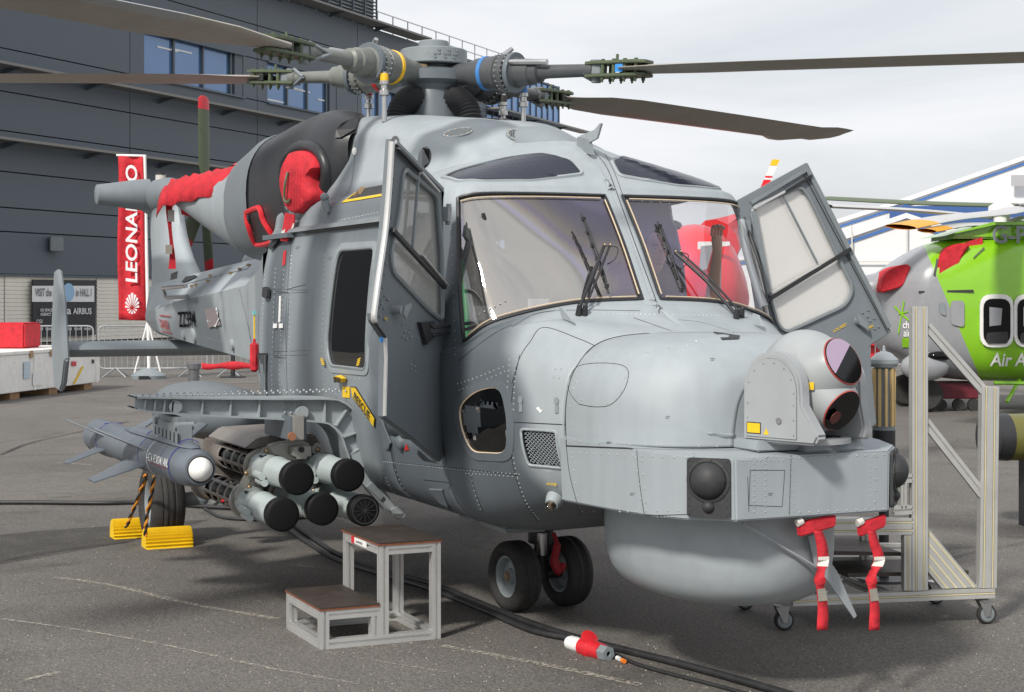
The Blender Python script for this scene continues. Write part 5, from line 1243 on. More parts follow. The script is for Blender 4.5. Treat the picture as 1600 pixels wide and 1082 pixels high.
# ---------------------------------------------------------------- weapon carrier beam (part of the helicopter)
BX = -.50
def bq(u, v, dx=0.): p = P(u, v, x=BX); return V(p.x+dx, p.y, p.z)
def carrier(mir):
    f = (lambda p: V(p.x, -p.y, p.z)) if mir else (lambda p: p)
    top = [(213, 623), (300, 624), (430, 625), (510, 625), (533, 629), (552, 644), (563, 666), (568, 688), (570, 708)]
    bot = [(213, 640), (240, 645), (310, 650), (430, 656), (500, 661), (517, 667), (531, 683), (538, 702), (545, 722)]
    rt_, rb_ = crspline([V(a, b, 0) for a, b in top], 4), crspline([V(a, b, 0) for a, b in bot], 4)
    T = [bq(p.x, p.y) for p in rt_]; B = [bq(p.x, p.y) for p in rb_]
    web = MB(); n = len(T)
    rows = [[f(p) for p in T], [f(p) for p in B]]
    web.prism([f(p+V(-.045, 0, 0)) for p in T]+[f(p+V(-.045, 0, 0)) for p in reversed(B)], V(.012, 0, 0))
    wb = web.build('carrier_web', m_light if 1 else m_mid, heli)
    for L_, nm in ((T, 'top_flange'), (B, 'bottom_flange')):
        fl = MB(); r1 = []; r2 = []
        for i, p in enumerate(L_):
            t = (L_[min(i+1, n-1)]-L_[max(0, i-1)]).normalized(); q = V(0, -t.z, t.y); r1.append((p, q))
        g_ = [[f(p+V(dx, 0, 0)+q*dz) for p, q in r1] for dx, dz in ((-.24, 0), (.02, 0), (.02, .009), (-.24, .009), (-.24, 0))]
        fl.grid(g_).build(nm, m_light, wb)
    ribs_ = MB()
    for (a, b, c, d) in ((228, 625, 226, 641), (243, 625, 241, 644), (258, 625, 256, 645.5), (271, 625, 269, 647), (317, 625, 316, 650), (361, 625, 360, 652), (406, 625, 405, 654), (508, 626, 508, 660), (542, 641, 526, 666), (559, 676, 536, 684), (565, 700, 543, 713)):
        p, q = bq(a, b), bq(c, d); t = (q-p).normalized(); s_ = V(0, -t.z, t.y)*.004
        ribs_.prism([f(p+s_), f(p-s_), f(q-s_), f(q+s_)], V(-.04, 0, 0))
    ribs_.build('carrier_rib', m_light, wb, kind='stuff')
    bt = MB()
    for (a, b) in [(448, 632), (457, 632), (465, 632), (473, 632), (448, 639), (457, 639), (465, 640), (448, 645), (457, 646), (448, 651), (457, 652), (466, 652), (252, 632), (252, 638), (257, 635)]: c = f(bq(a, b, -.032)); bt.sphere(c, .009, seg=8, rg=5)
    for k in range(34):
        y = T[0].y+(T[24].y-T[0].y)*k/33; 
        for dx in (-.2, -.03): bt.sphere(f(V(BX+dx, y, T[0].z+.010)), .007, seg=6, rg=4)
    for (a, b) in [(308, 635), (322, 637), (351, 637), (366, 638), (396, 638), (411, 638), (437, 638)]: c = f(bq(a, b, -.032)); bt.sphere(c, .004, seg=6, rg=4)
    bt.build('bolt_heads', m_light, wb, kind='stuff')
    for (u, v) in ((275, 636), (473, 645)): c = f(bq(u, v)); MB().cyl(c-V(.09, 0, 0), c+V(.0, 0, 0), .038, .036, 20).build('pivot_boss', m_light, wb, smooth=True, bevel=.003)
    # lower strut to the belly
    s1 = [(566, 731), (577, 731), (609, 775), (620, 792), (612, 800), (603, 797), (570, 758), (564, 745)]
    MB().prism([f(bq(a, b, -.02)) for a, b in s1], V(-.06, 0, 0)).build('carrier_strut', m_light, heli, bevel=.004)
    MB().prism([f(bq(a, b, -.005)) for a, b in [(574, 762), (583, 753), (600, 776), (595, 782)]], V(-.03, 0, 0)).build('strut_web', m_mid, heli)
    MB().prism([f(bq(a, b, .0)) for a, b in [(545, 712), (562, 705), (574, 712), (578, 726), (570, 732), (556, 726)]], V(-.07, 0, 0)).build('carrier_knuckle', m_light, heli, bevel=.004)
    MB().cyl(f(bq(581, 714, -.06)), f(bq(581, 714, .0)), .03, seg=16).cyl(f(bq(581, 714, .0)), f(bq(581, 714, .02)), .015, seg=10).build('carrier_pin', m_bronze, heli, smooth=True)
    MB().prism([f(bq(a, b, .0)) for a, b in [(611, 797), (622, 791), (633, 798), (631, 804), (614, 804)]], V(-.06, 0, 0)).build('strut_foot', m_light, heli, bevel=.003)
    MB().tube([f(bq(622+10*math.cos(a), 802+9*math.sin(a), .01)) for a in [math.pi*k/8 for k in range(9)]], .002, 5).build('safety_wire', m_steel, heli)
carrier(False); carrier(True)
surf_patch('side_fitting', [(594, 654), (598, 654), (613, 692), (610, 702), (604, 700)], m_dark, [bvB, bvA, bvh_of([Bs])], .004, .01)
h = hit(627, 692); 
if h: MB().lathe([(0, .04), (.02, .035), (.028, .02), (.028, 0)], h[0], h[1], 16).build('side_boss', m_dark, heli, smooth=True)
surf_patch('red_triangle', [(636, 693), (640, 703), (633, 704)], MATS['print_red2'], None, .004, .002)
surf_patch('door_sill_scoop', [(655, 703), (662, 709), (672, 718), (684, 722), (662, 718), (654, 710)], m_black, None, .004, .003)
# undersides: sponson floats, main gear
sp = MB(); rows = []
for x, r, yc in ((-2.17, .005, -1.05), (-2.2, .1, -1.05), (-2.28, .19, -1.08), (-2.5, .24, -1.1), (-3.1, .26, -1.12), (-3.6, .22, -1.08), (-3.9, .1, -1.0), (-3.92, .005, -1.0)):
    rows.append([V(x, yc+math.cos(a)*r*1.3, .93+math.sin(a)*r*.75) for a in [2*math.pi*k/24 for k in range(25)]])
camoconst(sp.grid(rows).build('float_sponson', CAMO, heli, smooth=True, merge=True), .75)
sp2 = MB(); sp2.v = [mirr(p) for p in sp.v]; sp2.f = [q[::-1] for q in sp.f]; camoconst(sp2.build('float_sponson', CAMO, heli, smooth=True, merge=True), .75)
MB().tube([V(-2.25, -1.25, 1.02), V(-2.6, -1.38, 1.02), V(-3.2, -1.40, 1.01)], .006, 5).build('sponson_line', m_yel, heli)
def wheel(c, r, w_, par_rim, nm, lat_=V(0, 1, 0)):
    prof = [(-w_*.30, r*.56), (-w_*.42, r*.62), (-w_*.5, r*.78), (-w_*.44, r*.92), (-w_*.32, r*.985), (-w_*.2, r), (-w_*.19, r*.985), (-w_*.16, r*.985), (-w_*.15, r), (-.012, r), (-.01, r*.985), (.01, r*.985), (.012, r), (w_*.15, r), (w_*.16, r*.985), (w_*.19, r*.985), (w_*.2, r), (w_*.32, r*.985), (w_*.44, r*.92), (w_*.5, r*.78), (w_*.42, r*.62), (w_*.30, r*.56)]
    wh = MB().lathe(prof, c, lat_, 48).build(nm, m_tyre, heli, smooth=True, sharp=60)
    for s_ in (-1, 1):
        MB().lathe([(.28*w_, .0), (.28*w_, r*.2), (.16*w_, r*.24), (.10*w_, r*.46), (.30*w_, r*.50), (.36*w_, r*.56), (.36*w_, r*.6), (.3*w_, r*.62)], c, lat_*s_, 32).build('wheel_rim', m_mid, wh, smooth=True, sharp=40)
        bb = MB()
        for k in range(8): a = 2*math.pi*k/8; t = lat_.cross(UP).normalized(); bb.cyl(c+lat_*s_*w_*.26+(t*math.cos(a)+UP*math.sin(a))*r*.14, c+lat_*s_*w_*.33+(t*math.cos(a)+UP*math.sin(a))*r*.14, .006, seg=6)
        bb.cyl(c+lat_*s_*w_*.25, c+lat_*s_*w_*.36, r*.08, seg=12).build('hub_bolts', m_bronze, wh, kind='stuff')
    return wh
nw = V(1, 0, 0)*0
la = V(-.10, 1, 0).normalized()
for s_ in (-1, 1): wheel(V(0, 0, .19)+la*.165*s_, .19, .15, None, 'nose_wheel', la)
MB().cyl((0, 0, .17), (.02, 0, .46), .042, seg=20).cyl((.0, 0, .36), (.02, 0, .62), .07, seg=20).build('nose_gear_leg', m_black, heli, smooth=True)
MB().cyl((.055, -.02, .30), (.06, -.02, .42), .028, seg=14).build('oleo_chrome', m_steel, heli, smooth=True)
MB().cyl(V(0, 0, .19)-la*.17, V(0, 0, .19)+la*.17, .035, seg=14).build('nose_axle', m_black, heli, smooth=True)
MB().lathe([(0, .09), (.012, .098), (.02, .09), (.05, .06)], V(.02, 0, .575), UP, 24).box((.05, -.1, .59), (.05, .07, .03)).build('gear_collar', m_bronze, heli, smooth=True)
MB().box((.07, 0, .49), (.09, .17, .11)).build('gear_housing', m_black, heli, bevel=.008)
text('gear_plate_text', 'RAISE HERE', V(.118, -.06, .50), V(.1, 1, 0), UP, .014, m_frame, heli)
MB().tube(crspline([V(.1, .03, .42), V(.13, .035, .36), V(.11, .03, .27), V(.13, .05, .22), V(.12, .08, .25)], 5), [.012]*5+[.022]*5+[.028]*6+[.02]*5, 8).build('red_sling', mat('dark_red_fabric', (.3, .01, .02), .7), heli, smooth=True)
MB().box((-.25, -.1, .53), (.45, .5, .06)).box((.0, -.35, .52), (.2, .18, .02)).build('gear_door', m_mid, heli)
MB().tube([V(.3, .05, .57), V(.42, .1, .555), V(.6, .1, .57)], .03, 8).build('belly_pipe', m_black, heli)
MB().prism([V(.35, -.52, .56), V(.75, -.55, .57), (.7, -.3, .56), (.4, -.3, .56)], V(0, 0, -.035)).build('belly_fairing', m_mid, heli, bevel=.01)
for sg in (-1, 1):
    wheel(V(-3.32, sg*1.34, .27), .27, .24, None, 'main_wheel')
    MB().cyl((-3.32, sg*1.34, .27), (-3.25, sg*1.05, .3), .05, seg=14).cyl((-3.27, sg*1.08, .27), (-3.1, sg*1.0, .85), .055, seg=14).tube([V(-3.0, sg*1.05, .3), V(-2.7, sg*.8, .5), V(-2.6, sg*.7, .7)], .035, 8).build('main_gear_leg', m_mid, heli, smooth=True)
    MB().box((-2.75, sg*1.0, .42), (.12, .12, .2)).build('gear_tag', m_redp, heli)
    MB().tube(crspline([V(-2.85, sg*1.16, .6), V(-2.8, sg*1.12, .48), V(-2.9, sg*1.1, .38)], 5), .008, 6).build('hydraulic_hose', mat('hose_blue', (.05, .3, .6), .4), heli)
# ---------------------------------------------------------------- missile (own thing)
mn, mt = P(317, 735, x=-.02), None
M0 = mn; MD = V(1, .035, 0).normalized(); ms = V(MD.y, -MD.x, 0)
mis = thing('missile', 'dark grey missile with white nose cap hanging from the outer end of the beam', 'missile', tuple(M0-MD*1.2))
m_mis = mat('missile_grey', (.12, .14, .165), .38, var=.1, vs=5)
R_ = .10
body = MB().lathe([(-.045, .0), (-.045, .055), (-.05, .078), (-.09, .092), (-.16, .1), (-.30, .105), (-.9, .105), (-.95, .105), (-1.55, .103), (-1.75, .098), (-1.95, .105), (-2.32, .105), (-2.34, .09), (-2.34, 0)], M0, MD, 48).build('missile_body', m_mis, mis, smooth=True, sharp=35)
MB().lathe([(-.06, .062), (-.03, .060), (-.0, .048), (.018, .03), (.026, .012), (.028, 0)], M0, MD, 36).build('nose_cap', m_white, mis, smooth=True)
MB().lathe([(-.055, .066), (-.040, .068), (-.045, .061)], M0, MD, 36).build('nose_ring', m_black, mis, smooth=True)
fa = MB(); rows = []
for x, h_, w_ in ((-.12, .002, .02), (-.2, .018, .045), (-.35, .028, .055), (-1.3, .03, .055), (-1.5, .015, .04), (-1.55, .0, .02)): rows.append([M0+MD*x+UP*(.098+h_*math.sin(a))+ms*w_*math.cos(a) for a in [math.pi*k/10 for k in range(11)]])
fa.grid(rows).build('missile_spine', m_mis, mis, smooth=True)
m_bband = mat('blue_band', (.03, .04, .3), .45)
for x, m_, w_ in ((-.27, m_bband, .009), (-.92, m_bband, .007), (-1.96, m_bband, .008), (-.72, m_white, .008)):
    MB().lathe([(x, .1062), (x-.0001, .1068), (x+w_, .1068), (x+w_+.0001, .106)], M0, MD, 40).build('painted_band', m_, mis)
    MB().tube([M0+MD*(x+w_/2)+UP*(.100+.0305*math.sin(a)*(1 if x > -1.3 else .0)+.002)+ms*.057*math.cos(a) for a in [math.pi*k/10 for k in range(1, 10)]], w_/2*.6, 4).build('painted_band', m_, mis)
def fin_(x, ang, cr, ct, sp_, sw):
    d = ms*math.cos(ang)+UP*math.sin(ang); b = M0+MD*x+d*.09; n_ = MD.cross(d).normalized()*.004
    MB().prism([b-n_, b-MD*cr-n_, b-MD*(sw+ct)+d*sp_-n_, b-MD*sw+d*sp_-n_], n_*2).build('missile_fin', m_mis, mis)
for a in (25, 155, 205, 335): fin_(-.78, math.radians(a), .40, .16, .26, .24); fin_(-1.78, math.radians(a), .22, .12, .22, .14)
tb_ = text('missile_name', 'SEA VENOM / ANL', M0-MD*.67+ms*.08, MD, V(0, 0, 1), .042, m_white, mis, width=.40)
# wrap lettering onto the missile surface
me = tb_.data; offv = Vector(tb_['_o'])
for v in me.vertices:
    p = v.co+offv; hgt = (p-M0).z+.0; s_arc = (hgt-.0)/.107-.05; ax_ = (p-M0).dot(MD)
    v.co = M0+MD*ax_+(ms*math.cos(s_arc)+UP*math.sin(s_arc))*.1085-offv
def arcline(x0, x1, a0, a1, m_, nm):
    rows = []
    for x in (x0, x1): rows.append([M0+MD*x+(ms*math.cos(a)+UP*math.sin(a))*.108 for a in (a0, (a0+a1)/2, a1)])
    MB().grid(rows).build(nm, m_, mis, recalc=False)
arcline(-.64, -.30, -.16, -.13, mat('print_red3', (.4, .02, .05), .5), 'red_line'); arcline(-.71, -.66, .05, .1, m_white, 'white_mark')
for k in range(6): MB().lathe([(-.22-.0001, .1032+.001), (-.22, .1045), (-.219, .1032)], M0, MD, 40) if 0 else None
MB().lathe([(-.45, .1), (-.45, .107), (-.447, .107), (-.447, .1)], M0, MD, 40).build('body_joint', m_dark, mis)
arcline(-.5, .0-.12, -1.75, -1.72, m_yel, 'yellow_line')
# pylon ejector between beam and missile
ej = MB(); ctr = M0-MD*.55; 
ej.box((ctr.x-.05, ctr.y, .985), (.62, .075, .11)).box((ctr.x-.05, ctr.y, 1.05), (.5, .05, .04)); e_ = ej.build('missile_rack', m_mid, heli, bevel=.004)
for dx in (-.25, .22): MB().cyl((ctr.x+dx, ctr.y-.05, 1.03), (ctr.x+dx, ctr.y+.05, 1.03), .022, seg=12).build('rack_bolt', m_mid, e_, smooth=True)
sl_ = MB()
for k in range(7): sl_.box((ctr.x-.28+.09*k, ctr.y-.038, .97), (.02, .004, .05))
sl_.build('rack_slots', m_black, e_, kind='stuff')
# ---------------------------------------------------------------- five-tube launcher (own thing)
LX = -.10
LD = V(1, .0, .0).normalized()
lau = thing('missile_launcher', 'cluster of five pale grey launch tubes with black end caps under the inner carrier beam', 'launcher', (LX-.6, -1.35, .8))
m_tube = mat('launch_tube', (.40, .455, .455), .35, var=.05); m_brown = mat('brown_launch_tube', (.2, .18, .165), .4, var=.12, dirt=.25, dcol=(.2, .18, .16)); m_gal = mat('bracket_grey', (.42, .41, .38), .35, metal=.5, var=.1)
cents = []
for i, (u, v, r) in enumerate(((466, 748, .088), (548, 744, .086), (442.5, 805, .088), (507, 797, .086), (572, 799, .083))):
    c = P(u, v, x=LX); c = V(c.x-(.02 if i in (1, 3, 4) else 0), c.y, c.z); cents.append(c)
    tbp = MB().lathe([(-.66, .07), (-.65, .084), (-.58, .084), (-.55, .076), (-.40, .076), (-.39, .081), (-.36, .081), (-.35, .075), (-.03, .075), (-.03, .0)], c, LD, 36).build('launch_tube', m_tube, lau, smooth=True, sharp=35)
    cap = MB().lathe([(-.07, .080), (-.06, r), (-.004, r), (0, r*.96), (.004, r*.8), (.004, 0)], c, LD, 40).build('end_cap', mat('cap_black', (.007, .007, .008), .55, spec=.2, var=.1), tbp, smooth=True, sharp=40)
    if i == 4:
        sp_ = MB()
        for k in range(12): a = 2*math.pi*k/12; sp_.tube([c+LD*.006, c+LD*.006+V(0, math.cos(a), math.sin(a))*r*.72], .0018, 4)
        sp_.build('cap_spokes', m_rub, cap, kind='stuff'); MB().lathe([(.004, r*.86), (.008, r*.86), (.008, r*.78), (.004, r*.78)], c, LD, 40).build('cap_ring', m_rub, cap)
    for dz, dy in ((-.02, -.085), (-.055, -.07)): MB().cyl(c+V(-.50, dy, dz), c+V(-.34, dy-.01, dz), .021, .02, 12).build('tube_latch', m_tube, tbp, smooth=True)
    wr_ = MB()
    for k in range(12): a = 2*math.pi*k/12; wr_.sphere(c+V(-.655, math.cos(a)*.088, math.sin(a)*.086), .006, seg=6, rg=4)
    wr_.build('flange_bolts', m_bronze, tbp, kind='stuff')
    # perforated brown rear tube
    L0, L1 = -.69, -1.62; pr = MB(); seg = 24; nz = 5
    zs = [L0, L0-.06]
    for k in range(4): a0 = L0-.06-k*.16; zs += [a0-.12, a0-.16]
    zs += [L1]; rows = [[c+V(z, math.cos(a)*.078, math.sin(a)*.078) for a in [2*math.pi*q/seg for q in range(seg)]] for z in zs]
    fs = []; vs = [p for r0 in rows for p in r0]
    for z in range(len(zs)-1):
        for q in range(seg):
            if z % 2 == 1 and z < 9 and q % 4 in (1, 2, 3): continue
            fs.append((z*seg+q, z*seg+(q+1) % seg, (z+1)*seg+(q+1) % seg, (z+1)*seg+q))
    pr.add(vs, fs); o = pr.build('perforated_tube', m_brown, lau, smooth=True, sharp=60); md = o.modifiers.new('t', 'SOLIDIFY'); md.thickness = .006
    MB().lathe([(L0-.02, .05), (L1+.02, .05)], c, LD, 16).build('inner_missile', mat('inner_missile', (.05, .06, .06), .5), lau, smooth=True)
    MB().lathe([(-.70, .078), (-.70, .102), (-.67, .102), (-.67, .075)], c, LD, 32).build('tube_flange', m_gal, lau, smooth=True, sharp=30)
    MB().lathe([(L1, .078), (L1, .098), (L1+.05, .098), (L1+.05, .078)], c, LD, 32).build('rear_ring', m_brown, lau, smooth=True, sharp=30)
def lq(u, v, dx): return P(u, v, x=LX+dx)
MB().prism([lq(405, 712, -.60), lq(412, 700, -.60), lq(427, 696, -.60), lq(437, 702, -.60), lq(436, 722, -.60), lq(398, 740, -.60), lq(382, 770, -.60), lq(370, 785, -.60), lq(366, 772, -.60), lq(390, 730, -.60)], V(-.02, 0, 0)).build('end_bracket', m_gal, lau, bevel=.003)
MB().prism([lq(418, 698, -.58), lq(438, 690, -.58), (lq(470, 687, -.58)), lq(486, 695, -.58), lq(487, 716, -.58), lq(440, 722, -.58), lq(425, 712, -.58)], V(-.07, 0, 0)).build('saddle', m_gal, lau, bevel=.01)
MB().prism([lq(458, 699, -.50), lq(486, 697, -.50), lq(487, 713, -.50), lq(480, 714, -.50), lq(480, 718, -.50), lq(464, 718, -.50), lq(463, 714, -.50), lq(458, 713, -.50)], V(-.07, 0, 0)).build('saddle_block', m_gal, lau, bevel=.003)
c = lq(471, 703, -.495); MB().cyl(c-LD*.02, c+LD*.006, .016, seg=16).build('saddle_hole', m_black, lau)
MB().prism([lq(487, 700, -.58), lq(497, 692, -.58), lq(504, 696, -.58), lq(509, 712, -.58), lq(487, 716, -.58)], V(-.02, 0, 0)).build('end_bracket', m_gal, lau, bevel=.003)
for (u, v) in ((417, 705), (497, 703), (390, 762), (385, 740)): c = lq(u, v, -.575); MB().sphere(c, .014, (.6, 1, 1), 12, 8).build('bracket_bolt', m_bronze, lau, smooth=True)
tm = MB()
for (u0, u1, v) in ((407, 435, 713), (487, 515, 710), (384, 410, 769)):
    for k in range(8): tm.box(lq(u0+(u1-u0)*k/7, v+(k % 2), -.53), (.02, .012, .012))
tm.build('terminal_strip', m_black, lau, kind='stuff')
top = MB(); cm = sum(cents, V(0, 0, 0))/5
top.prism([V(LX-.68, cents[0].y-.1, cents[0].z+.10), V(LX-.68, cents[1].y+.06, cents[0].z+.10), V(LX-.68, cents[1].y+.02, cents[0].z+.17), V(LX-.68, cents[0].y-.02, cents[0].z+.16)], V(-.85, 0, 0)); top.build('launcher_beam', m_brown, lau, bevel=.01)
MB().box((LX-1.58, cm.y, cm.z+.02), (.03, .5, .36)).build('rear_plate', m_brown, lau, bevel=.01)
eb = MB(); yb = (cents[0].y+cents[1].y)/2
_q = P(447, 668, x=BX-.1); eb.box((BX-.12, _q.y, _q.z+.01), (.5, .09, .13)); eb.build('launcher_rack', m_dark, heli, bevel=.004)
_q = P(463, 668, x=BX+.1); MB().box(tuple(_q), (.1, .06, .13)).build('rack_block', m_gal, heli, bevel=.004); _q = P(455, 682, x=BX+.16); MB().cyl(_q, _q+V(.02, 0, 0), .022, seg=18).build('rack_cap', mat('rust_cap', (.3, .13, .07), .6), heli, smooth=True)
# ---------------------------------------------------------------- red streamers under the nose box
for (u0, u1, v0, uu, vv) in ((1243, 1300, 815, 1285, 985), (1337, 1378, 815, 1366, 985)):
    x = 2.5; pt_ = lambda u, v, dx=0: P(u, v, x=x+dx)
    t_ = tag(MB().prism([pt_(u0, 822, .01), pt_(u0+2, 838, .01), pt_(u1, 822, .01), pt_(u1+1, 803, .01), pt_(u0+16, 812, .01)], V(.03, 0, 0)).build('pitot_cover', m_red, None, bevel=.006, smooth=True, origin=tuple(pt_(u0, 830))), 'x', 'cover', 'red covers on the nose pitot probes')
    t_['label'] = 'red fabric probe cover with twisted streamer, '+('left of the two under the nose' if u0 < 1300 else 'right of the two under the nose')
    MB().cyl(pt_(u0+2, 818, .03), pt_(u0+10, 814, .03), .016, seg=10).build('cover_collar', m_whitef, t_)
    cen = [(u0+(u1-u0)*.62, 830), (u0+(u1-u0)*.72, 850), ((uu+u0+20)/2+12, 875), (uu-4, 900), (uu-2, 925), (uu+1, 950), (uu, 985)]
    cp = crspline([pt_(a, b, .04) for a, b in cen], 5); rows = []
    for i, p in enumerate(cp):
        a = .25*math.sin(i*.3+u0)+(1.35 if 12 < i < 16 else .75 if i in (11, 12, 16, 17) else 0); w_ = .024; s_ = V(math.sin(a)*.9, math.cos(a), 0)*w_; rows.append([p-s_, p+s_])
    st_ = MB().grid(rows).build('streamer', m_red, t_, smooth=True); md = st_.modifiers.new('t', 'SOLIDIFY'); md.thickness = .003
    for i0, i1 in ((9, 13), (19, 24)):
        r2 = [[p+V(.004, 0, 0) for p in rows[i]] for i in range(i0, i1)]; MB().grid(r2).build('reflective_band', m_whitef if i0 == 9 else MATS['grey_band'], t_, recalc=False)
# antenna blade and stay below radome
MB().tube([P(1160, 818, x=2.45), P(1275, 886, x=2.45)], .006, 6).build('blade_stay', m_light, heli)
MB().prism([P(a, b, x=2.45) for a, b in [(1262, 838), (1284, 830), (1290, 870), (1306, 892), (1337, 962), (1333, 966), (1290, 905), (1272, 882)]], V(.008, 0, 0)).build('belly_blade', m_light, heli)
# ================================================================ ground equipment
# two-tread step stool of slotted aluminium profile with plywood treads
sx0, sx1, sy0, sy1, sy2 = -.045, .52, -1.425, -1.12, -.80
stool = thing('step_stool', 'low two-tread step stool of aluminium profile with dark plywood treads beside the nose wheel', 'step stool', (.2, -1.1, 0))
m_ply = mat('brown_plywood', (.045, .034, .028), .55, var=.25, vs=9, dirt=.3, dcol=(.14, .11, .09)); m_plye = mat('plywood_edge', (.2, .07, .035), .6, var=.3, vs=40)
w_ = .045; hw = w_/2
def sl(a, b, nm='frame_bar', par=stool, w=w_, w2=None, up=UP): return MB().slot(a, b, w, w2, up).build(nm, m_alu, par)
zl, zu = .185, .48
for x in (sx0+hw, sx1-hw):
    sl((x, sy0+hw, 0), (x, sy0+hw, zl), 'post'); sl((x, sy1+hw, w_), (x, sy1+hw, zu), 'post'); sl((x, sy2-hw, 0), (x, sy2-hw, zu), 'post')
    sl((x, sy1-hw, w_), (x, sy1-hw, zl-w_), 'post')
    sl((x, sy0+w_, hw), (x, sy2-w_, hw)); sl((x, sy0+w_, zl-hw), (x, sy1, zl-hw)); sl((x, sy1+w_, zu-hw), (x, sy2-w_, zu-hw))
for y, z in ((sy0+hw, hw), (sy0+hw, zl-hw), (sy1+hw, zu-hw), (sy2-hw, hw), (sy2-hw, zu-hw)): sl((sx0+w_, y, z), (sx1-w_, y, z))
for nm, y0, y1, z in (('lower_tread', sy0-.004, sy1-.002, zl), ('upper_tread', sy1-.008, sy2+.006, zu)):
    t_ = MB().box(((sx0+sx1)/2, (y0+y1)/2, z+.013), (sx1-sx0+.012, y1-y0, .008)).build(nm, m_ply, stool, bevel=.002)
    MB().box(((sx0+sx1)/2, (y0+y1)/2, z+.0045), (sx1-sx0+.011, y1-y0-.001, .009)).build('tread_edge', m_plye, t_)
sk = MB().box(((sx0+sx1)/2-.02, sy1-.0035, zu-.02), (.22, .003, .032)).build('sticker', m_white, stool)
MB().box(((sx0+sx1)/2-.11, sy1-.0055, zu-.02), (.045, .002, .034)).build('red_label', m_redp, sk)
text('sticker_text', 'ALU PROFILE', V((sx0+sx1)/2-.06, sy1-.0055, zu-.028), V(1, 0, 0), UP, .012, m_black, sk, lift=.001)
MB().cyl((-.0, sy2-.05, .03), (-.0, sy2-.08, .03), .012, seg=8).build('angle_bolt', m_steel, stool)
# wheel chocks
def chock(cx, cy, L_, lab):
    t = thing('wheel_chock', lab, 'wheel chock', (cx, cy, 0), 'yellow wheel chocks')
    pr = []; n = 17
    for k in range(n+1):
        a = math.pi*k/n; r = .072; x = -math.cos(a)*.085; z = math.sin(a)*.135
        pr.append(V(x, 0, z)); 
        if k < n:
            a2 = math.pi*(k+.5)/n; pr.append(V(-math.cos(a2)*.072, 0, math.sin(a2)*.116))
    MB().prism([V(cx, cy-L_/2, 0)+p for p in pr], V(0, L_, 0)).build('chock_body', m_yel, t)
    for s_ in (-1, 1): MB().prism([V(cx, cy+s_*L_/2, .001)+p*.97 for p in pr], V(0, s_*.006, 0)).build('end_plate', m_yel, t, bevel=.001)
    return t
ca = P(266, 857, z=0.); cb = P(224, 836, z=0.)
ck1 = chock(ca.x-.085, ca.y, .31, 'yellow ribbed wheel chock in front of the main wheel, the nearer of the pair')
ck2 = chock(-3.60, -1.47, .31, 'yellow ribbed wheel chock behind the main wheel, the farther of the pair')
def rope(pts, r, nm, par=None, lab=None):
    cp = crspline(pts, 10); mb = [MB(), MB()]
    for s_ in (0, 1):
        tw = []
        for i, p in enumerate(cp):
            t = (cp[min(i+1, len(cp)-1)]-cp[max(0, i-1)]).normalized(); a_ = t.orthogonal().normalized(); b_ = t.cross(a_); ph = i*.75+math.pi*s_; tw.append(p+(a_*math.cos(ph)+b_*math.sin(ph))*r*.55)
        mb[s_].tube(tw, r*.62, 6)
    o = thing(nm, lab, 'rope', tuple(pts[0]), 'chock ropes'); mb[0].build('rope_strand', mat('orange_rope', (.75, .28, .02), .7), o, smooth=True); mb[1].build('rope_strand', m_black, o, smooth=True)
rope([P(228, 741, x=-2.75), P(221, 765, x=-3.0), P(207, 800, x=-3.3), P(197, 824, x=-3.45)], .013, 'chock_rope', lab='orange and black twisted rope running down to the rear yellow chock')
rope([P(241, 745, x=-2.62), P(236, 775, x=-2.66), P(229, 810, x=-2.74), P(227, 838, x=-2.8)], .013, 'chock_rope', lab='orange and black twisted rope running down to the front yellow chock')
# cables
m_cab = mat('cable_rubber', (.022, .022, .024), .5, var=.3, vs=15, bump=.1, dirt=.3, dcol=(.09, .08, .07))
def cable(uv, r, nm, lab, grp=None, zj=0.):
    pts = [P(u, v, z=0.)+UP*(r+zj+.001*((i*7) % 3)) for i, (u, v) in enumerate(uv)]
    o = MB().tube(crspline(pts, 8), r, 12).build(nm, m_cab, None, smooth=True, origin=tuple(pts[0])); return tag(o, lab, 'cable', grp)
cable([(380, 800), (440, 812), (478, 838), (530, 872), (600, 897), (680, 920), (760, 952), (830, 980), (900, 1003), (985, 1024), (1060, 1043), (1150, 1068), (1260, 1100)], .018, 'power_cable', 'thick black power cable running from under the fuselage past the red plug', 'black cables under the helicopter')
cable([(370, 806), (430, 818), (470, 845), (525, 878), (600, 903), (680, 928), (760, 960), (830, 990), (888, 1003)], .016, 'power_cable', 'black power cable that ends at the white collar of the red plug', 'black cables under the helicopter')
cable([(948, 1018), (970, 1030), (1000, 1043), (1050, 1057), (1120, 1075), (1200, 1098)], .009, 'power_cable', 'thin black cable leaving the grey nut of the red plug', 'black cables under the helicopter')
cable([(-80, 789), (60, 789), (160, 790), (230, 789), (330, 796), (420, 800)], .018, 'ground_cable', 'straight black cable across the asphalt left of the main wheel', 'black cables under the helicopter')
cable([(320, 798), (350, 812), (420, 815), (470, 812), (520, 806)], .012, 'ground_cable', 'loose black cable looping beneath the launch tubes', 'black cables under the helicopter')
a = P(889, 1004, z=.03); b = P(950, 1022, z=.03); dx = (b-a).normalized(); L_ = (b-a).length
plg = thing('power_plug', 'red industrial power plug with white collar and grey nut lying on the asphalt', 'plug', tuple(a))
MB().lathe([(0, 0), (0, .030), (.02, .036), (.035, .033), (.05, .037), (.065, .034), (L_*.36, .036), (L_*.36, 0)], a, dx, 24).build('plug_collar', m_white, plg, smooth=True, sharp=40)
MB().lathe([(L_*.34, .036), (L_*.36, .043), (L_*.5, .043), (L_*.52, .050), (L_*.6, .050), (L_*.62, .042), (L_*.85, .040), (L_*.87, 0)], a, dx, 24).build('plug_body', m_redp, plg, smooth=True, sharp=40)
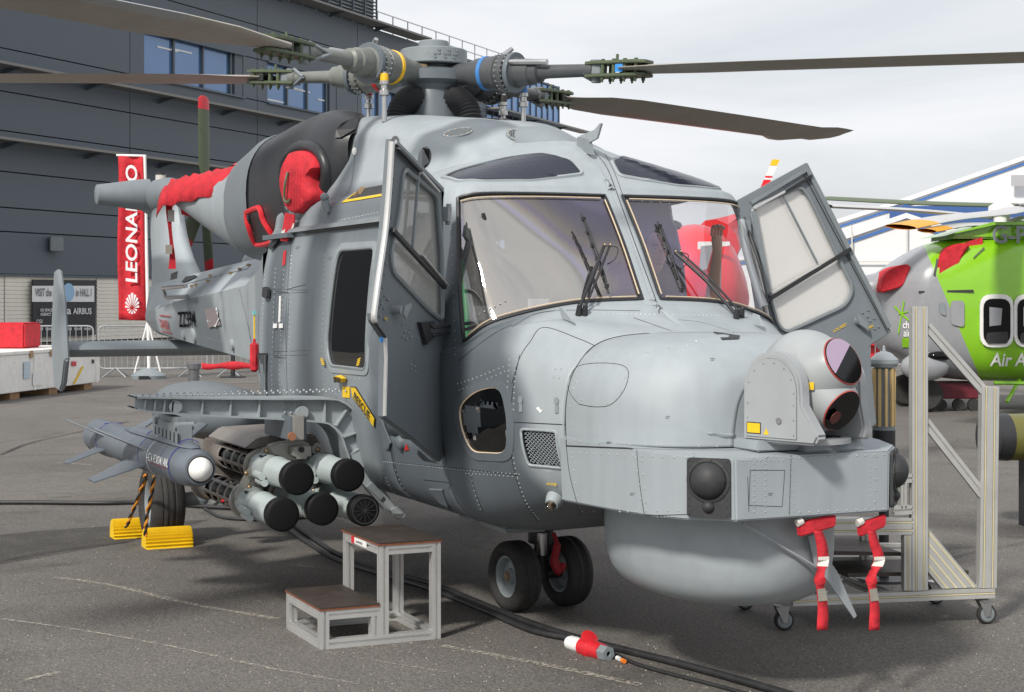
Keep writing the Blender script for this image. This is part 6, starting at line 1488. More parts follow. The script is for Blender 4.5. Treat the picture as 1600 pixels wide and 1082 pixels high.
MB().lathe([(0, 0), (0, .042), (.012, .042), (.016, .03), (.016, 0)], a+dx*L_*.52+UP*.045-FW*.0, (UP+dx*.9).normalized(), 20).build('plug_flap', m_redp, plg, smooth=True, sharp=40)
MB().lathe([(L_*.85, 0), (L_*.85, .038), (L_*1.02, .036), (L_*1.02, .014), (L_*.98, .012)], a, dx, 6).build('plug_nut', m_mid, plg)
for (u, v, m_, nm) in ((966, 1029, m_white, 'cable_tag'), (974, 1033, mat('orange_tape', (.8, .2, .02), .5), 'cable_tape')):
    c = P(u, v, z=.014); d_ = (P(1000, 1043, z=.01)-P(955, 1022, z=.01)).normalized(); MB().cyl(c-d_*.012, c+d_*.012, .011, seg=10).build(nm, m_, plg)
# aluminium maintenance stair frame
A0 = V(1.057, .869, 0); A1 = V(1.358, 1.918, 0); cdv = (A1-A0).normalized(); cn = V(-cdv.y, cdv.x, 0)
cart = thing('maintenance_stand', 'aluminium profile maintenance stand on castors behind the helicopter nose', 'stand', tuple((A0+A1)/2))
m_cal = mat('stand_aluminium', (.55, .55, .53), .35, metal=.5, var=.07, dirt=.2, dcol=(.3, .29, .26)); m_strip = mat('cream_strip', (.62, .55, .32), .6)
def cq(u, v): return PP(u, v, A0, cn)
def cbar(a, b, w=.045, w2=None, nm='frame_bar', strips=1, up=None):
    a = cq(*a) if not isinstance(a, Vector) else a; b = cq(*b) if not isinstance(b, Vector) else b
    o = MB().slot(a, b, w2 or .045, w, up if up is not None else cn.cross((b-a).normalized())).build(nm, m_cal, cart)
    t = (b-a).normalized(); s_ = cn.cross(t).normalized(); n_ = cn if cn.dot(CAM-a) > 0 else -cn; mb = MB(); k = max(1, round(w/.04))
    if strips:
        for i in range(k): o_ = s_*(w*((i+.5)/k-.5)); mb.box((a+b)/2+o_+n_*(.0225), ((b-a).length, .006, .002), ax=(t, s_, n_))
        mb.build('slot_strip', m_strip, o)
    return o
cbar((1435, 479), (1435, 922), .085, None, 'post'); cbar((1545, 604), (1541, 918), .095, None, 'post')
cbar((1416, 836), (1416, 922), .04, None, 'post')
cbar((1237, 939), (1552, 926), .05, None, 'base_rail'); cbar((1300, 823), (1424, 822), .085, None, 'cross_rail')
cbar((1400, 748), (1424, 747), .045, None, 'cross_rail', 0); cbar((1395, 798), (1424, 796), .045, None, 'cross_rail', 0); cbar((1410, 752), (1410, 794), .03, None, 'short_post', 0)
cbar((1448, 510), (1538, 612), .05, .02, 'diagonal_brace', 0); cbar((1446, 660), (1534, 772), .05, .02, 'diagonal_brace', 0)
bp_ = [cq(*p) for p in ((1439, 812), (1439, 880), (1472, 920), (1528, 918))]; n_ = cn if cn.dot(CAM-A0) > 0 else -cn
gp_ = MB().prism([p+n_*.0 for p in bp_], -n_*.04).build('gusset_plate', m_cal, cart)
for k in range(4):
    f = k/4+.1; a_ = bp_[0].lerp(bp_[1], f); b_ = bp_[3].lerp(bp_[2], f); t = (b_-a_).normalized(); MB().box((a_+b_)/2+n_*.001, ((b_-a_).length, .007, .003), ax=(t, n_.cross(t), n_)).build('slot_strip', m_strip, gp_)
off = FW*.55-RT*.12
for (a_, b_) in (((1300, 842), (1300, 935)), ((1330, 835), (1330, 935)), ((1415, 840), (1415, 925))): cbar(cq(*a_)+off*.9, cq(*b_)+off*.9, .04, None, 'rear_post', 0)
for (a_, b_) in (((1240, 905), (1540, 902)), ((1290, 880), (1500, 882)), ((1300, 812), (1420, 812)), ((1300, 838), (1415, 838))): cbar(cq(*a_)+off, cq(*b_)+off, .05, None, 'rear_rail', 0)
for u in (1240, 1290, 1390, 1545): a_ = cq(u, 932); MB().slot(a_-n_*.03, a_+off, .045, .045).build('side_rail', m_cal, cart)
pltf = MB(); q0, q1 = cq(1300, 870), cq(1415, 872); pltf.prism([q0-n_*.06, q1-n_*.06, q1+off, q0+off], UP*.02).build('dark_tread', m_ply, cart)
q0, q1 = cq(1330, 905), cq(1520, 900); MB().prism([q0-n_*.05, q1-n_*.05, q1+off*.8, q0+off*.8], UP*.02).build('dark_tread', m_ply, cart)
for g0, extra in ((A0, V(0, 0, 0)), (A1, V(0, 0, 0)), (A0, off), (A1, off)):
    g_ = V(g0.x, g0.y, 0)+extra; c = g_+UP*.052; wd = cdv
    cw_ = MB().lathe([(-.014, .0), (-.016, .02), (-.016, .046), (-.008, .052), (.008, .052), (.016, .046), (.016, .02), (.014, 0)], c, cn, 28).build('castor_wheel', m_tyre, cart, smooth=True, sharp=50)
    for s_ in (-1, 1): MB().lathe([(.0165, .038), (.018, .034), (.0155, .012), (.024, .008), (.024, 0)], c, cn*s_, 20).build('castor_hub', m_frame, cw_, smooth=True)
    MB().prism([c+cn*.026+wd*.02+UP*.07, c+cn*.026-wd*.05+UP*.07, c+cn*.026-wd*.01-UP*.01, c+cn*.026+wd*.01-UP*.01], -cn*.004).prism([c-cn*.022+wd*.02+UP*.07, c-cn*.022-wd*.05+UP*.07, c-cn*.022-wd*.01-UP*.01, c-cn*.022+wd*.01-UP*.01], -cn*.004).box(c-wd*.015+UP*.072, (.07, .06, .006)).build('castor_fork', m_steel, cart)
# dipping sonar exhibit
sp0 = CAM+ray(1381, 700)*9.8; sc_ = V(sp0.x, sp0.y, 0)
son = thing('sonar_display', 'grey cone-topped cylinder with pale yellow rods on a black base behind the nose', 'sonar', tuple(sc_))
def zz(v): return CH+(HOR-v)*9.8/FL
MB().lathe([(zz(574), .0), (zz(574), .075), (zz(568), .088), (zz(562), .086), (zz(552), .045), (zz(549), .012), (zz(540), .006), (zz(540), 0)], sc_, UP, 32).build('cone_cap', m_light, son, smooth=True, sharp=30)
MB().lathe([(zz(670), .0), (zz(670), .055), (zz(574), .055)], sc_, UP, 28).build('inner_core', m_frame, son, smooth=True)
for k in range(10):
    a = 2*math.pi*k/10+.2; MB().box(sc_+V(math.cos(a)*.062, math.sin(a)*.062, (zz(576)+zz(666))/2), (.016, .016, zz(576)-zz(666)), Quaternion(UP, a).to_matrix()).build('sonar_rod', mat('cream_rod', (.75, .55, .26), .5), son, bevel=.002)
MB().lathe([(zz(672), 0), (zz(672), .067), (zz(666), .067), (zz(666), 0)], sc_, UP, 28).build('rod_ring', m_mid, son)
MB().lathe([(zz(712), 0), (zz(712), .068), (zz(672), .068), (zz(672), 0)], sc_, UP, 28).build('black_base', m_black, son, smooth=True, sharp=30)
MB().cyl(sc_, sc_+UP*zz(712), .03, seg=16).lathe([(0, .0), (0, .16), (.015, .16), (.015, 0)], sc_, UP, 28).build('pedestal', m_black, son, smooth=True, sharp=30)
# torpedo on a stand at the right edge
to = CAM+ray(1600, 685)*12; tor = thing('torpedo', 'black and olive torpedo with a dark band partly cut off by the right edge', 'torpedo', (to.x, to.y, 0))
ax_ = (RT*1+FW*.15).normalized(); t0 = CAM+ray(1532, 684)*12
MB().lathe([(0, 0), (0, .07), (.03, .11), (.05, .165), (.2, .175), (.2, 0)], t0, ax_, 32).build('torpedo_nose', m_black, tor, smooth=True, sharp=40)
MB().lathe([(.2, .0), (.2, .172), (1.6, .172), (1.6, 0)], t0, ax_, 32).build('torpedo_body', mat('olive_drab', (.13, .125, .03), .35), tor, smooth=True, sharp=40)
MB().lathe([(.05, .0), (.04, .177), (.065, .18), (.09, .177)], t0, ax_, 32).build('clamp_band', m_rub, tor, smooth=True)
for k in (.4, 1.2): c = t0+ax_*k; MB().box(V(c.x, c.y, (c.z-.17)/2), (.06, .3, c.z-.17), Quaternion(UP, math.atan2(ax_.y, ax_.x)).to_matrix()).build('stand_leg', m_black, tor)
# ================================================================ person in the cockpit
m_skin = mat('skin', (.68, .40, .30), .5, var=.08); m_shirt = mat('green_overall', (.05, .06, .045), .8, var=.1); m_hair = mat('hair', (.05, .035, .025), .7)
def skinned(name, verts, edges, m_, par, root=0, sub=2):
    me = bpy.data.meshes.new(name); off_ = Vector(par['_o']); me.from_pydata([tuple(Vector(v[:3])-off_) for v in verts], edges, [])
    o = bpy.data.objects.new(name, me); C.objects.link(o); o.parent = par; me.materials.append(m_)
    o.modifiers.new('skin', 'SKIN').use_smooth_shade = True
    for i, v in enumerate(verts): me.skin_vertices[0].data[i].radius = (v[3], v[4] if len(v) > 4 else v[3]); me.skin_vertices[0].data[i].use_root = (i == root)
    s_ = o.modifiers.new('sub', 'SUBSURF'); s_.levels = sub; s_.render_levels = sub; return o
px_, py_ = .12, .56
per = thing('person', 'man in dark overalls sitting in the cockpit with one bare arm raised', 'person', (px_, py_, 1.1))
sk_v = [(px_-.05, py_, 1.15, .15, .12), (px_-.04, py_, 1.35, .15, .12), (px_-.02, py_, 1.62, .17, .12), (px_+.02, py_, 1.74, .075, .07), (px_+.06, py_, 1.83, .06, .06),
        (px_-.02, py_+.2, 1.60, .07, .07), (px_+.16, py_+.27, 1.55, .055, .055), (px_+.30, py_+.27, 1.62, .05, .05), (px_-.02, py_-.2, 1.60, .07, .07), (px_+.02, py_-.27, 1.36, .055, .055), (px_+.25, py_-.2, 1.26, .042, .042), (px_+.33, py_-.17, 1.27, .035, .03),
        (px_+.2, py_+.1, 1.13, .09, .09), (px_+.48, py_+.12, 1.2, .075, .075), (px_+.2, py_-.1, 1.13, .09, .09), (px_+.48, py_-.12, 1.2, .075, .075)]
bod = skinned('person_body', sk_v, [(0, 1), (1, 2), (2, 3), (3, 4), (2, 5), (5, 6), (6, 7), (2, 8), (8, 9), (9, 10), (10, 11), (0, 12), (12, 13), (0, 14), (14, 15)], m_shirt, per)
hc = V(px_+.10, py_+.01, 1.94)
hm = MB(); rows = []
for i in range(21):
    f = i/20; a = math.pi*f; z = math.cos(a)
    w1 = math.sin(a); jaw = 1-.25*max(0, -z-.1); rows.append([hc+V(math.cos(b)*w1*.098*jaw*(1.0)+(.012 if math.cos(b) > .9 and -.3 < z < .1 else 0)+(.01 if math.cos(b) > .7 and z < -.5 else 0), math.sin(b)*w1*.076*jaw, z*.125) for b in [2*math.pi*k/28 for k in range(29)]])
hd_ = hm.grid(rows).build('person_head', m_skin, per, smooth=True, merge=True)
MB().prism([hc+V(.095, -.014, -.03), hc+V(.095, .014, -.03), hc+V(.097, .004, .022), hc+V(.097, -.004, .022)], V(.022, 0, -.002)).build('nose', m_skin, hd_, bevel=.004, smooth=True)
for s_ in (-1, 1):
    MB().sphere(hc+V(.082, s_*.030, .022), .012).build('eye', mat('eye_white', (.5, .48, .45), .3), hd_, smooth=True); MB().sphere(hc+V(.0925, s_*.030, .022), .005).build('pupil', m_black, hd_, smooth=True)
    MB().sphere(hc+V(.0, s_*.078, -.005), .03, (.6, .25, 1)).build('ear', m_skin, hd_, smooth=True); MB().tube([hc+V(.09, s_*.014, .042), hc+V(.088, s_*.045, .042)], .005, 6).build('eyebrow', m_hair, hd_)
MB().tube([hc+V(.088, -.026, -.062), hc+V(.096, 0, -.058), hc+V(.088, .026, -.062)], .005, 6).build('mouth', mat('lips', (.35, .13, .1), .5), hd_, smooth=True)
rows = []
for i in range(9):
    a = math.pi*.5*i/8; rows.append([hc+V(-.012, 0, .012)+V(math.cos(b)*.102*math.sin(a)*(.9 if math.cos(b) > .5 else 1), math.sin(b)*.083*math.sin(a), .125*math.cos(a)) for b in [2*math.pi*k/24 for k in range(25)]])
MB().grid(rows).build('hair', m_hair, hd_, smooth=True)
el = V(px_+.30, py_+.27, 1.62); wr = V(px_+.36, py_+.27, 1.95)
arm_ = skinned('bare_forearm', [(*(el-UP*.04), .046), (*el.lerp(wr, .3), .046), (*el.lerp(wr, .7), .034), (*wr, .027, .022), (*(wr+V(-.005, 0, .05)), .036, .018), (*(wr+V(-.01, 0, .09)), .038, .016)], [(0, 1), (1, 2), (2, 3), (3, 4), (4, 5)], m_skin, per, 0)
for k in range(4):
    b_ = wr+V(-.012, -.030+.020*k, .095); L_ = (.9, 1, .95, .75)[k]
    skinned('finger', [(*(b_-UP*.02), .009), (*(b_+V(.01, 0, .032)*L_), .0085), (*(b_+V(.035, 0, .045)*L_), .008), (*(b_+V(.05, 0, .028)*L_), .007)], [(0, 1), (1, 2), (2, 3)], m_skin, per, 0, 1)
skinned('thumb', [(*(wr+V(.0, -.02, .03)), .012), (*(wr+V(.02, -.042, .055)), .011), (*(wr+V(.045, -.04, .08)), .009)], [(0, 1), (1, 2)], m_skin, per, 0, 1)
# ================================================================ background, left: hangar office block
FA = math.radians(23.3); fa_ = V(0, 0, 0)
def Wd(l, d, z): return W(l, d, z)
fdir = (RT*math.sin(FA)+FW*math.cos(FA)); fnr = (RT*math.cos(FA)-FW*math.sin(FA))   # normal towards the apron (right/near)
F0 = W(-17.5, 62, 0)
def fp(t, z, o=0.): return F0+fdir*t+fnr*o+UP*z
def tpx(px): k = (px-800)/FL; return (17.5+62*k)/(.3955-.918*k)
bld = thing('hangar_building', 'long dark blue-grey clad building with white lower wall and strip windows behind the tail', 'building', tuple(fp(10, 0)))
m_clad = mat('dark_cladding', (.085, .108, .132), .5, var=.05, vs=.4); m_finb = mat('sunshade_fin', (.2, .195, .18), .5, var=.05); m_win = mat('blue_window', (.10, .2, .38), .1, metal=.25, spec=.8, var=.06, vs=.5)  # window blue is mirrored sky put into the base colour
m_cream = mat('cream_siding', (.80, .76, .68), .7, var=.06, vs=2, streak=True); m_core = mat('building_core', (.03, .035, .04), .8)
tA, tB = -24.0, 52.3
MB().add([fp(tA, 0, -.35), fp(tB, 0, -.35), fp(tB, 16, -.35), fp(tA, 16, -.35), fp(tA, 0, -14), fp(tB, 0, -14), fp(tB, 16, -14), fp(tA, 16, -14)], [(0, 1, 2, 3), (4, 7, 6, 5), (0, 4, 5, 1), (3, 2, 6, 7), (0, 3, 7, 4), (1, 5, 6, 2)]).build('building_core', m_core, bld)
zrow = [2.58, 4.14, 5.02, 6.33, 7.82, 9.26, 10.83, 12.75, 14.3, 15.9]
tcol = [-24, -14.3, -4.7, 4.88, 14.5, 24.1, 33.7, 40.3]
wins = [(5.83, 13.3), (15.4, 21.9), (24.6, 31.2), (33.9, 39.8)]
def slab(t0, t1, z0, z1, o0, o1): return MB().add([fp(t0, z0, o1), fp(t1, z0, o1), fp(t1, z1, o1), fp(t0, z1, o1), fp(t0, z0, o0), fp(t1, z0, o0), fp(t1, z1, o0), fp(t0, z1, o0)], [(0, 1, 2, 3), (4, 7, 6, 5), (0, 4, 5, 1), (3, 2, 6, 7), (0, 3, 7, 4), (1, 5, 6, 2)])
g_ = .022
for i in range(len(zrow)-1):
    for j in range(len(tcol)-1):
        segs = [(tcol[j], tcol[j+1])]
        if zrow[i] == 10.83:
            for (w0, w1) in wins:
                ns = []
                for (s0, s1) in segs:
                    if w1 <= s0 or w0 >= s1: ns.append((s0, s1)); continue
                    if w0 > s0+.1: ns.append((s0, w0))
                    if w1 < s1-.1: ns.append((w1, s1))
                segs = ns
        for (s0, s1) in segs: slab(s0+g_, s1-g_, zrow[i]+g_, zrow[i+1]-g_, -.3, 0).build('cladding_panel', m_clad, bld)
for (w0, w1) in wins:
    wn = slab(w0, w1, 10.85, 12.73, -.28, -.2).build('window', m_win, bld)
    n = 3; wd = (w1-w0-.9)/n
    for k in range(n): slab(w0+.12+k*wd, w0+.12+(k+1)*wd-.1, 10.95, 12.62, -.2, -.19).build('pane', m_win, wn)
    for k in range(n+1): slab(w0+k*wd, w0+k*wd+.12, 10.85, 12.73, -.2, -.08).build('mullion', m_clad, wn)
    slab(w1-.9, w1-.65, 10.9, 12.7, -.2, -.16).build('reveal', mat('green_reveal', (.12, .2, .13), .5), wn)
    slab(w0-.05, w1+.05, 10.78, 10.86, -.2, .12).build('sill', m_clad, wn); slab(w0-.05, w1+.05, 12.72, 12.8, -.2, .1).build('lintel', m_clad, wn); slab(w1-.65, w1, 10.86, 12.72, -.2, -.02).build('jamb', m_clad, wn)
for z, t0, t1 in ((10.12, -24, 20), (7.42, -24, 30), (16.02, -24, 30.9), (13.2, 40.0, 56.0), (9.6, 40, 56), (10.12, 20.3, 39.8)):
    f_ = slab(t0, t1, z-.05, z+.05, .12 if z != 16.02 else -.1, .95).build('sunshade_fin', m_finb, bld)
    for k in range(int((t1-t0)/4.8)): t = t0+2+4.8*k; MB().add([fp(t, z-.06, .0), fp(t, z-.28, .0), fp(t, z-.06, .8), fp(t+.08, z-.06, .0), fp(t+.08, z-.28, .0), fp(t+.08, z-.06, .9)], [(0, 1, 2), (3, 5, 4), (0, 3, 4, 1), (1, 4, 5, 2), (0, 2, 5, 3)]).build('fin_bracket', m_clad, f_)
for u, v in ((262, 77), (284, 80), (462, 139), (472, 142), (508, 158), (430, 158), (350, 146)):
    q = PP(u, v, F0+fnr*-.17, fnr); MB().box(q, (1.5, .01, .07), ax=(fdir, fnr, UP)).build('ceiling_light', m_white, bld)
# lower cream siding, ribbed
t = -24.
while t < 40:
    t1 = t+5.35; mb = MB(); z = .05; rows = []
    while z < 2.56: rows += [(z, 0.), (z+.10, 0.), (z+.115, -.03), (z+.135, -.03)]; z += .15
    mb.grid([[fp(t+.02, a, b-.02), fp(t1-.02, a, b-.02)] for a, b in rows]); mb.build('siding_panel', m_cream, bld, kind='stuff'); t = t1
slab(-24, 40, 2.5, 2.58, -.3, .06).build('drip_rail', m_clad, bld)
wl = slab(tpx(74), tpx(74)+.35, 5.2-1.6+2.2, 6.2-1.6+2.2, .0, .25)
q = PP(81, 382, F0, fnr); MB().box(q+fnr*.2, (.45, .5, .55)).build('wall_lamp', m_frame, bld, bevel=.03)
# roof tower of grey slats and railing
tw0 = tpx(470)
def fpb(t, z, o): return fp(t, z, o)
slab(8, tpx(612), 16.1, 22, -9, -1.1).build('roof_tower', mat('tower_grey', (.12, .13, .14), .6), bld)
for k in range(30): z = 16.3+.19*k; slab(8, tpx(612)+.05, z, z+.05, -1.05, -.95).build('tower_slat', m_frame, bld)
for k in range(14): t = tpx(612)-.1-1.3*k; slab(t, t+.07, 16.1, 22, -.93, -.85).build('tower_post', m_clad, bld)
for z in (16.6, 17.15): slab(tpx(612), 52, z, z+.05, -.9, -.85).build('roof_rail', m_steel, bld)
for k in range(14): t = tpx(612)+1.8*k; slab(t, t+.05, 16, 17.2, -.9, -.85).build('rail_post', m_steel, bld)
# glass curtain wall end
for j in range(12):
    for i, (z0, z1) in enumerate(((.5, 4), (4.1, 7.2), (7.3, 9.4), (9.8, 12.9), (13.4, 15.8))):
        t0 = 40.3+j*1.0; slab(t0+.03, t0+.97, z0, z1, -.2, -.05).build('curtain_pane', mat('curtain_glass', (.13, .27, .52), .15, metal=.2, var=.12, vs=.6), bld)
for j in range(13): t0 = 40.3+j; slab(t0-.03, t0+.03, .3, 16, -.2, .02).build('curtain_mullion', m_clad, bld)
for z in (.3, 4.05, 7.25, 9.6, 13.2, 15.9): slab(40.3, 52.3, z-.05, z+.05, -.2, .04).build('curtain_transom', m_clad, bld)
# poster on the siding
po = fp(0, 0); pp = lambda u, v, o=.1: PP(u, v, F0+fnr*o, fnr)
pos = tag(MB().prism([pp(49, 437), pp(148, 438), pp(147, 524), pp(49, 527)], fnr*.08).build('wall_poster', m_black, None, origin=tuple(pp(98, 525))), 'black and white exhibition poster on the cream wall behind the white crate', 'poster')
MB().prism([pp(50, 447, .2), pp(147, 447, .2), pp(147, 472, .2), pp(50, 472, .2)], fnr*.01).build('white_band', m_white, pos)
def ptxt(s, u, v, wpx, h, m_): a = pp(u, v, .23); b = pp(u+wpx, v, .23); text('poster_text', s, a, (b-a), UP, h, m_, pos, width=(b-a).length)
m_pt = mat('print_grey', (.2, .22, .24), .6); m_pw = mat('print_white', (.7, .7, .7), .6)
ptxt('VISIT the', 55, 463, 26, .3, m_pt); ptxt('in HALL 1', 119, 463, 24, .3, m_pt); ptxt('AIRBUS', 114, 491, 29, .24, m_pw); ptxt('esa', 92, 491, 19, .3, m_pw); ptxt('UK SPACE', 63, 487, 19, .11, m_pw); ptxt('AGENCY', 63, 493.5, 17, .11, m_pw)
for k in range(6): ptxt(('cgi', 'open', 'gsi', 'astos', 'ncd', 'oniic')[k], 56+15*k, 516, 11, .13, m_pw)
ptxt('CGI', 57, 505, 9, .13, m_pw); MB().lathe([(0, .35), (.01, .35), (.01, 0)], pp(107, 457, .22), fnr, 20).build('agency_roundel', mat('pale_blue', (.3, .5, .7), .6), pos)
# crates
A_ = P(-60, 636, z=0.); B_ = P(156, 607, z=0.); X = (B_-A_).normalized(); Y = V(-X.y, X.x, 0); Y = Y if Y.dot(RT) < 0 else -Y; nf_ = -Y; Ld = (B_-A_).length; c = (A_+B_)/2+Y*.6
m_cw = mat('crate_white', (.82, .81, .77), .6, var=.08, dirt=.3, dcol=(.35, .32, .26))
ct = thing('transport_crate', 'long white transport crate with metal clips on wooden blocks at the left edge', 'crate', tuple(c))
MB().box(c+UP*.43, (Ld, 1.2, .62), ax=(X, Y, UP)).build('crate_box', m_cw, ct, bevel=.01)
MB().box(c+UP*.775, (Ld+.02, 1.22, .06), ax=(X, Y, UP)).build('crate_lid', m_cw, ct, bevel=.01)
for k in range(4): MB().box(c+X*(Ld*(-.42+.28*k))+UP*.06, (.35, 1.1, .12), ax=(X, Y, UP)).build('wooden_block', mat('block_wood', (.3, .18, .09), .8, var=.2), ct)
for f in (-.47, -.02, .47): MB().box(c+nf_*.605+X*Ld*f+UP*.43, (.08, .025, .62), ax=(X, Y, UP)).build('batten', m_cw, ct)
for f in (-.3, -.05, .1, .35): MB().box(c+nf_*.62+X*Ld*f+UP*.74, (.1, .02, .12), ax=(X, Y, UP)).build('clip', m_bronze, ct)
def cp_(u, v): return PP(u, v, c+nf_*.615, nf_)
for nm, uv, m_ in (('yellow_tape', [(114, 600), (117, 600), (131, 573), (128, 573)], m_yel), ('red_label', [(112, 565), (119, 565), (119, 572), (112, 572)], m_redp), ('paper_label', [(51, 583), (65, 582), (65, 602), (51, 603)], m_white), ('paper_label', [(37, 566), (47, 565), (47, 591), (37, 592)], mat('pale_label', (.5, .6, .68), .6)), ('black_plate', [(144, 562), (147, 562), (147, 568), (144, 568)], m_black)):
    MB().prism([cp_(*p) for p in uv], nf_*.006).build(nm, m_, ct)
q = CAM+ray(10, 520)*29.3; rc = V(q.x, q.y, 0); MBr = MB().box(rc+UP*1.03, (.95, 1.0, .46), ax=(RT, FW, UP)).build('red_case', m_red, None, bevel=.03, origin=(rc.x, rc.y, .8)); tag(MBr, 'red cloth-covered case resting on the white crate at the left edge', 'case')
# crowd barriers
m_galv = mat('galvanised', (.42, .44, .46), .4, metal=.5, var=.08)
def barrier_proto():
    t = thing('crowd_barrier', 'x', 'barrier', (0, 0, 0), 'steel crowd barriers in front of the cream wall')
    L_ = 2.3; fr_ = round_poly([V(-L_/2, 0, .18), V(L_/2, 0, .18), V(L_/2, 0, 1.1), V(-L_/2, 0, 1.1)], .12, 4)
    MB().tube(fr_, .02, 8, closed=True).build('barrier_frame', m_galv, t, smooth=True)
    for k in range(18): x = -L_/2+L_*(k+1)/19; MB().cyl((x, 0, .18), (x, 0, 1.1), .008, seg=5).build('barrier_bar', m_galv, t, smooth=True)
    for x in (-.8, .8): MB().tube([V(x-.25, -.3, .0), V(x, 0, .2), V(x+.25, .3, 0)], .014, 6).tube([V(x+.25, -.3, .0), V(x, 0, .2), V(x-.25, .3, 0)], .014, 6).build('barrier_foot', m_galv, t)
    return t
bp0 = barrier_proto()
w0 = CAM+ray(95, 590)*38; places = []
for k in range(9):
    u = 70+75*k; places.append(u)
dvec = (RT*1.0+FW*.12).normalized(); start = P(60, 590, z=0.)
for k in range(9):
    o = bp0 if k == 0 else copy_tree(bp0); p = start+dvec*2.42*k; o.location = p; o.rotation_euler = (0, 0, math.atan2(dvec.y, dvec.x))
    o['label'] = ['steel crowd barrier partly hidden behind the white crate, leftmost of the row', 'steel crowd barrier seen behind the upright end plate of the tailplane', 'steel crowd barrier at the foot of the red banner', 'steel crowd barrier just right of the red banner base, below the tail boom', 'steel crowd barrier under the middle of the tail boom', 'steel crowd barrier behind the cabin, beyond the fuselage side', 'steel crowd barrier hidden mostly by the fuselage, sixth from the red banner', 'steel crowd barrier far behind the cockpit', 'steel crowd barrier at the right end of the row behind the nose'][k]
rb = MB(); a = start+dvec*9-FW*.4; rows = []
for i in range(30): p = P(315+3.2*i, 577+1.2*math.sin(i*.5), d=32); q_ = P(315+3.2*i, 567+2*math.sin(i*.3), d=32); rows.append([p, q_])
ro = rb.grid(rows).build('red_banner_cloth', m_red, None, smooth=True, origin=tuple(rows[0][0])); md = ro.modifiers.new('t', 'SOLIDIFY'); md.thickness = .01; tag(ro, 'low red cloth strip hung along the barriers under the tail boom', 'cloth')
# red vertical flag
bd = 33.5; b0 = P(232, 592, z=0.); bdir = b0-CAM; dd = bdir.dot(FW)
def bq_(u, v, o=0.): p = CAM+ray(u, v)*(dd-o); return p
flag = thing('red_flag', 'tall red vertical flag lettered LEONARDO with a white petal emblem on a white pole', 'flag', tuple(V(b0.x, b0.y, 0)))
pole_b = bq_(233, 595); MB().cyl(bq_(233, 590), bq_(226, 243), .035, seg=10).cyl(bq_(182, 243), bq_(228, 244), .025, seg=8).build('flag_pole', m_white, flag, smooth=True)
for u in (209, 252): MB().cyl(bq_(231, 500), bq_(u, 588), .02, seg=6).build('pole_brace', m_white, flag)
MB().lathe([(0, .0), (0, .36), (.07, .37), (.15, .26), (.22, .12), (.22, 0)], V(b0.x, b0.y, 0), UP, 24).build('flag_base', m_mid, flag, smooth=True, sharp=40); MB().box(V(b0.x, b0.y, .04)-FW*.33, (.12, .25, .07)).build('base_slot', m_black, flag)
rows = []
for i in range(25):
    v = 244+256*i/24; l = 184.5+1.0*math.sin(i*.35); r_ = 223+(7*(i/24)); rows.append([bq_(l+(r_-l)*k/8, v+1.5*k/8, .05*math.sin(k*.9+i*.15)) for k in range(9)])
fo = MB().grid(rows).build('flag_cloth', m_red, flag, smooth=True); md = fo.modifiers.new('t', 'SOLIDIFY'); md.thickness = .01
a = bq_(214, 442, .12); b = bq_(214, 258, .12)
text('flag_text', 'LEONARDO', a, b-a, bq_(194, 350, .12)-bq_(214, 350, .12), (bq_(214, 350).__sub__(bq_(196, 350))).length, mat('flag_white', (.7, .7, .72), .6), flag, width=(b-a).length, shear=.1)
em = MB(); cx_, cy_ = 206.5, 478.
for k in range(9):
    a = math.radians(-80+20*k); 
    if k == 4: pass
    d_ = (math.sin(a), -math.cos(a)); n__ = (-d_[1], d_[0]); r0, r1, wd_ = 3, 24-abs(k-4)*1.6, 2.8; sy = .9
    c1 = (cx_+d_[0]*r0, cy_+4+d_[1]*r0); c2 = (cx_+d_[0]*r1*.62, cy_+4+d_[1]*r1)
    em.prism([bq_(c1[0], c1[1], .12), bq_(c2[0]+n__[0]*wd_*.7, c2[1]+n__[1]*wd_*.7, .12), bq_(c2[0]-n__[0]*wd_*.7, c2[1]-n__[1]*wd_*.7, .12)], -FW*.004)
for k in range(5):
    a = math.radians(110+35*k); d_ = (math.sin(a), -math.cos(a)); n__ = (-d_[1], d_[0]); em.prism([bq_(cx_+d_[0]*2, cy_+4+d_[1]*2, .12), bq_(cx_+d_[0]*8+n__[0]*1.5, cy_+4+d_[1]*9+n__[1]*1.5, .12), bq_(cx_+d_[0]*8-n__[0]*1.5, cy_+4+d_[1]*9-n__[1]*1.5, .12)], -FW*.004)
em.build('flag_emblem', MATS['flag_white'], flag, kind='stuff')
# bollards
b1_ = P(303, 640, z=0.); bo1 = tag(MB().lathe([(0, .0), (0, .085), (.62, .085), (.62, .11), (.70, .11), (.71, .09), (.71, 0)], V(b1_.x, b1_.y, 0), UP, 28).build('steel_bollard', mat('bollard_steel', (.2, .2, .21), .3, metal=.7), None, smooth=True, sharp=30, origin=(b1_.x, b1_.y, 0)), 'short polished steel bollard with dark cap behind the carrier beam', 'bollard')
b2_ = P(364, 590, z=0.); bo2 = thing('belt_post', 'thin dark post on a round flat base under the tail boom', 'post', (b2_.x, b2_.y, 0)); MB().cyl((b2_.x, b2_.y, 0), (b2_.x, b2_.y, 1.0), .05, seg=14).build('post_tube', m_black, bo2, smooth=True); MB().lathe([(0, 0), (0, .28), (.02, .28), (.03, 0)], V(b2_.x, b2_.y, 0), UP, 28).build('post_base', m_black, bo2, smooth=True)
